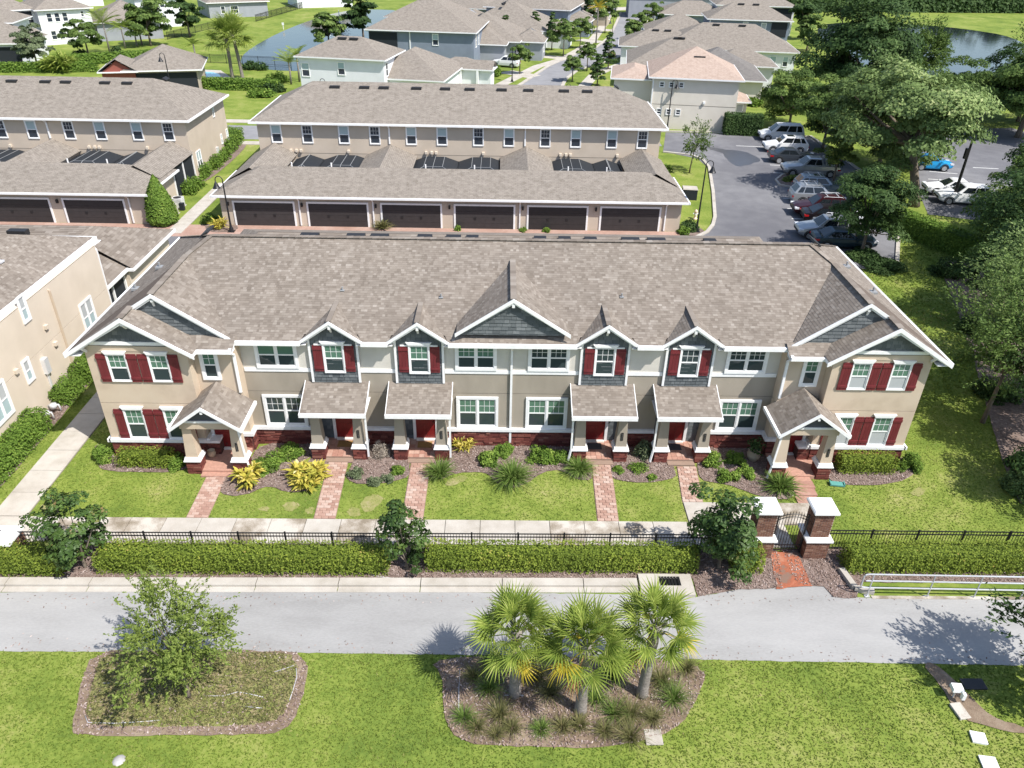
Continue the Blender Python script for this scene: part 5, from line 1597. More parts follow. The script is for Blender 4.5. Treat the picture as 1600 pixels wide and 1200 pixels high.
volume(h, 0, 11.5, 0, 12, 3.1, M['w_ecru'], M['shingle_grey'], .5, .5)
volume(h, -6, 8, 9, 22, 3.1, M['w_white'], M['shingle_far'], .45, .5, 2)
volume(h, 6, 15.0, 13, 20, 2.95, M['w_white'], M['shingle_far'], .45, .5)
b = MB(); b.box(8.5, 12.3, 12.88, 13.0, .1, 2.6); b.build('screened_porch', M['screen'], h)
b = MB(); b.box(12.4, 12.8, 12.85, 13.0, 0, 2.7); b.build('porch_post', M['trim'], h)
h = house('low white house with hip roof in front of the blue house', 25.5, 103, -8)
volume(h, 0, 21, 3, 15.5, 3.1, M['w_white'], M['shingle_far'], .48, .5, 2)
volume(h, -7, 6, 4, 13, 3.0, M['w_white'], M['shingle_far'], .45, .5, 2)
far_windows(h, [(17.5, 3, .9, 0, 1.1, 1.6, DT, DF), (19.5, 3, .9, 0, .9, 1.6, DT, DF)])
h = house('deep blue two storey house on the right of the street', 37.2, 124.3, -6)
volume(h, 0, 14.4, 0, 9, 5.6, M['w_blue'], M['shingle_far'], .48, .5, 2)
volume(h, -11, 1, -1, 10, 3.1, M['w_slate'], M['shingle_far'], .45, .5)
b = MB(); b.box(11.2, 14.0, -.08, 0, 2.9, 5.3); b.build('screened_porch', M['screen'], h)
far_windows(h, [(6.5, 0, 4.5, 0, 1.0, .8, 'pane_white', DF), (9.8, 0, 3.2, 0, 1.0, 2.0, 'pane_white', DF)])
downspout(h, [(.1, -.07, 5.5), (.1, -.07, .2)], .08)
h = house('pale blue two storey house with balcony at the far end of the right side', 45.0, 150.5, -5)
volume(h, 0, 16, 0, 9, 5.6, M['w_paleblue'], M['shingle_far'], .45, .5)
volume(h, -12, 2, -1, 9, 3.6, M['w_blue'], M['shingle_far'], .42, .5)
b = MB(); b.box(10.5, 15.6, -.08, 0, 3.0, 5.3); b.build('screened_porch', M['screen'], h)
h = house('long blue roofed house at the far end, topmost on the right of the street', 44, 176, -5)
volume(h, -14, 16, 0, 12, 5.4, M['w_slate'], M['shingle_far'], .42, .5)

# left: the pool house and the homes by the pond lawn
h = house('low pool house with red brick gable and hip roof behind the left row', -47.0, 77.6, 14)
volume(h, -2.5, 6.2, .5, 9.5, 2.95, M['w_tan'], M['shingle_far'], .5, .6, 0)
volume(h, -5.5, -1.5, .2, 6.0, 2.9, M['w_brick'], M['shingle_far'], .62, .4, gable=('y0',))
b = MB(); b.box(-2.6, 6.0, .38, .5, .1, 2.6); b.build('dark_opening', M['screen'], h)
h = house('white two storey house with dark screened balconies at the upper left', -88.5, 110, 40)
volume(h, 0, 10.5, 2.6, 14, 5.6, M['w_white'], M['shingle_far'], .48, .5)
volume(h, 10.5, 19, 0.6, 12, 5.6, M['w_white'], M['shingle_far'], .45, .5)
volume(h, 1, 9.0, -4.0, 2.6, 2.8, M['w_tan'], M['shingle_far'], .4, .4)
for (x0, x1, z0, z1) in ((5.4, 10.0, 3.2, 5.3), (5.4, 10.0, .2, 2.5)):
    b = MB(); b.box(x0, x1, 2.5, 2.6, z0, z1); o = b.build('screened_porch', M['screen'], h)
    b = MB(); b.box(x0, x1, 2.44, 2.5, z0 + .85, z0 + .95); b.build('rail', M['trim'], o)
far_windows(h, [(12.2 + 1.25 * k, .6, z, 0, .95, 1.5, DF, DF) for k in range(3) for z in (3.6, .8)] + [(17.6, .6, 4.2, 0, .6, 1.0, DF, DF)])
h = house('low white house with porch at the left edge before the balcony house', -82.0, 97, 10)
volume(h, 0, 8.4, 0, 9, 3.0, M['w_white'], M['shingle_far'], .5, .5)
b = MB(); b.box(4.2, 7.4, -.08, 0, .1, 2.5); b.build('screened_porch', M['screen'], h)
volume(h, -6, 5, 6, 14, 5.2, M['w_white'], M['shingle_far'], .48, .5)
h = house('grey roofed single storey house between the two white houses at upper left', -74.0, 123, 30)
volume(h, 0, 11, 0, 12, 3.1, M['w_slate'], M['shingle_far'], .5, .5, 2)
h = house('pale blue and white two storey house left of the pond lawn', -74, 141, 38)
volume(h, 0, 9, 0, 14, 5.6, M['w_white'], M['shingle_far'], .48, .5)
far_windows(h, [(2.6 + 1.3 * k, 0, z, 0, 1.0, 1.5, DF, DF) for k in range(3) for z in (3.6, .8)])
h = house('slate house with dark solar panels on its roof at the top of the pond lawn', -66, 160, 30)
volume(h, 0, 13, 0, 12, 3.1, M['w_slate'], M['shingle_far'], .5, .5)
for k in range(3):
    q = MB(); fr = Matrix.Translation((5.0 + 1.5 * k, 2.0, 4.45)) @ Matrix.Rotation(R(26.5), 4, 'X'); q.box(-.7, .7, -1.2, 1.2, .04, .1, fr=fr); q.build('solar_panel', M['black'], h)
far_windows(h, [(3, 0, .8, 0, 1.0, 1.6, DF, DF), (5.5, 0, .8, 0, 1.8, 1.6, DF, DF)])
h = house('white house at the very top left beyond the solar roof', -52, 184, 25)
volume(h, 0, 14, 0, 12, 3.2, M['w_white'], M['shingle_far'], .5, .5)
h = house('distant white roofed house beyond the far lawn', -112, 172, 35)
volume(h, 0, 16, 0, 12, 5.4, M['w_white'], M['shingle_far'], .5, .5)

# ------------------------------------------------------------------ vegetation builders
def crown_np(R_, Rz, n, leaf, seed, clumps=46, style='round', low=-.9, gap=.12):
    rg = np.random.default_rng(seed)
    d = rg.normal(0, 1, (clumps * 4, 3)); d /= np.linalg.norm(d, axis=1, keepdims=True)
    d = d[d[:, 2] > low][:clumps]
    # uneven outline: the radius follows a lumpy function of direction
    ph = rg.uniform(0, 6.28, 6)
    lump = 1 + .17 * np.sin(3 * np.arctan2(d[:, 1], d[:, 0]) + ph[0]) + .12 * np.sin(4.3 * d[:, 2] + ph[1]) + rg.normal(0, .1, len(d))
    rad = rg.uniform(.16, .95, len(d)) ** .5 * lump
    if style == 'cone':
        zz = 1 - 2 * rg.uniform(0, 1, len(d)) ** .62; zz = np.maximum(zz, -.86); a = rg.uniform(0, 6.28, len(d)); rr = ((1 - (zz + 1) / 2) ** .8 * .8 + .05) * rg.uniform(.25, 1, len(d)) ** .5; lump = 1 + .6 * (lump - 1)
        c = np.stack([np.cos(a) * rr * R_ * lump, np.sin(a) * rr * R_ * lump, zz * Rz], 1)
    else:
        c = d * rad[:, None] * np.array([R_, R_, Rz])
    k = len(c)
    rc = rg.uniform(.22, .4, k) * R_ * (1.0 if style != 'cone' else .85)
    idx = rg.choice(k, n, p=(rc ** 2) / (rc ** 2).sum())
    q = rg.normal(0, 1, (n, 3)); q /= np.linalg.norm(q, axis=1, keepdims=True)
    q[:, 2] = np.abs(q[:, 2]) * .9 - .25 * rg.uniform(0, 1, n)
    rr = rg.uniform(.25, 1, n) ** .45
    out = c[idx] / (np.linalg.norm(c[idx], axis=1, keepdims=True) + 1e-6)
    pos = c[idx] + q * (rc[idx] * rr)[:, None] * np.array([1, 1, .72])
    roll = None
    if style == 'feather':
        # twigs reaching outwards carry the leaves
        tw = int(n / 14); t_id = rg.integers(0, tw, n)
        tb = c[rg.integers(0, k, tw)]; td = tb / (np.linalg.norm(tb, axis=1, keepdims=True) + 1e-6) + rg.normal(0, .5, (tw, 3)) + np.array([0, 0, .35])
        td /= np.linalg.norm(td, axis=1, keepdims=True)
        L = R_ * rg.uniform(.22, .5, tw)
        f = rg.uniform(0, 1, n)
        tb2 = tb + rg.normal(0, .16 * R_, (tw, 3))
        pos = tb2[t_id] + td[t_id] * (L[t_id] * f)[:, None] + rg.normal(0, .025 * R_, (n, 3))
        roll = td[t_id]; q = td[t_id] * .3 + rg.normal(0, .7, (n, 3)) + np.array([0, 0, .6])
        tint = .42 + .26 * (rg.uniform(-1, 1, tw))[t_id] * .6 + rg.normal(0, .16, n)
    else:
        tint = .44 + (rg.normal(0, .16, k))[idx] + rg.normal(0, .15, n)
    nrm = q * .6 + out * .5 + np.array([0, 0, .45])
    V = leaves(pos, nrm, leaf, .55 if style != 'feather' else .42, .36, rg, roll)
    return V, np.clip(tint, 0, 1), c


_crowns = {}
def tree(name, label, cat, group, base, H, R_, Rz, mat, n=5000, leaf=.25, seed=1, style='round', clumps=46, trunk_r=.15, lean=(0, 0), trunk_h=None, share=None, bark='bark', low=-.9, limbs=9, aspect=1.0):
    n = int(n * (1.7 if R_ < 2.4 else 2.0)); leaf = leaf * (1 if R_ < 2.4 else 1.12)
    root = empty(name, (base[0], base[1], base[2] if len(base) > 2 else 0), 0, label, cat, group)
    zc = H - Rz
    key = share
    if key is None or key not in _crowns:
        V, t, c = crown_np(R_, Rz, n, leaf, seed, clumps, style, low)
        me = quads_mesh('crown', V, t, M[mat])
        if key: _crowns[key] = (me, c, R_, Rz)
    if key and key in _crowns:
        me, c, r0, z0 = _crowns[key]
        o = link('crown', me, root, (lean[0], lean[1], zc), rnd.uniform(0, 6.28) if seed else 0)
        o.scale = (R_ / r0, R_ / r0 * aspect, Rz / z0)
        c = c * np.array([R_ / r0, R_ / r0, Rz / z0])
    else:
        o = link('crown', me, root, (lean[0], lean[1], zc))
    b = MB()
    th = trunk_h if trunk_h is not None else max(.3, zc - Rz * .45)
    top = Vector((lean[0] * .7, lean[1] * .7, th))
    b.tube([(0, 0, -.05), (lean[0] * .15, lean[1] * .15, th * .3), top * .75 + Vector((lean[0] * .0, 0, th * .0)), top], [trunk_r * 1.35, trunk_r, trunk_r * .85, trunk_r * .72], 8)
    rr = random.Random(seed)
    for k in rr.sample(range(len(c)), min(limbs, len(c))):
        e = Vector(c[k]) * .9 + Vector((lean[0], lean[1], zc))
        m_ = top.lerp(e, .5) + Vector((0, 0, -.06 * R_))
        b.tube([top - Vector((0, 0, .1)), m_, e], [trunk_r * .6, trunk_r * .34, trunk_r * .12], 6, cap=False)
    b.build('trunk', M[bark], root, smooth=True)
    return root


def strips(bases, dirs, length, width, droop, seg=3, rng=nrg):
    """grass-like blades: (N*seg*4,3) quads and the blade index per quad"""
    b = np.asarray(bases, float); d = np.asarray(dirs, float); n = len(b)
    L = np.asarray(length) * rng.uniform(.7, 1.2, n); dr = np.asarray(droop) * rng.uniform(.6, 1.4, n)
    h = d.copy(); h[:, 2] = 0; h /= np.linalg.norm(h, axis=1, keepdims=True) + 1e-6
    s = np.stack([-h[:, 1], h[:, 0], np.zeros(n)], 1)
    s = s + rng.normal(0, .4, (n, 3)) ; s /= np.linalg.norm(s, axis=1, keepdims=True)
    pts = []
    for k in range(seg + 1):
        f = k / seg
        p = b + d * (L * f)[:, None]
        p = p + h * (dr * L * .25 * f ** 2)[:, None]
        p[:, 2] -= dr * L * f ** 2.2
        pts.append(p)
    Q = []
    for k in range(seg):
        w0 = np.asarray(width) * (1 - (k / seg) ** 2 * .75) / 2; w1 = np.asarray(width) * (1 - ((k + 1) / seg) ** 2 * .92) / 2
        w0 = np.broadcast_to(w0, (n,))[:, None]; w1 = np.broadcast_to(w1, (n,))[:, None]
        Q.append(np.stack([pts[k] - s * w0, pts[k] + s * w0, pts[k + 1] + s * w1, pts[k + 1] - s * w1], 1))
    Q = np.stack(Q, 1)                      # n,seg,4,3
    return Q.reshape(-1, 3), np.repeat(np.arange(n), seg)


def grass_clump(name, label, cat, group, base, h, n, wd, mat, spread=.7, droop=.5, seed=1, r0=.1):
    rg = np.random.default_rng(seed)
    a = rg.uniform(0, 6.28, n); tilt = rg.uniform(0, spread, n) ** .8
    d = np.stack([np.cos(a) * np.sin(tilt), np.sin(a) * np.sin(tilt), np.cos(tilt)], 1)
    rb = r0 * np.sqrt(rg.uniform(0, 1, n))
    b = np.stack([np.cos(a) * rb, np.sin(a) * rb, np.zeros(n)], 1)
    V, i = strips(b, d, h, wd, droop, 3, rg)
    t = np.clip(.45 + rg.normal(0, .22, n), 0, 1)[i]
    o = link(name, quads_mesh(name, V, t, M[mat]), None, base)
    return tag(o, label, cat, group)


def shrub(name, label, cat, group, base, R_, h, n, leaf, mat, seed=1, aspect=.6, squash=1.0, clumps=18):
    n, leaf = int(n * 2.0), leaf * 1.1
    rg = np.random.default_rng(seed)
    c = rg.normal(0, 1, (clumps, 3)); c /= np.linalg.norm(c, axis=1, keepdims=True)
    c = np.abs(c[:, 2:3]) * np.array([[0, 0, 1]]) + c * np.array([[1, 1, 0]])
    c = c * rg.uniform(.35, .8, (clumps, 1)) * np.array([R_, R_ * squash, h * .8])
    idx = rg.integers(0, clumps, n)
    q = rg.normal(0, 1, (n, 3)); q /= np.linalg.norm(q, axis=1, keepdims=True)
    p = c[idx] + q * (R_ * .36 * rg.uniform(.3, 1, n) ** .5)[:, None] * np.array([1, 1, h / R_ * .7])
    p[:, 2] = np.abs(p[:, 2]) + .03
    V = leaves(p, q * .5 + np.array([0, 0, .7]), leaf, aspect, .5, rg)
    t = np.clip(.45 + rg.normal(0, .15, clumps)[idx] + rg.normal(0, .17, n), 0, 1)
    o = link(name, quads_mesh(name, V, t, M[mat]), None, base)
    return tag(o, label, cat, group)


def rosette(name, label, cat, group, base, R_, h, n, wd, mat, seed=1, heads=9):
    """broad-leaved plant: bundles of arching lance-shaped leaves"""
    rg = np.random.default_rng(seed)
    hd = np.stack([rg.uniform(-.55, .55, heads) * R_, rg.uniform(-.55, .55, heads) * R_, np.zeros(heads)], 1)
    idx = rg.integers(0, heads, n)
    a = rg.uniform(0, 6.28, n); tilt = rg.uniform(.15, 1.15, n)
    d = np.stack([np.cos(a) * np.sin(tilt), np.sin(a) * np.sin(tilt), np.cos(tilt)], 1) + hd[idx] * .25 / R_
    b = hd[idx] + np.stack([np.zeros(n), np.zeros(n), rg.uniform(.05, h * .55, n)], 1)
    V, i = strips(b, d, h * .62, wd, .45, 3, rg)
    t = np.clip(rg.beta(2.2, 1.8, n), 0, 1)[i]
    o = link(name, quads_mesh(name, V, t, M[mat]), None, base)
    return tag(o, label, cat, group)


def hedge(name, label, x0, x1, y0, y1, h, mat, dens=330, leaf=.085, group=None, seed=1, rot=0.0, loc=None, rag=.075):
    rg = np.random.default_rng(seed)
    w_, d_ = x1 - x0, y1 - y0
    loc = loc or ((x0 + x1) / 2, (y0 + y1) / 2, 0)
    faces = [((0, 0, h), (w_, d_), 'z'), ((0, -d_ / 2, h / 2), (w_, h), '-y'), ((0, d_ / 2, h / 2), (w_, h), '+y'), ((-w_ / 2, 0, h / 2), (d_, h), '-x'), ((w_ / 2, 0, h / 2), (d_, h), '+x')]
    P, Nn = [], []
    for c, (a, b_), ax in faces:
        n = int(a * b_ * dens)
        u, v = rg.uniform(-a / 2, a / 2, n), rg.uniform(-b_ / 2, b_ / 2, n)
        z = np.zeros(n)
        if ax == 'z': p = np.stack([u, v, z], 1); nn = (0, 0, 1)
        elif ax[1] == 'y': p = np.stack([u, z, v], 1); nn = (0, -1 if ax[0] == '-' else 1, .25)
        else: p = np.stack([z, u, v], 1); nn = (-1 if ax[0] == '-' else 1, 0, .25)
        P.append(p + np.array(c)); Nn.append(np.tile(nn, (n, 1)))
    P = np.concatenate(P); Nn = np.concatenate(Nn)
    wob = .5 * lowfreq(P[:, 0] + loc[0] + seed, P[:, 1], 2.2) + .5 * lowfreq(P[:, 0] * 1.3 + 5, P[:, 2] * 2 + P[:, 1], 5.1)
    nl = Nn / np.linalg.norm(Nn, axis=1, keepdims=True)
    P = P + nl * (wob * rag + rg.normal(0, rag * .6, len(P)))[:, None]
    # the corners are rounded off a little
    ex = np.clip(np.abs(P[:, 0]) - (w_ / 2 - .14), 0, 1); ez = np.clip(P[:, 2] - (h - .14), 0, 1); ey = np.clip(np.abs(P[:, 1]) - (d_ / 2 - .14), 0, 1)
    P[:, 2] -= np.maximum(ex, ey) * .5 * (P[:, 2] > h * .6)
    P[:, 2] = np.maximum(P[:, 2], .02)
    V = leaves(P, Nn + np.array([0, 0, .25]), leaf, .66, .42, rg)
    t = np.clip(.45 + .2 * lowfreq(P[:, 0] + loc[0], P[:, 1] * 2 + P[:, 2], 1.1, 2.0) + rg.normal(0, .17, len(P)), 0, 1)
    root = empty(name, loc, rot, label, 'hedge', group)
    link('foliage', quads_mesh('foliage', V, t, M[mat]), root)
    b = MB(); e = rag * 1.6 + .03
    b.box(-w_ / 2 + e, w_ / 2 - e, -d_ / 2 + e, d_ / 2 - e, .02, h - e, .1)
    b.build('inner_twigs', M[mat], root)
    return root


# palms --------------------------------------------------------------
def fan_frond(mat, seed, R_=.66, nb=20, pet=.7, fold=1.0):
    rg = np.random.default_rng(seed)
    b = MB()
    # petiole and its continuation into the blade (costapalmate)
    pts = [(0, 0, 0), (pet * .5, 0, .05), (pet, 0, .0), (pet + R_ * .35, 0, -.09)]
    b.tube(pts, [.02, .016, .012, .006], 5, .6)
    V = []; T_ = []
    for k in range(nb):
        f = (k + .5) / nb * 2 - 1
        a = f * 1.85
        L = R_ * (1.08 - .32 * abs(f) ** 1.6) * rg.uniform(.88, 1.1)
        o = np.array([pet + .24 * R_ * max(0, math.cos(a)), 0, -.02])
        d = np.array([math.cos(a), math.sin(a), .0])
        s = np.array([-math.sin(a), math.cos(a), 0])
        wm = .048 * R_ / .62 * rg.uniform(.8, 1.2); a += rg.normal(0, .06)
        z0 = .05 * abs(f) + rg.uniform(0, .02)
        pr = o
        segs = 4
        dr = rg.uniform(.15, .75) * fold
        wds = [.35, 1.0, .85, .45, .05]
        pp = []
        for q in range(segs + 1):
            t = q / segs
            p = o + d * L * t * (1 - .12 * t * dr) + np.array([0, 0, z0 * t * 2 - dr * L * max(0, t - .35) ** 1.7 * 1.3])
            pp.append((p, wm * wds[q] / 2))
        tn = np.clip(.45 + rg.normal(0, .18), 0, 1)
        for q in range(segs):
            (p0, w0), (p1, w1) = pp[q], pp[q + 1]
            lift = np.array([0, 0, .35])
            # V-folded segment: two quads
            V += [p0 - s * w0 + lift * w0, p0, p1, p1 - s * w1 + lift * w1]; V += [p0, p0 + s * w0 + lift * w0, p1 + s * w1 + lift * w1, p1]
            T_ += [min(1, tn + .22 * q / segs)] * 2
    n0 = len(b.v)
    b.v += [tuple(p) for p in V]
    for k in range(len(V) // 4):
        b.f.append((n0 + 4 * k, n0 + 4 * k + 1, n0 + 4 * k + 2, n0 + 4 * k + 3)); b.t.append(T_[k]); b.m.append(0)
    return b.data('frond', M[mat])


FR = {m: [fan_frond(m, 60 + i + 10 * j) for i in range(4)] for j, m in enumerate(('palm_green', 'palm_yellow', 'palm_brown'))}


def fan_palm(label, base, h, nf=40, seed=1, scale=1.0, group=None, old=(7, 3), trunk_r=.16, lean=(0, 0)):
    rr = random.Random(seed)
    root = empty('palm_tree', base, 0, label, 'palm tree', group)
    b = MB()
    k = 14
    pts = [(lean[0] * (i / k) ** 1.5, lean[1] * (i / k) ** 1.5, -.05 + h * i / k) for i in range(k + 1)]
    b.tube(pts, [trunk_r * (1.22 - .2 * min(1, i / 3)) * (1 + .07 * (i % 2)) for i in range(k + 1)], 12)
    tr = b.build('trunk', M['palm_bark'], root, smooth=True)
    bt = MB()
    for i in range(16):                                               # old leaf bases under the crown
        a = i * 2.4; z = h - .55 + .035 * i
        bt.beam((math.cos(a) * trunk_r * .9 + lean[0], math.sin(a) * trunk_r * .9 + lean[1], z), (math.cos(a) * trunk_r * 1.9 + lean[0], math.sin(a) * trunk_r * 1.9 + lean[1], z + .22), .07, .03)
    bt.build('leaf_base', M['palm_bark'], tr)
    for i in range(nf):
        f = i / (nf - 1)
        az = i * 2.39996 + rr.uniform(-.3, .3)
        el = R(84 - 106 * f ** .95 + rr.uniform(-9, 9))
        m = 'palm_green'
        if i >= nf - old[1]: m = 'palm_brown'
        elif i >= nf - old[1] - old[0] * 1.5 and rr.random() < .55: m = 'palm_yellow'
        o = link('frond', rr.choice(FR[m]), root, (lean[0] + math.cos(az) * .06, lean[1] + math.sin(az) * .06, h - .05 - .25 * f))
        s = scale * rr.uniform(.85, 1.12) * (1 if f > .08 else .8)
        o.scale = (s, s, s)
        o.rotation_mode = 'XYZ'
        Rm = Matrix.Rotation(az, 4, 'Z') @ Matrix.Rotation(-el, 4, 'Y') @ Matrix.Rotation(rr.uniform(-.5, .5), 4, 'X')
        o.rotation_euler = Rm.to_euler()
    return root


def feather_palm(name, label, base, h, seed=1, nf=16, L=1.6, mat='palm_green', group=None, trunk_r=.12):
    rg = np.random.default_rng(seed)
    root = empty(name, base, 0, label, 'palm tree', group)
    b = MB(); b.tube([(0, 0, -.05), (.05, 0, h * .5), (0, 0, h)], [trunk_r * 1.2, trunk_r, trunk_r * .8], 8); b.build('trunk', M['palm_bark'], root, smooth=True)
    for i in range(nf):
        az = i * 2.4 + rg.uniform(-.2, .2); el = rg.uniform(-.1, 1.2)
        Q = []; T_ = []
        n = 22
        for k in range(n):
            t = (k + .5) / n
            for s in (-1, 1):
                p = np.array([L * t, 0, -L * .38 * t ** 2])
                d = np.array([.55, s * .8, -.28]); ln = L * .34 * (1 - .55 * abs(t - .4)) 
                wv = np.array([.8, 0, .1]) * .03
                Q += [p - wv, p + wv, p + d * ln + wv * .3, p + d * ln - wv * .3]; T_.append(np.clip(.5 + rg.normal(0, .2), 0, 1))
        o = link('frond', quads_mesh('frond', np.array(Q), T_, M[mat]), root, (0, 0, h))
        o.rotation_euler = (Matrix.Rotation(az, 4, 'Z') @ Matrix.Rotation(-el, 4, 'Y')).to_euler()
    return root


# ------------------------------------------------------------------ vegetation, near to far
# three cabbage palms in the front bed
fan_palm('leftmost of three young cabbage palms in the front bed, greyish crown with one yellow frond', (0.04, -13.57, 0), 3.1, 38, 3, .96, 'cabbage palms in the front bed', (3, 0), .17)
fan_palm('middle cabbage palm of the front bed, with the most yellow hanging fronds', (2.12, -14.18, 0), 3.2, 42, 5, 1.0, 'cabbage palms in the front bed', (6, 1), .17)
fan_palm('rightmost of three young cabbage palms, with a few yellow fronds', (4.16, -13.59, 0), 3.3, 36, 9, .97, 'cabbage palms in the front bed', (4, 0), .16, (.1, .05))

# young live oak in the left bed
tree('oak_tree', 'young live oak with feathery crown in the weedy bed by the trail', 'tree', None, (-10.34, -13.73, 0), 4.45, 1.32, 1.72, 'leaf_young', 6800, .115, 21, 'feather', 30, .07, (-.1, .25), 1.1, limbs=14)
tree('oak_tree', 'oak reaching in over the trail at the right edge', 'tree', None, (17.6, -13.6, 0), 4.6, 1.75, 1.7, 'leaf_dark', 7000, .16, 22, 'feather', 30, .09, (0, 0), 1.4, limbs=12)

# magnolias in the hedge
tree('magnolia_tree', 'magnolia with glossy leaves at the left end of the hedge', 'tree', 'magnolias in the hedge', (-16.2, -8.1, 0), 3.5, 1.2, 1.75, 'leaf_magnolia', 2300, .17, 31, 'round', 40, .07, (0, 0), .5, low=-1)
tree('magnolia_tree', 'slim magnolia standing in the middle of the long hedge', 'tree', 'magnolias in the hedge', (-4.0, -8.1, 0), 3.5, .95, 1.7, 'leaf_magnolia', 1700, .16, 36, 'round', 34, .06, (0, 0), .5, low=-1)
tree('magnolia_tree', 'full magnolia beside the left gate pillar', 'tree', 'magnolias in the hedge', (8.0, -7.9, 0), 3.75, 1.3, 1.85, 'leaf_magnolia', 3400, .17, 33, 'round', 50, .08, (0, 0), .5, low=-1)

# hedges along the fence
hedge('hedge', 'clipped hedge stub at the left edge, left of the first magnolia', -24, -16.8, -8.65, -7.6, .95, 'leaf_hedge', seed=1, group='clipped hedges along the fence')
hedge('hedge', 'long clipped hedge between the left and the middle magnolia', -15.6, -4.7, -8.45, -7.55, .98, 'leaf_hedge', seed=2, group='clipped hedges along the fence')
hedge('hedge', 'long clipped hedge between the middle magnolia and the gate magnolia', -3.3, 7.1, -8.25, -7.45, 1.0, 'leaf_hedge', seed=3, group='clipped hedges along the fence')
hedge('hedge', 'short round clipped hedge between magnolia and left gate pillar', 8.45, 9.6, -8.2, -7.3, 1.05, 'leaf_hedge', seed=4, group='clipped hedges along the fence')
hedge('hedge', 'clipped hedge right of the gate behind the metal handrail', 12.9, 26, -8.2, -7.3, 1.0, 'leaf_hedge', seed=5, group='clipped hedges along the fence')

# foundation planting, left to right
hedge('hedge', 'boxy clipped hedge under the left wing windows', -17.6, -15.2, -2.05, -1.35, .8, 'leaf_hedge', seed=6, dens=300)
shrub('shrub', 'round clipped shrub at the left corner of the building', 'shrub', None, (-18.35, -1.3, 0), .62, 1.0, 1700, .09, 'leaf_shrub', 7)
shrub('shrub', 'dark green shrub beside the left gabled porch', 'shrub', None, (-14.95, -1.85, 0), .55, .8, 1100, .09, 'leaf_shrub', 8)
rosette('variegated_plant', 'yellow variegated plant by the left porch walk, the smaller of the two', 'plant', 'yellow variegated plants', (-11.62, -2.86, 0), .72, .85, 260, .17, 'leaf_gold', 9, 8)
rosette('variegated_plant', 'large yellow variegated plant left of the second paver walk', 'plant', 'yellow variegated plants', (-8.99, -2.95, 0), 1.0, .95, 430, .19, 'leaf_gold', 10, 12)
for (px, py, r_, h_, lab, sd) in ((-10.93, -1.75, .75, .7, 'low bright green shrub between the left porch and the large yellow plant', 11), (-10.19, -0.98, .7, .65, 'low green shrub beneath the lower window beside the left porch', 12), (-11.21, -2.31, .5, .5, 'small green shrub behind the smaller yellow plant', 13)):
    shrub('shrub', lab, 'shrub', None, (px, py, 0), r_, h_, 1100, .09, 'leaf_shrub', sd)
for (px, py, r_, h_, lab, mat, sd) in ((-6.90, -2.43, .42, .5, 'grey green rounded shrub right of the second paver walk', 'leaf_grey', 14), (-6.00, -2.96, .38, .42, 'grey green shrub in the middle of the bed between the second and third walks', 'leaf_grey', 15), (-5.43, -2.77, .36, .4, 'grey green shrub nearest the magnolia in the bed between two walks', 'leaf_grey', 16), (-5.08, -2.13, .42, .5, 'bright green small shrub left of the third paver walk', 'leaf_shrub', 17)):
    shrub('shrub', lab, 'shrub', None, (px, py, 0), r_, h_, 650, .075, mat, sd)
shrub('bare_shrub', 'leafless pale shrub between the two left shed roofed porches', 'shrub', None, (-6.03, -0.91, 0), .5, .95, 500, .16, 'leaf_twig', 18, .12)
grass_clump('fountain_grass', 'upright fountain grass clump right of the third paver walk', 'grass plant', 'fountain grasses', (-3.14, -2.42, -0), 1.15, 420, .03, 'leaf_grass', .65, .45, 19)
grass_clump('fountain_grass', 'widest fountain grass clump in the middle bed', 'grass plant', 'fountain grasses', (0.06, -2.69, 0), 1.35, 620, .032, 'leaf_grass', .85, .5, 20)
grass_clump('fountain_grass', 'fountain grass clump left of the fourth paver walk', 'grass plant', 'fountain grasses', (3.1, -2.01, 0), 1.05, 480, .03, 'leaf_grass', .8, .5, 21)
rosette('variegated_plant', 'loose yellow plant under the window left of the downspout', 'plant', None, (-2.27, -0.25, 0), .6, .75, 130, .07, 'leaf_gold', 22, 8)
for (px, py, r_, h_, lab, sd) in ((-1.05, -1.32, .6, .75, 'dark green shrub left of the widest fountain grass', 23), (1.40, -0.99, .75, .8, 'broad green shrub right of the widest fountain grass', 24), (2.19, -1.17, .6, .7, 'green shrub under the window right of the downspout', 25), (-0.29, -0.62, .5, .7, 'green shrub at the foot of the middle downspout', 26)):
    shrub('shrub', lab, 'shrub', None, (px, py, 0), r_, h_, 1100, .1, 'leaf_shrub', sd)
shrub('shrub', 'tall loose shrub between the two right shed roofed porches', 'shrub', None, (6.14, -0.71, 0), .5, 1.15, 800, .09, 'leaf_grey', 27)
for (px, py, r_, h_, lab, sd) in ((4.91, -1.93, .3, .35, 'tiny green shrub right of the fourth paver walk', 28), (5.89, -1.78, .6, .35, 'low spreading shrub between the fourth and fifth walks', 29), (6.31, -2.42, .28, .25, 'lowest green tuft at the lawn edge between the fourth and fifth walks', 30)):
    shrub('shrub', lab, 'shrub', None, (px, py, 0), r_, h_, 500, .075, 'leaf_shrub', sd)
for (px, py, r_, h_, lab, sd) in ((9.32, -1.15, .65, .75, 'bright green shrub right of the fifth paver walk', 31), (9.79, -2.37, .6, .6, 'bright green shrub at the lawn edge near the right gabled porch', 32), (10.65, -2.08, .5, .55, 'bright green shrub left of the spiky plant', 33), (10.45, -1.14, .55, .65, 'shaded shrub by the wall left of the right gabled porch', 34)):
    shrub('shrub', lab, 'shrub', None, (px, py, 0), r_, h_, 950, .09, 'leaf_shrub', sd)
grass_clump('spiky_plant', 'spiky green plant left of the steps to the right porch', 'plant', None, (11.88, -3.1, 0), 1.1, 380, .045, 'leaf_grass', 1.1, .4, 35)
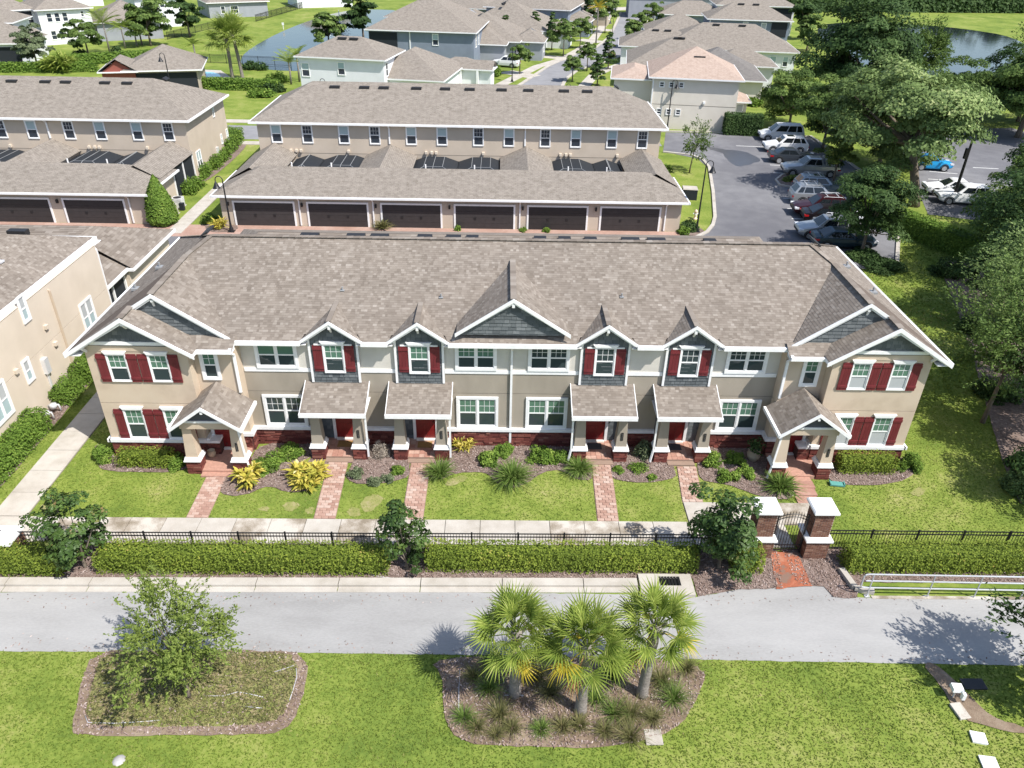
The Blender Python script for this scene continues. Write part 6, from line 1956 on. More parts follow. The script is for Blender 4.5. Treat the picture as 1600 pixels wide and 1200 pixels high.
hedge('hedge', 'boxy clipped hedge under the right wing windows', 14.9, 17.5, -2.0, -1.35, .95, 'leaf_hedge', seed=36, dens=300)
shrub('shrub', 'round clipped shrub at the right corner of the building', 'shrub', None, (18.3, -1.4, 0), .7, 1.25, 1900, .09, 'leaf_shrub', 37)

# ornamental grasses in the palm bed
gl = [(-0.67, -12.46, .8), (4.85, -13.13, 1.0), (5.80, -12.63, .8), (5.15, -13.78, 1.05), (3.68, -14.36, 1.0), (3.57, -15.13, .95), (2.63, -13.79, .7), (2.04, -14.70, .6), (1.50, -14.77, .6), (0.84, -14.86, .55), (-0.45, -14.38, .9), (-1.14, -14.82, .6), (-0.76, -13.45, .9), (0.81, -12.95, .9), (1.20, -13.56, .8), (3.31, -12.94, .9), (2.81, -14.91, .6), (-0.54, -15.03, .5), (-1.55, -14.49, .7), (-0.05, -14.82, .6), (4.37, -14.47, .7), (3.18, -14.32, .8), (-1.30, -12.97, .7)]
for k, (px, py, hh) in enumerate(gl):
    grass_clump('muhly_grass', 'wispy muhly grass tuft in the mulch under the cabbage palms', 'grass plant', 'muhly grasses in the palm bed', (px, py, 0), hh, 260, .014, 'leaf_grass' if k % 3 == 0 else 'leaf_drygrass', .75, .5, 700 + k, .08)

# shrubs along the left neighbour
for (y0, y1, h_, lab, sd) in ((-4.2, 1.1, 1.15, 'longest clipped shrub by the cream wall, at the left edge of the picture', 50), (2.9, 4.5, .95, 'middle clipped shrub along the cream side wall', 51), (4.9, 6.9, 1.1, 'clipped shrub by the cream wall nearest the air conditioner', 52)):
    hedge('clipped_shrub', lab, -22.88, -22.0, y0, y1, h_, 'leaf_shrub', 420, .1, 'shrubs by the cream wall', sd, 0, None, .1)
for k, (px, py, r_, h_) in enumerate(((-28.87, 50.16, 1.2, 1.5), (-29.01, 53.46, 1.1, 1.5), (-28.22, 44.66, .8, 1.1), (-28.35, 41.92, .8, 1.1), (-28.38, 47.34, .9, 1.0), (-27.89, 37.15, .8, 1.0), (-27.72, 38.63, .6, .8))):
    hedge('clipped_shrub', ['second farthest clipped shrub along the side wall of the left rear row', 'farthest clipped shrub along the side wall of the left rear row', 'clipped shrub below the side window of the left rear row', 'clipped shrub in front of the side window of the left rear row', 'middle clipped shrub along the side wall of the left rear row', 'clipped shrub at the front corner of the left rear row', 'smallest clipped shrub near the front corner of the left rear row'][k], 0, r_ * 1.5, 0, r_ * 2.4, h_, 'leaf_shrub', 90, .18, 'shrubs by the left rear row', 60 + k, 0, (px, py, 0), .12)
cy_ = empty('cypress_tree', (-27.2, 29.05, 0), 0, 'dense green cone shaped cypress beside the left garage', 'tree')
n = 7500
f = nrg.uniform(0, 1, n) ** .6; a = nrg.uniform(0, 6.28, n)                # f: 0 at the tip, 1 at the foot
pr = 1.08 * np.sin(np.minimum(1, f * 1.12) * 1.5708) ** .9 * np.where(f > .9, 1 - (f - .9) * 2.2, 1) * (1 + .07 * np.sin(5 * a + 7 * f) + nrg.normal(0, .05, n))
P = np.stack([np.cos(a) * pr, np.sin(a) * pr, 3.85 * (1 - f) + .12], 1)
V = leaves(P, np.stack([np.cos(a), np.sin(a), np.full(n, .55)], 1), .17, .6, .4)
link('crown', quads_mesh('crown', V, np.clip(.45 + .12 * np.sin(4 * a + 9 * f) + nrg.normal(0, .17, n), 0, 1), M['leaf_shrub']), cy_)
b = MB(); b.lathe([(.08, 0), (.85, .35), (.92, .7), (.6, 2.2), (.1, 3.5), (0, 3.6)], n=12, t=.1); b.build('inner_twigs', M['leaf_shrub'], cy_)
b = MB(); b.tube([(0, 0, -.05), (0, 0, .6)], .08, 8); b.build('trunk', M['bark'], cy_)
rosette('variegated_plant', 'yellow green plant at the left end of the garages', 'plant', None, (-22.47, 28.25, 0), .8, 1.0, 220, .1, 'leaf_gold', 71, 8)
shrub('shrub', 'green shrub behind the lamp post at the left end of the garages', 'shrub', None, (-23.72, 29.5, 0), .7, 1.1, 900, .12, 'leaf_shrub', 72)
grass_clump('dry_plant', 'rusty dry plant between the second and third garage doors', 'plant', None, (-9.9, 28.65, 0), 1.1, 200, .07, 'leaf_drygrass', 1.0, .4, 73)
for x, lab in ((-4.0, 'tiny green plant between the third and fourth garage doors'), (1.2, 'left of two tiny plants between the fourth and fifth garage doors'), (3.0, 'right of two tiny plants between the fourth and fifth garage doors')):
    shrub('shrub', lab, 'shrub', None, (x, 28.6, 0), .4, .5, 200, .12, 'leaf_shrub', int(80 + x))
shrub('shrub', 'dark shrub at the right corner of the garages', 'shrub', None, (14.5, 29.6, 0), .9, 1.4, 1300, .13, 'leaf_dark', 90)
shrub('shrub', 'low green shrub by the lamp post at the right end of the garages', 'shrub', None, (13.9, 28.6, 0), .7, .7, 800, .12, 'leaf_shrub', 91)
shrub('shrub', 'dark shrub on the lawn side of the garage roof corner', 'shrub', None, (15.64, 45.83, 0), .8, 1.0, 700, .14, 'leaf_shrub', 92)
shrub('shrub', 'broad dark shrub bed beyond the right roof corner', 'shrub', None, (26.9, 22.26, 0), 1.9, 1.1, 3600, .14, 'leaf_dark', 93)
shrub('shrub', 'flat dark shrub left of the broad dark bed beyond the roof', 'shrub', None, (26.4, 24.18, 0), 1.5, .8, 2200, .14, 'leaf_dark', 94)
shrub('shrub', 'olive shrub on the planted parking island', 'shrub', None, (27.41, 43.29, 0), 1.1, .8, 1200, .14, 'leaf_yellowish', 95, squash=.6)
hedge('hedge', 'tall dark clipped hedge at the corner of the ecru house', 0, 4.2, 0, 1.6, 2.3, 'leaf_dark', 90, .2, None, 96, R(-6), (27.27, 61.44, 0))

# trees over the parking lot and along the right edge
TR = [
    ('wide spreading live oak with pale crown and bare leaning trunk by the second parking lot', (36.01, 36.35, 0), 10.1, 5.9, 2.6, 'leaf_pale', 16000, .3, 'round', 64, .38, (-1.6, 1.5), 5.2),
    ('slender tree with turning yellow leaves behind the white cars', (30.79, 42.05, 0), 7.90, 2.10, 3.58, 'leaf_yellowish', 6500, .2, 'round', 44, .1, (0, 0), 2.4),
    ('round tree at the corner of the lawn behind the parked van', (33.95, 65.01, 0), 7.28, 3.54, 3.36, 'leaf_oak', 6500, .26, 'round', 46, .16, (0, 0), 1.8),
    ('huge dark broad tree between parking lot and pond', (46.05, 76.55, 0), 12.5, 7.0, 5.4, 'leaf_dark', 17000, .38, 'round', 78, .35, (0, 0), 3.2),
    ('feathery tree leaning out over the pond shore', (58.78, 90.69, 0), 8.4, 3.1, 3.0, 'leaf_oak', 8000, .28, 'feather', 50, .2, (2.2, 0), 3.5),
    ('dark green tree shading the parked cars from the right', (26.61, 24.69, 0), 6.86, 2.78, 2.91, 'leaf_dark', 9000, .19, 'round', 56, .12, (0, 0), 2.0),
    ('pale olive tree filling the middle behind the parking row', (37.88, 48.43, 0), 9.36, 5.43, 4.26, 'leaf_pale', 12000, .27, 'round', 64, .2, (0, 0), 2.4),
    ('bright green oak at the right edge beyond the second lot', (60.22, 62.17, 0), 10.2, 5.2, 4.2, 'leaf_oak', 13000, .34, 'round', 66, .3, (0, 0), 3.5),
    ('dark sparse oak at the top right corner by the pond', (78.29, 87.71, 0), 10.5, 4.6, 3.8, 'leaf_dark', 8000, .3, 'feather', 50, .26, (0, 0), 3.5),
    ('dark green tree in front of the second parking lot at the right edge', (44.96, 32.16, 0), 8.2, 4.0, 3.6, 'leaf_dark', 11000, .24, 'round', 60, .22, (0, 0), 2.5),
    ('dark tree below the tall light pole', (36.37, 22.36, 0), 7.4, 3.4, 3.2, 'leaf_oak', 9000, .2, 'round', 54, .18, (0, 0), 2.2),
    ('dark tree crowding the right edge at mid height', (35.72, 18.98, 0), 8.94, 4.25, 3.81, 'leaf_dark', 8000, .2, 'round', 50, .18, (0, 0), 2.5),
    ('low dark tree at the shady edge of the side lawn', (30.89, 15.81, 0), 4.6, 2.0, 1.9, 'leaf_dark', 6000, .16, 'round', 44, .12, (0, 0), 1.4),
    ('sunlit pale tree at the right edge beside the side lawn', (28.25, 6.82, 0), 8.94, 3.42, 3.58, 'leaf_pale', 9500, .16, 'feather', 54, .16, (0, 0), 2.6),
    ('thin trunked tree leaning over the side lawn in half shade', (23.87, 2.35, 0), 7.28, 2.60, 2.58, 'leaf_oak', 7000, .15, 'feather', 44, .1, (.4, .4), 2.8),
    ('low dark tree at the right edge below the building corner', (23.68, -4.02, 0), 4.8, 2.1, 2.1, 'leaf_dark', 6000, .15, 'round', 44, .1, (0, 0), 1.2),
    ('leafy tree at the right edge behind the leaning tree', (28.08, 3.6, 0), 6.5, 2.6, 2.8, 'leaf_oak', 7500, .16, 'round', 50, .12, (0, 0), 1.8),
    ('mid green tree between the ecru house corner and the huge dark tree', (34.74, 55.68, 0), 7.5, 3.4, 3.3, 'leaf_oak', 9000, .26, 'round', 52, .16, (0, 0), 1.8),
    ('olive tree between the wide live oak and the parked pickup', (36.03, 41.13, 0), 7.0, 3.2, 2.9, 'leaf_pale', 9000, .22, 'round', 50, .16, (0, 0), 2.0),
    ('round green tree beyond the far side of the second lot', (56.31, 67.93, 0), 7.5, 4.2, 3.3, 'leaf_oak', 9000, .3, 'round', 54, .18, (0, 0), 2.0),
    ('dark tree at the right edge beyond the far side of the second lot', (65.1, 70.62, 0), 9.0, 5.0, 4.0, 'leaf_dark', 10000, .32, 'round', 56, .2, (0, 0), 2.2),
    ('dark tree at the right edge level with the building corner', (25.37, 0.21, 0), 6.66, 2.60, 2.69, 'leaf_dark', 6000, .15, 'round', 40, .1, (0, 0), 2.2),
    ('dark tree between the light pole and the right edge', (40.36, 26.91, 0), 7.6, 3.2, 3.4, 'leaf_oak', 10000, .22, 'round', 56, .2, (0, 0), 2.5),
    ('dark shade tree low at the right edge above the pale tree', (31.26, 13.08, 0), 7.5, 3.0, 3.2, 'leaf_dark', 9000, .18, 'round', 50, .15, (0, 0), 2.2),
]
for i, (lab, bs, H_, R0, Rz, mt, n, lf, st, cl, tr, ln, th) in enumerate(TR):
    tree('oak_tree' if 'oak' in lab else 'tree', lab, 'tree', None, bs, H_, R0, Rz, mt, n, lf, 100 + i, st, cl, tr, ln, th, limbs=14)
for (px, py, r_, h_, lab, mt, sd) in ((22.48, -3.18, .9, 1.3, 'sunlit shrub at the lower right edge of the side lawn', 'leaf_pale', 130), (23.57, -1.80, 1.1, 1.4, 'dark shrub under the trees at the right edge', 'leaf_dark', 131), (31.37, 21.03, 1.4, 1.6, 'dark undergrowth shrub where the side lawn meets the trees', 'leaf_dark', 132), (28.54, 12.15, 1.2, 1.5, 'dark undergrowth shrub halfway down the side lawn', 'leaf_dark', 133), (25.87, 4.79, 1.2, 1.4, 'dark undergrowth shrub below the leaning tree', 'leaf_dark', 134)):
    shrub('shrub', lab, 'shrub', None, (px, py, 0), r_, h_, 1800, .13, mt, sd)
hedge('hedge', 'bright green hedge running between the side lawn and the second lot', 0, 11, 0, 1.5, 1.7, 'leaf_shrub', 130, .17, None, 97, R(116), (32.56, 28.39, 0))

# street trees and far planting: shared crowns, each its own tree
S1 = [(2.13, 97.67, 4.6, 1.7), (10.14, 116.03, 6.2, 2.4), (13.87, 125.42, 5.6, 2.2), (13.00, 101.62, 4.4, 1.5), (9.91, 92.07, 3.8, 1.5), (21.06, 147.76, 7.5, 2.8), (23.89, 127.46, 5.2, 1.9), (27.09, 139.00, 5.4, 2.0), (32.09, 153.48, 6.0, 2.2), (20.80, 165.31, 7.0, 2.6), (37.03, 186.40, 6.5, 2.4)]
sl_ = ['nearest the lawn corner on the left', 'beside the white gabled house', 'third along the left sidewalk', 'on the inner side of the street curve', 'nearest the roof ridge on the street curve', 'tall one midway along the left side', 'left of a pair on the right', 'right of a pair on the right', 'by the right sidewalk beyond the pair', 'far along the left side', 'at the far end on the right']
for i, (px, py, H_, R0) in enumerate(S1):
    tree('street_tree', 'small thin trunked street tree ' + sl_[i], 'tree', 'street trees', (px, py, 0), H_, R0, H_ * .32, 'leaf_oak', 2600, .34, 150, 'round', 34, .09, share='st%d' % (i % 3))
S2 = [(-0.14, 120.62, 6.0, 1.7), (5.44, 127.56, 6.0, 1.6), (8.48, 123.19, 6.4, 1.6), (18.63, 158.02, 8.2, 2.0), (16.65, 103.77, 5.6, 1.6), (13.38, 89.42, 4.4, 1.5), (30.32, 135.85, 5.2, 1.9)]
dl_ = ['leftmost by the street houses', 'between two porches of the street houses', 'right of the porch on the street', 'far along the left of the street', 'in front of the pinkish roof', 'nearest the rear row ridge', 'before the low white house right of the street']
for i, (px, py, H_, R0) in enumerate(S2):
    tree('magnolia_tree', 'dark upright magnolia ' + dl_[i], 'tree', 'dark magnolias on the street', (px, py, 0), H_, R0, H_ * .42, 'leaf_magnolia', 2200, .4, 170, 'cone', 40, .1, share='mg%d' % (i % 2), low=-1)
feather_palm('palm_tree', 'thin palm with yellow crown on the left side of the street', (17.59, 132.45, 0), 6.4, 5, 14, 1.7, 'palm_yellow')
tree('tree', 'small tree with pale trunk on the lawn by the parking lot', 'tree', None, (17.92, 45.52, 0), 4.4, 1.25, 1.35, 'leaf_oak', 2600, .16, 180, 'feather', 30, .06, (.25, 0), 2.2)
tree('tree', 'small tree seen against the pond fountain', 'tree', None, (-32.98, 125.88, 0), 5.0, 3.0, 2.2, 'leaf_oak', 2400, .5, 181, 'round', 36, .15)
tree('tree', 'dark tree at the pond left of the blue grey house', 'tree', None, (-27.45, 131.67, 0), 7.4, 3.4, 3.2, 'leaf_dark', 2800, .5, 182, 'round', 36, .2)
tree('oak_tree', 'round oak in front of the pale blue and white house', 'tree', None, (-63.17, 118.84, 0), 7.6, 3.6, 3.0, 'leaf_oak', 3600, .42, 183, 'round', 44, .18)
tree('oak_tree', 'upright tree on the fenced lawn near the solar roof', 'tree', None, (-60.38, 130.7, 0), 7.6, 2.9, 3.3, 'leaf_dark', 3000, .42, 184, 'round', 40, .18)
tree('tree', 'grey green tree at the left edge in front of the white porch', 'tree', None, (-70.86, 95.1, 0), 5.6, 2.6, 2.4, 'leaf_grey', 2600, .36, 185, 'round', 36, .14)
rosette('bush', 'big yellow green bush in front of the balcony house', 'bush', None, (-66.66, 92.81, 0), 2.6, 3.0, 700, .3, 'palm_green', 186, 18)
feather_palm('palm_tree', 'tallest yellow green palm in front of the balcony house', (-66.47, 109.77, 0), 4.8, 21, 22, 2.8, 'palm_green')
feather_palm('palm_tree', 'second yellow green palm, right of the tallest one', (-66.28, 115.46, 0), 3.6, 22, 18, 2.6, 'palm_green')
feather_palm('palm_tree', 'low green palm next to the round oak', (-65.54, 118.54, -0), 2.6, 23, 16, 2.2, 'palm_green')
feather_palm('palm_tree', 'small palm alone on the lawn behind the pool', (-48.37, 99.21, 0), 3.3, 24, 14, 1.7, 'palm_green')
feather_palm('palm_tree', 'left one of two palms in front of the pale blue white house', (-30.65, 86.25, 0), 3.0, 27, 14, 2.0, 'palm_green')
feather_palm('palm_tree', 'right one of two palms touching the pale blue white house', (-29.93, 88.25, 0), 3.6, 28, 12, 1.8, 'palm_green')
fan_palm('left cabbage palm of the pair by the pool', (-39.52, 88.31, 0), 5.6, 30, 25, 2.4, 'cabbage palms by the pool', (0, 0), .22)
fan_palm('right cabbage palm of the pair by the pool, slightly taller', (-37.95, 87.97, 0), 6.2, 30, 26, 2.4, 'cabbage palms by the pool', (0, 0), .22, (-.5, 0))
for k, (px, py, r_, h_, lab, mt) in enumerate(((-68.59, 99.37, 1.8, 1.8, 'green bush right of the big yellow bush', 'leaf_shrub'), (-68.59, 104.27, 1.8, 1.8, 'dark bush beneath the screened balcony', 'leaf_dark'), (-64.85, 100.98, 2.0, 1.6, 'low bush line in front of the white house', 'leaf_shrub'), (-64.06, 107.38, 1.6, 1.8, 'bush at the foot of the tallest palm', 'leaf_dark'), (-38.85, 97.92, 2.4, 1.8, 'dark shrubs right of the two cabbage palms', 'leaf_dark'), (-32.16, 81.53, 2.2, 1.5, 'dark bush at the corner of the rear road', 'leaf_dark'), (-32.96, 78.02, 2.4, 1.4, 'green hedge like bush along the rear sidewalk', 'leaf_shrub'), (-33.35, 87.92, 2.0, 2.0, 'loose bush left of the two palms', 'leaf_shrub'), (-3.40, 90.80, 1.6, 1.8, 'green shrub by the white porch column', 'leaf_shrub'), (-1.84, 96.17, 1.5, 2.0, 'green shrub in front of the leftmost street magnolia', 'leaf_shrub'), (32.98, 77.46, 1.4, 1.6, 'shrub at the end of the white house wall', 'leaf_shrub'), (37.11, 84.12, 1.6, 1.8, 'shrub by the dark porch of the white house', 'leaf_dark'), (-69.22, 177.60, 2.5, 2.2, 'green bush in front of the solar roofed house', 'leaf_shrub'), (-67.14, 179.43, 2.2, 2.0, 'yellow green bush by the solar roofed house', 'leaf_yellowish'), (-64.77, 179.86, 2.2, 2.2, 'dark bush right of the solar roofed house', 'leaf_dark'))):
    shrub('shrub', lab, 'shrub', None, (px, py, 0), r_, h_, 700, .34, mt, 190 + k)
hedge('hedge', 'clipped hedge in front of the white balcony house', 0, 16, 0, 1.6, 1.5, 'leaf_shrub', 40, .3, None, 301, R(28), (-62.94, 101.19, 0))
hedge('hedge', 'clipped hedge below the low white house at the left edge', 0, 14, 0, 1.5, 1.3, 'leaf_shrub', 40, .3, None, 302, R(8), (-68.19, 92.65, 0))
hedge('hedge', 'dark clipped hedge along the lawn by the pool', 0, 11, 0, 1.6, 1.4, 'leaf_shrub', 40, .3, None, 303, R(-4), (-36.67, 82.01, 0))
tree('tree', 'tree behind the pool house roof at left', 'tree', None, (-67.42, 104.4, 0), 6.0, 2.6, 2.4, 'leaf_oak', 2400, .4, 304, 'round', 34, .14)
tree('tree', 'small dark tree beside the second yellow green palm', 'tree', None, (-65.27, 120.12, 0), 5.2, 2.2, 2.2, 'leaf_dark', 2200, .4, 305, 'round', 34, .14)
tree('tree', 'round tree at the end of the solar roofed house', 'tree', None, (-59.57, 172.35, 0), 6.0, 3.0, 2.6, 'leaf_oak', 2200, .5, 306, 'round', 34, .14)
tree('tree', 'tree on the far lawn edge at the top of the pond', 'tree', None, (-11.98, 183.58, 0), 6.5, 3.2, 2.8, 'leaf_dark', 2200, .5, 307, 'round', 34, .14)
tree('tree', 'round tree at the right edge of the far lawn near the blue houses', 'tree', None, (62.08, 143.71, 0), 8.0, 3.2, 3.3, 'leaf_dark', 2600, .5, 210, 'round', 36, .2)
tree('tree', 'small tree beside the blue house on the pond side', 'tree', None, (57.3, 127.6, 0), 6.2, 2.6, 2.4, 'leaf_oak', 2400, .45, 211, 'round', 34, .16)

# the tree line beyond the right pond and the street end
kk = 0
for i in range(34):
    x = 62 + i * 5.2 + rnd.uniform(-1.5, 1.5); y = 214 + .55 * i + rnd.uniform(-6, 8)
    tree('distant_tree', 'dark tree in the tree line beyond the right pond', 'tree', 'tree line beyond the pond', (x, y, 0), rnd.uniform(8, 13), rnd.uniform(3.6, 5.2), 4.6, 'leaf_dark', 1500, .8, 220, 'round', 30, .25, share='far%d' % (kk % 4)); kk += 1
for i in range(16):
    x = 10 + i * 5 + rnd.uniform(-1.5, 1.5); y = 226 + rnd.uniform(-3, 5) 
    tree('distant_tree', 'tree in the row closing the far end of the street', 'tree', 'tree row at the street end', (x, y, 0), rnd.uniform(7, 10), rnd.uniform(3.0, 4.4), 4.0, 'leaf_oak', 1500, .8, 221, 'round', 30, .25, share='fas%d' % (kk % 3)); kk += 1
hedge('hedge', 'long dark hedge in front of the tree line beyond the right pond', 0, 190, 0, 3.5, 3.2, 'leaf_dark', 9, .9, None, 98, R(6.5), (140, 208, 0), rag=.3)

# ------------------------------------------------------------------ gate, pillars, fence
def brick_faces(mb, cx, cy, wd, z0, z1, seed, bl=.2, bh=.065):
    rr = random.Random(seed)
    z = z0; row = 0
    while z < z1 - .02:
        h = min(bh, z1 - z)
        off = 0 if row % 2 == 0 else bl / 2
        for ax in range(4):
            x = -wd / 2 - off
            while x < wd / 2 - .01:
                a, b_ = max(x, -wd / 2), min(x + bl, wd / 2)
                if b_ - a > .03:
                    p, q = wd / 2 - .012, wd / 2 + rr.uniform(.004, .01)
                    t = rr.betavariate(1.8, 1.8)
                    a_, c_ = a + .006, b_ - .006
                    if ax == 0: mb.box(cx + a_, cx + c_, cy - q, cy - p, z + .005, z + h - .005, t)
                    elif ax == 1: mb.box(cx + a_, cx + c_, cy + p, cy + q, z + .005, z + h - .005, t)
                    elif ax == 2: mb.box(cx - q, cx - p, cy + a_, cy + c_, z + .005, z + h - .005, t)
                    else: mb.box(cx + p, cx + q, cy + a_, cy + c_, z + .005, z + h - .005, t)
                x += bl
        z += h; row += 1


def pillar(label, cx, cy, two=True, sc=1.0):
    root = empty('gate_pillar', (cx, cy, 0), 0, label, 'pillar', 'brick gate pillars')
    b = MB(); b.box(-.45, .45, -.45, .45, 0, .92)
    if two: b.box(-.36, .36, -.36, .36, 1.08, 2.28)
    o = b.build('core', M['mortar'], root)
    k = MB(); brick_faces(k, 0, 0, .9, 0, .92, 5)
    if two: brick_faces(k, 0, 0, .72, 1.08, 2.28, 6)
    k.build('bricks', M['brick'], root)["kind"] = "stuff"
    b = MB(); b.box(-.53, .53, -.53, .53, .92, 1.0); b.taper(0, 0, 1.0, 1.08, 1.06, 1.06, .8 if two else .9, .8 if two else .9); b.build('belt' if two else 'cap', M['trim'], root)
    if two:
        b = MB(); b.box(-.48, .48, -.48, .48, 2.28, 2.36); b.taper(0, 0, 2.36, 2.41, .96, .96, .86, .86); b.build('cap', M['trim'], root)
    return root


pillar('brick gate pillar with white cap on the left of the black gate', 9.74, -6.93)
pillar('brick gate pillar with white cap on the right of the black gate', 11.92, -6.93)
pillar('short brick pillar with white cap at the left edge of the picture', -19.35, -7.45, False)

gt_ = empty('garden_gate', (10.83, -7.05, 0), 0, 'black metal arched gate between the two brick pillars', 'gate')
for x in (-.58, .58):
    b = MB(); b.box(x - .03, x + .03, -.03, .03, .1, 2.0); b.build('gate_post', M['black'], gt_)
b = MB()
arc = lambda x, z: z + .18 * (1 - (x / .58) ** 2)
for z in (.2, .45): b.box(-.55, .55, -.02, .02, z - .02, z + .02)
for z in (1.72, 1.86): b.tube([(x, 0, arc(x, z)) for x in np.linspace(-.56, .56, 12)], .018, 6)
b.build('gate_frame', M['black'], gt_)
for i in range(10):
    x = -.5 + i * 1.0 / 9
    b = MB(); z1 = arc(x, 2.02)
    b.tube([(x, 0, .14), (x, 0, z1 - .08), (x, 0, z1)], [.013, .013, .002], 5); b.build('gate_bar', M['black'], gt_)


def fence(label, p0, p1, h=1.04, sp=1.75):
    p0, p1 = Vector((p0[0], p0[1], 0)), Vector((p1[0], p1[1], 0))
    d = p1 - p0; L = d.length; a = math.atan2(d.y, d.x)
    root = empty('metal_fence', p0, a, label, 'fence')
    n = max(1, round(L / sp))
    for i in range(n + 1):
        b = MB(); x = L * i / n; b.box(x - .03, x + .03, -.03, .03, 0, h + .06); b.build('post', M['black'], root)
    for z in (h, h - .16, .14):
        b = MB(); b.box(0, L, -.017, .017, z - .018, z + .018); b.build('rail', M['black'], root)
    b = MB(); k = int(L / .115)
    for i in range(k):
        x = (i + .5) * L / k; b.box(x - .0085, x + .0085, -.0085, .0085, .05, h)
    b.build('pickets', M['black'], root)["kind"] = "stuff"
    return root


fence('black metal picket fence behind the long hedge left of the gate', (-19.5, -7.3), (9.2, -7.15))
fence('black metal picket fence behind the hedge right of the gate', (12.4, -6.85), (27, -6.9))
fence('black metal fence around the far lawn of the solar roofed house', (-63.21, 126.87, 0), (-59.39, 146.19, 0), 1.3, 2.6)
fence('black metal fence between pool and pond', (-52.71, 103.55, 0), (-34.07, 100.75, 0), 1.3, 2.6)
fence('black metal fence at the foot of the pale blue white house at left', (-54.69, 155.68, 0), (-50.8, 185.42, 0), 1.4, 3)

# metal handrail
hr = empty('handrail', (12.9, -9.27, 0), 0, 'silver metal handrail with three rails along the trail at right', 'handrail')
for k, z in enumerate((1.12, .79, .44)):
    b = MB(); b.tube([(.12 if k < 2 else .15, 0, z), (8.5, -.12, z)], .03, 8); b.build('rail', M['rail_metal'], hr)
b = MB(); b.tube([(.14, 0, 1.12), (.04, 0, 1.09), (0, 0, 1.02), (0, 0, .54), (.04, 0, .47), (.16, 0, .44)], .03, 8); b.build('end_loop', M['rail_metal'], hr)
for x in (.35, 2.6, 4.35, 6.1, 7.9):
    b = MB(); b.tube([(x, -.014 * x, 0), (x, -.014 * x, 1.12)], .026, 8); o = b.build('post', M['rail_metal'], hr)
    b = MB(); b.box(x - .1, x + .1, -.014 * x - .08, -.014 * x + .08, .005, .025); b.build('foot_plate', M['rail_metal'], o)
b = MB(); P_, Q_, R_q = (12.73, -8.03, 0), (12.88, -8.98, 0), (13.25, -9.14, 0)
b.beam((P_[0], P_[1], .1), (Q_[0], Q_[1], .1), .22, .22); b.beam((Q_[0], Q_[1], .09), (R_q[0] + .3, R_q[1], .09), .2, .2)
tag(b.build('concrete_edging', M['concrete']), 'low concrete corner edging at the left end of the handrail', 'edging')
b = MB(); b.box(13.4, 40, -9.42, -9.28, -.05, .03)
o = b.build('trail_edge', M['concrete_dirty']); o["kind"] = 'structure'


# ------------------------------------------------------------------ lamps
def lamp_post(label, base, h, face=1, arc=True):
    root = empty('lamp_post', base, 0, label, 'street lamp', 'black bell lamp posts')
    b = MB(); b.lathe([(.17, 0), (.17, .25), (.1, .4), (.075, .8), (.06, h * .5), (.05, h - .45)], n=10); b.build('pole', M['black'], root, smooth=True)
    r_ = .27
    b = MB()
    pts = [(0, 0, h - .46)] + [(face * (r_ - r_ * math.cos(t)), 0, h - .3 + r_ * math.sin(t)) for t in np.linspace(0, math.pi, 9)] + [(face * 2 * r_, 0, h - .45)]
    b.tube(pts, .035, 8); b.build('arm', M['black'], root, smooth=True)
    b = MB(); b.lathe([(.0, .1), (.05, .08), (.07, 0), (.12, -.08), (.17, -.22), (.27, -.40), (.30, -.43), (.27, -.43), (.0, -.30)], (face * 2 * r_, 0, h - .5), 14); o = b.build('lamp_shade', M['black'], root, smooth=True)
    b = MB(); b.lathe([(.0, 0), (.12, .02), (.16, .12)], (face * 2 * r_, 0, h - .98), 10); b.build('lens', M['pane_white'], o)
    b = MB(); b.box(-.25, .25, -.25, .25, 0, .06); b.build('base_plate', M['black'], root)
    return root


lamp_post('black bell lamp post on the lawn corner by the parking lot', (15.09, 29.1, 0), 5.7, 1)
lamp_post('black bell lamp post before the leftmost garage door', (-21.43, 27.6, 0), 4.35, -1)
lamp_post('black lamp post against the ecru wall of the pinkish roofed house', (18.9, 63.0, 0), 5.6, 1)
lamp_post('black lamp post rising behind the left rear roof, before the pool house', (-38.45, 63.3, 0), 7.4, -1)
lamp_post('black bell lamp post before the pale blue white house', (-21.33, 63.2, 0), 5.0, 1)
lamp_post('black bell lamp post at the mouth of the street behind the rear roof', (7.25, 62.8, 0), 5.0, -1)
lamp_post('black lamp post on the left curb of the street', (19.84, 126.16, 0), 5.2, -1)
lamp_post('black lamp post at the left end of the street near the low houses', (0.88, 91.21, 0), 5.0, 1)
pl = empty('light_pole', (39.84, 37.23, 0), 0, 'tall plain black light pole by the second parking lot', 'light pole')
b = MB(); b.lathe([(.16, 0), (.11, 4), (.08, 7.9), (0, 7.95)], n=8); b.build('pole', M['black'], pl)
b = MB(); b.box(-.7, .7, -.15, .15, 7.75, 7.9); b.build('lamp_head', M['black'], pl)
b = MB(); b.box(-.3, 0, -.12, .12, 4.0, 4.9); b.build('bracket_box', M['black'], pl)

# ------------------------------------------------------------------ cars
def paint(name, c, metal=.3, rough=.28):
    m, t, b = nodes(name); b.inputs["Base Color"].default_value = (*c, 1); b.inputs["Metallic"].default_value = metal; b.inputs["Roughness"].default_value = rough
    b.inputs["Coat Weight"].default_value = .2; b.inputs["Coat Roughness"].default_value = .12; b.inputs["Specular IOR Level"].default_value = .3
    return m


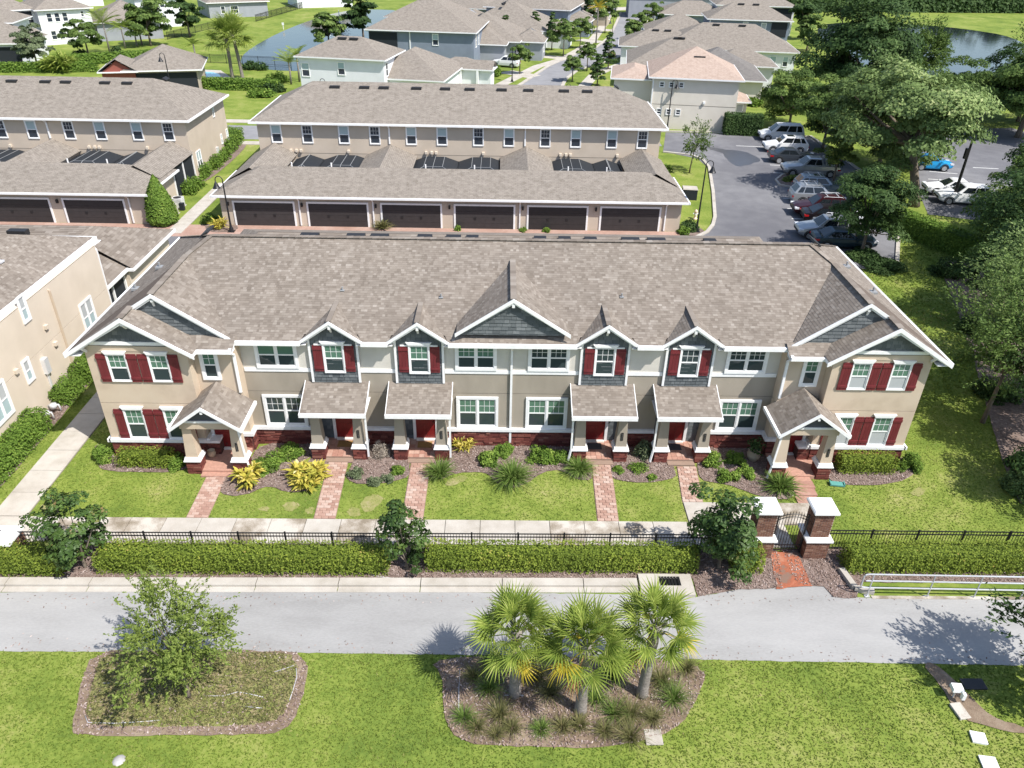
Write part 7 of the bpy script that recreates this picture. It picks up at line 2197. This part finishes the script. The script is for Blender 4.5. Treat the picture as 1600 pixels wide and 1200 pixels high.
PAINT = {k: paint('paint_' + k, c, m_) for k, c, m_ in (('white', (.72, .73, .74), 0), ('charcoal', (.05, .06, .075), .4), ('silver', (.42, .44, .46), .6), ('steel', (.22, .26, .31), .5), ('maroon', (.030, .004, .006), .0), ('wine', (.008, .005, .006), .0), ('teal', (.03, .055, .075), .4), ('sky', (.02, .3, .62), .1), ('navy', (.02, .03, .06), .4))}
M['tyre'] = plain('tyre_rubber', (.015, .015, .016), .85)
M['rim'] = plain('wheel_rim', (.5, .51, .53), .3, metal=.6)
M['carglass'] = glass_mat('car_glass', (.012, .016, .02), .03, .6)
M['lampglass'] = plain('headlight_glass', (.7, .72, .75), .15)
M['redlamp'] = plain('tail_lamp', (.4, .01, .012), .25)
M['carblack'] = plain('black_plastic', (.02, .02, .022), .6)

CARS = {
    # length, width, height, belt, bonnet height, x of windscreen base, roof front, roof rear, rear base, tail height
    'suv': (4.65, 1.88, 1.68, 1.06, 1.0, -.95, -.25, 1.75, 2.22, 1.05),
    'sedan': (4.75, 1.82, 1.44, .93, .88, -.95, -.1, 1.05, 1.85, .98),
    'pickup': (5.4, 1.9, 1.76, 1.12, 1.08, -1.05, -.35, .85, 1.1, 1.1),
    'van': (4.9, 1.9, 1.86, 1.05, 1.02, -1.35, -.5, 2.1, 2.38, 1.05),
    'hatch': (4.0, 1.75, 1.5, .95, .92, -.9, -.2, 1.2, 1.8, .96),
}


def car(label, kind, paintk, base, rz, rack=False, group='cars parked in the lot', sunroof=False, cap=False):
    L, Wd, H_, zb, zh, xw, xrf, xrr, xrb, zt = CARS[kind]
    root = empty('parked_car', base, rz, label, 'car', group)
    h, w2 = L / 2, Wd / 2
    st = [(-h, .55, .62, .80), (-h + .1, .38, .78, .9), (-h + .45, .26, zh - .1, .97), (xw - .35, .24, zh - .0, 1.0), (xw, .24, zb, 1.0), (0, .24, zb, 1.0), (xrb - .3, .24, zb + .0, 1.0), (max(xrb, h - .45), .26, zt, .98), (h - .1, .36, zt - .06, .93), (h, .5, zt - .22, .86)]
    vs, fs = [], []
    for (x, z0, z1, k) in st:
        w = w2 * k
        zm = z0 + (z1 - z0) * .55
        ring = [(-w * .88, z0), (-w * .99, z0 + .12), (-w, zm), (-w * .95, z1 - .06), (-w * .82, z1), (0, z1 + .035), (w * .82, z1), (w * .95, z1 - .06), (w, zm), (w * .99, z0 + .12), (w * .88, z0)]
        vs += [(x, y, z) for y, z in ring]
    n = 11
    for i in range(len(st) - 1):
        for j in range(n - 1):
            a = i * n + j; fs.append((a, a + n, a + n + 1, a + 1))
        fs.append((i * n + n - 1, (i + 1) * n + n - 1, (i + 1) * n, i * n))
    fs.append(tuple(range(n))); fs.append(tuple(range((len(st) - 1) * n, len(st) * n))[::-1])
    b = MB(); b.mesh(vs, fs)
    # cabin
    wb, wr = w2 * .93, w2 * .70
    zb2 = zb - .03
    B_ = [(xw, -wb, zb2), (xw, wb, zb2), (xrb, wb, zb2), (xrb, -wb, zb2)]
    T_ = [(xrf, -wr, H_ - .05), (xrf, wr, H_ - .05), (xrr, wr, H_ - .06), (xrr, -wr, H_ - .06)]
    Tc = [(xrf + .12, -wr * .7, H_), (xrf + .12, wr * .7, H_), (xrr - .12, wr * .7, H_ - .01), (xrr - .12, -wr * .7, H_ - .01)]
    b.mesh(B_ + T_ + Tc, [(0, 4, 5, 1), (1, 5, 6, 2), (2, 6, 7, 3), (3, 7, 4, 0), (4, 8, 9, 5), (5, 9, 10, 6), (6, 10, 11, 7), (7, 11, 8, 4), (8, 11, 10, 9)])
    b.build('body', PAINT[paintk], root)

    def lerp(a, c, t): return tuple(a[i] + (c[i] - a[i]) * t for i in range(3))
    def patch(p00, p10, p11, p01, u0, u1, v0, v1, off):
        q = []
        for (u, v) in ((u0, v0), (u1, v0), (u1, v1), (u0, v1)):
            q.append(Vector(lerp(lerp(p00, p10, u), lerp(p01, p11, u), v)) + Vector(off))
        return q
    g = MB(); g.poly(patch(B_[0], B_[1], T_[1], T_[0], .06, .94, .1, .93, (-.012, 0, .008))); g.build('windscreen', M['carglass'], root)
    g = MB(); g.poly(patch(B_[2], B_[3], T_[3], T_[2], .08, .92, .16, .92, (.012, 0, .008))); g.build('rear_window', M['carglass'], root)
    for s in (-1, 1):
        pb, pc, pt, pu = (B_[0], B_[3], T_[3], T_[0]) if s < 0 else (B_[1], B_[2], T_[2], T_[1])
        cuts = [(.1, .44), (.47, .74), (.77, .93)] if kind in ('suv', 'van') else ([(.12, .5), (.53, .9)] if kind != 'pickup' else [(.14, .54), (.58, .9)])
        for (u0, u1) in cuts:
            g = MB(); g.poly(patch(pb, pc, pt, pu, u0, u1, .14, .88, (0, s * .012, .006))); g.build('side_window', M['carglass'], root)
        m_ = MB(); m_.box(xw + .12, xw + .3, *sorted((s * (w2 + .02), s * (w2 + .2))), zb - .06, zb + .1); m_.build('wing_mirror', PAINT[paintk], root)
        for (x, nm, mt) in ((-h + .22, 'headlight', 'lampglass'), (h - .16, 'tail_light', 'redlamp')):
            l_ = MB(); l_.box(x - .18, x + .16, *sorted((s * (w2 * .66), s * (w2 * .955))), .68, .82); l_.build(nm, M[mt], root)
        for x in (-h + .88, h - .92):
            wh = MB(); r_ = .34
            wh.tube([(x, s * (w2 - .2), r_), (x, s * (w2 + .012), r_)], r_, 18); o = wh.build('wheel', M['tyre'], root)
            wh = MB(); wh.tube([(x, s * (w2 - .1), r_), (x, s * (w2 + .02), r_)], r_ * .66, 14); wh.build('rim', M['rim'], o)
            ar = MB(); ar.tube([(x + .41 * math.cos(t), s * (w2 - .0), r_ + .41 * math.sin(t)) for t in np.linspace(0, math.pi, 9)], .035, 6); ar.build('wheel_arch', M['carblack'], root)
    f = MB(); f.box(-h - .02, -h + .1, -w2 * .6, w2 * .6, .5, .66); f.build('grille', M['carblack'], root)
    if rack:
        for s in (-1, 1):
            r_ = MB(); r_.tube([(xrf + .2, s * wr * .95, H_), (xrf + .3, s * wr * .95, H_ + .07), (xrr - .3, s * wr * .95, H_ + .07), (xrr - .2, s * wr * .95, H_)], .022, 6); r_.build('roof_rail', M['alu'], root)
        for x in (xrf + .55, xrr - .55):
            r_ = MB(); r_.beam((x, -wr, H_ + .08), (x, wr, H_ + .08), .05, .04); r_.build('cross_bar', M['alu'], root)
    if sunroof:
        r_ = MB(); r_.box(xrf + .25, xrf + 1.0, -wr * .6, wr * .6, H_ - .02, H_ + .006); r_.build('sunroof', M['carglass'], root)
    if cap:
        r_ = MB(); r_.mesh([(xrb + .05, -w2 * .9, zb), (xrb + .05, w2 * .9, zb), (h - .1, w2 * .9, zb), (h - .1, -w2 * .9, zb), (xrb + .05, -wr, H_ - .02), (xrb + .05, wr, H_ - .02), (h - .25, wr, H_ - .02), (h - .25, -wr, H_ - .02)], [(4, 5, 6, 7), (0, 1, 5, 4), (1, 2, 6, 5), (2, 3, 7, 6), (3, 0, 4, 7)]); o = r_.build('bed_cap', PAINT[paintk], root)
        for s in (-1, 1):
            r_ = MB(); yy0, yy1 = s * (w2 * .885 + .012), s * (wr + .03)
            r_.poly([(xrb + .25, s * (w2 * .87), zb + .18), (h - .4, s * (w2 * .87), zb + .18), (h - .45, s * (wr + .06), H_ - .12), (xrb + .25, s * (wr + .06), H_ - .12)]); r_.build('cap_window', M['carglass'], o)
    return root


PI = math.pi
car('white van at the far end of the parking row', 'van', 'white', (31.05, 59.09, 0), R(-5))
car('white crossover parked next to the white van', 'suv', 'white', (30.01, 54.19, 0), R(-5), False, sunroof=True)
car('charcoal sedan parked tail out after the white crossover', 'sedan', 'charcoal', (29.41, 50, 0), PI + R(-5))
car('silver pickup with bed cap behind the planted island', 'pickup', 'silver', (29.74, 45.56, 0), R(-5), cap=True)
car('steel grey crossover with roof rails in front of the planted island', 'suv', 'steel', (28.62, 39.58, 0), PI + R(-5), True, sunroof=True)
car('silver crossover squeezed next to the maroon one', 'suv', 'silver', (27.36, 36.85, 0), PI + R(-5), True)
car('maroon crossover with white roof bars', 'suv', 'maroon', (26.52, 33.67, 0), R(-5), True)
car('dark wine coloured sedan between maroon and silver cars', 'sedan', 'wine', (26.81, 31.82, 0), PI + R(-5))
car('silver four wheel drive nearest but one to the building', 'suv', 'silver', (25.16, 28.44, 0), R(-5), True)
car('dark teal sedan nearest to the building, under the dark tree', 'sedan', 'teal', (25.77, 26.33, 0), PI + R(-5))
car('bright blue hatchback in the second parking lot', 'hatch', 'sky', (43.03, 48.26, 0), PI + R(-8), group='cars in the second lot')
car('white sedan parked in front of the light pole', 'sedan', 'white', (40.95, 40, 0), R(-8), group='cars in the second lot')
car('white crossover half hidden behind the light pole', 'suv', 'white', (40.83, 37.48, 0), R(-8), group='cars in the second lot')
car('white car on the driveway by the leftmost street magnolia', 'suv', 'white', (-0.05, 104.41, 0), R(-20), group='cars on the street')
car('dark car parked near the end of the street', 'sedan', 'charcoal', (35.51, 186.14, 0), R(80), group='cars on the street')
car('white car at the top of the street beside the far bushes', 'sedan', 'white', (44.54, 208.22, 0), R(10), group='cars on the street')
car('blue car on the driveway right of the street', 'hatch', 'navy', (36.76, 163.06, 0), R(5), group='cars on the street')

# ------------------------------------------------------------------ small things
def boxthing(name, label, cat, base, dims, mt, top=None, rz=0.0):
    root = empty(name, base, rz, label, cat)
    w_, d_, h_ = dims
    b = MB(); b.taper(0, 0, -.03, h_ * .92, w_, d_, w_ * .98, d_ * .98); b.build('body', mt, root)
    b = MB(); b.taper(0, 0, h_ * .92, h_, w_ * 1.05, d_ * 1.05, w_ * .97, d_ * .97); b.build('lid', top or mt, root)
    return root


boxthing('utility_cover', 'square pale concrete utility cover at the front tip of the palm bed', 'utility cover', (4.29, -15.08, 0), (.5, .5, .06), M['concrete'])
boxthing('utility_cover', 'white square utility cover, upper one near the right bottom corner', 'utility cover', (14.37, -15.07, 0), (.42, .38, .08), M['trim'], rz=R(-12))
boxthing('utility_cover', 'white square utility cover cut by the bottom edge at right', 'utility cover', (14.25, -15.9, 0), (.46, .42, .08), M['trim'], rz=R(-8))
boxthing('utility_cover', 'dark flat meter lid in the shaded grass at right', 'utility cover', (15.25, -13.12, 0), (.72, .4, .05), M['numplate'])
boxthing('utility_cover', 'grey concrete block lying by the dirt strip at right', 'utility cover', (14.26, -14.15, 0), (.35, .55, .1), M['concrete_dirty'], rz=R(8))
vb = empty('valve_cabinet', (14.3, -13.61, 0), R(-5), 'small white irrigation cabinet on a thin post in the right dirt strip', 'cabinet')
b = MB(); b.tube([(0, 0, 0), (0, 0, .45)], .025, 8); b.build('post', M['alu'], vb)
b = MB(); b.taper(0, 0, .42, .56, .34, .28, .32, .26); b.build('cabinet_box', M['trim'], vb)
b = MB(); b.box(.1, .2, -.28, -.14, .25, .5); b.build('spout', M['trim'], vb)
rock = MB(); rock.lathe([(0, .09), (.09, .08), (.16, .04), (.19, 0)], n=9)
tag(rock.build('pale_rock', M['rock'], None, True, (-11.65, -15.86, 0)), 'pale rounded rock in the grass at the bottom left', 'rock')


def pipe(label, pts, r=.013, mt='alu'):
    b = MB(); b.tube([(p[0], p[1], .06) for p in pts], r, 6)
    return tag(b.build('irrigation_pipe', M['hose'], None, True), label, 'pipe', 'loose irrigation pipes')


pipe('white irrigation hose curling at the right side of the weedy bed', [(-7.86, -12.8, 0), (-7.5, -12.65, 0), (-7.22, -12.5, 0), (-7.08, -13, 0), (-7.09, -13.48, 0), (-7.11, -13.86, 0)])
pipe('wavy white irrigation hose in the middle of the weedy bed', [(-9.85, -13.71, 0), (-9.24, -13.71, 0), (-8.83, -13.56, 0), (-8.45, -13.63, 0), (-7.97, -13.75, 0)])
pipe('short white irrigation hose low in the weedy bed', [(-8.44, -14.09, 0), (-8.15, -14.12, 0), (-7.9, -14.14, 0)])
pipe('white irrigation pipe along the lower edge of the oak bed', [(-13.28, -14.43, 0), (-13.09, -14.67, 0), (-12.26, -14.69, 0), (-11.31, -14.62, 0), (-10.94, -14.58, 0)])
pipe('white irrigation pipe crossing under the young oak', [(-13.29, -13.25, 0), (-12.46, -13.27, 0), (-11.95, -13.27, 0)])
pipe('white irrigation pipe upright along the left of the palm bed', [(-1.76, -12.67, 0), (-1.76, -13.46, 0), (-1.72, -14.27, 0)])
pipe('short white irrigation pipe at the foot of the left palm', [(-0.29, -13.64, 0), (0.33, -13.64, 0)])
pipe('white irrigation pipe on the mulch before the middle magnolia', [(-5.33, -8.44, 0), (-4.83, -8.56, 0), (-4.15, -8.62, 0)])

sp = MB(); sp.box(-.32, .32, -.14, .14, 0, .07); sp.box(-.32, -.28, -.14, .14, .07, .12); sp.box(.28, .32, -.14, .14, .07, .12)
M['teal_plastic'] = plain('teal_plastic', (.1, .3, .27), .5)
tag(sp.build('splash_block', M['teal_plastic'], None, False, (14.55, -2.75, .03), R(-8)), 'teal plastic splash block by the right porch pier', 'splash block')

M['pot'] = plain('tan_pot', (.42, .34, .24), .7)
def urn(label, loc, s=1.0, plant=True):
    root = empty('planter_urn', loc, 0, label, 'planter')
    b = MB(); b.lathe([(.12 * s, 0), (.24 * s, .18 * s), (.27 * s, .34 * s), (.2 * s, .48 * s), (.24 * s, .52 * s), (.2 * s, .52 * s), (.16 * s, .44 * s), (0, .44 * s)], n=16); b.build('pot', M['pot'], root, smooth=True)
    if plant:
        n = 220; V = leaves(nrg.normal(0, .14 * s, (n, 3)) + np.array([0, 0, .72 * s]), np.tile([0, 0, 1.0], (n, 1)), .14 * s, .5, .8)
        link('foliage', quads_mesh('foliage', V, nrg.uniform(0, 1, n), M['leaf_dark']), root)
    return root
urn('tan planter urn with dark plant against the wall left of the right porch', (11.25, -1.0, 0), 1.15)
urn('low tan pot on the left gabled porch floor', (-13.55, -1.35, .18), .7, False)

hy = empty('fire_hydrant', (15.64, 32.13, 0), 0, 'cream fire hydrant on the lawn beside the lamp post', 'hydrant')
M['hydrant'] = plain('hydrant_paint', (.68, .52, .4), .5)
b = MB(); b.lathe([(.18, 0), (.18, .06), (.12, .08), (.12, .55), (.16, .57), (.15, .66), (.08, .78), (0, .82)], n=12); b.build('barrel', M['hydrant'], hy, True)
b = MB(); b.tube([(-.22, 0, .45), (.22, 0, .45)], .07, 8); b.tube([(0, 0, .42), (0, -.2, .42)], .08, 8); b.build('outlet', M['trim'], hy)
boxthing('transformer_box', 'grey green transformer box with pale lid beside the garage roof corner', 'transformer', (16.21, 37.52, 0), (1.3, 1.0, 1.0), M['screen'], M['concrete'], R(-6))


def ac_unit(label, loc, c='alu', s=.8, group='air conditioners'):
    root = empty('air_conditioner', loc, 0, label, 'air conditioner', group)
    b = MB(); b.box(-s / 2, s / 2, -s / 2, s / 2, .05, .8)
    for k in range(7): b.box(-s / 2 - .012, s / 2 + .012, -s / 2 - .012, s / 2 + .012, .12 + k * .095, .16 + k * .095)
    b.build('body', M[c], root)
    b = MB(); b.lathe([(.0, .83), (s * .1, .84), (s * .38, .81), (s * .42, .8)], n=16); b.build('fan_grille', M['numplate'], root)
    b = MB(); b.box(-s * .6, s * .6, -s * .6, s * .6, 0, .05); b.build('pad', M['concrete'], root)
ac_unit('white air conditioner between the cream wall and the left wing', (-22.2, 7.6, 0))
ac_unit('grey air conditioner beside the left rear garage wall', (-27.5, 33.2, 0))
ac_unit('pale grey air conditioner nearer the cypress by the left rear garage', (-27.4, 31.2, 0), 'concrete', .9)
b_ = boxthing('utility_box', 'small dark green utility box at the walk by the left rear garage', 'utility box', (-26.9, 32.4, 0), (.35, .35, .6), M['screen'])
for (y, lab) in ((1.6, 'silver gas meter pipes by the cream wall, left one'), (2.3, 'silver gas meter pipes by the cream wall, right one')):
    g_ = MB(); g_.tube([(-.25, 0, .1), (-.25, 0, .45), (.0, 0, .5), (.2, .1, .45), (.25, .1, .1)], .05, 6); g_.lathe([(0, .3), (.16, .32), (.18, .45), (.16, .56), (0, .58)], n=10)
    tag(g_.build('gas_meter', M['alu'], None, True, (-22.45, y, 0)), lab, 'meter')

# pond fountain
ft = empty('fountain', (-31.97, 132.82, 0), 0, 'white fountain spray in the pond', 'fountain')
M['spray'] = plain('water_spray', (.75, .8, .82), .4)
n = 500
a = nrg.uniform(0, 6.28, n); f = nrg.uniform(0, 1, n); rr_ = 2.6 * f * nrg.uniform(.3, 1, n); zz = 3.2 * (1 - (f * 2 - .65) ** 2 / 1.9) * nrg.uniform(.1, 1, n)
V = leaves(np.stack([np.cos(a) * rr_, np.sin(a) * rr_, np.abs(zz)], 1), np.tile([0, -1.0, .3], (n, 1)), .26, .5, .6)
o = link('spray', quads_mesh('spray', V, np.full(n, .5), M['spray']), ft); o["kind"] = "stuff"
b = MB(); b.tube([(0, 0, 0), (0, 0, 5.0)], [.22, .05], 6); b.build('jet', M['spray'], ft)
# distant sign posts and a mailbox on the far lawn
b = MB(); b.tube([(0, 0, 0), (0, 0, 1.1)], .06, 6); b.box(-.2, .2, -.05, .05, .8, 1.3)
tag(b.build('lawn_sign', M['trim'], None, False, (-45.86, 144.1, 0)), 'small white sign on the pond lawn', 'sign')
bpy.context.view_layer.update()
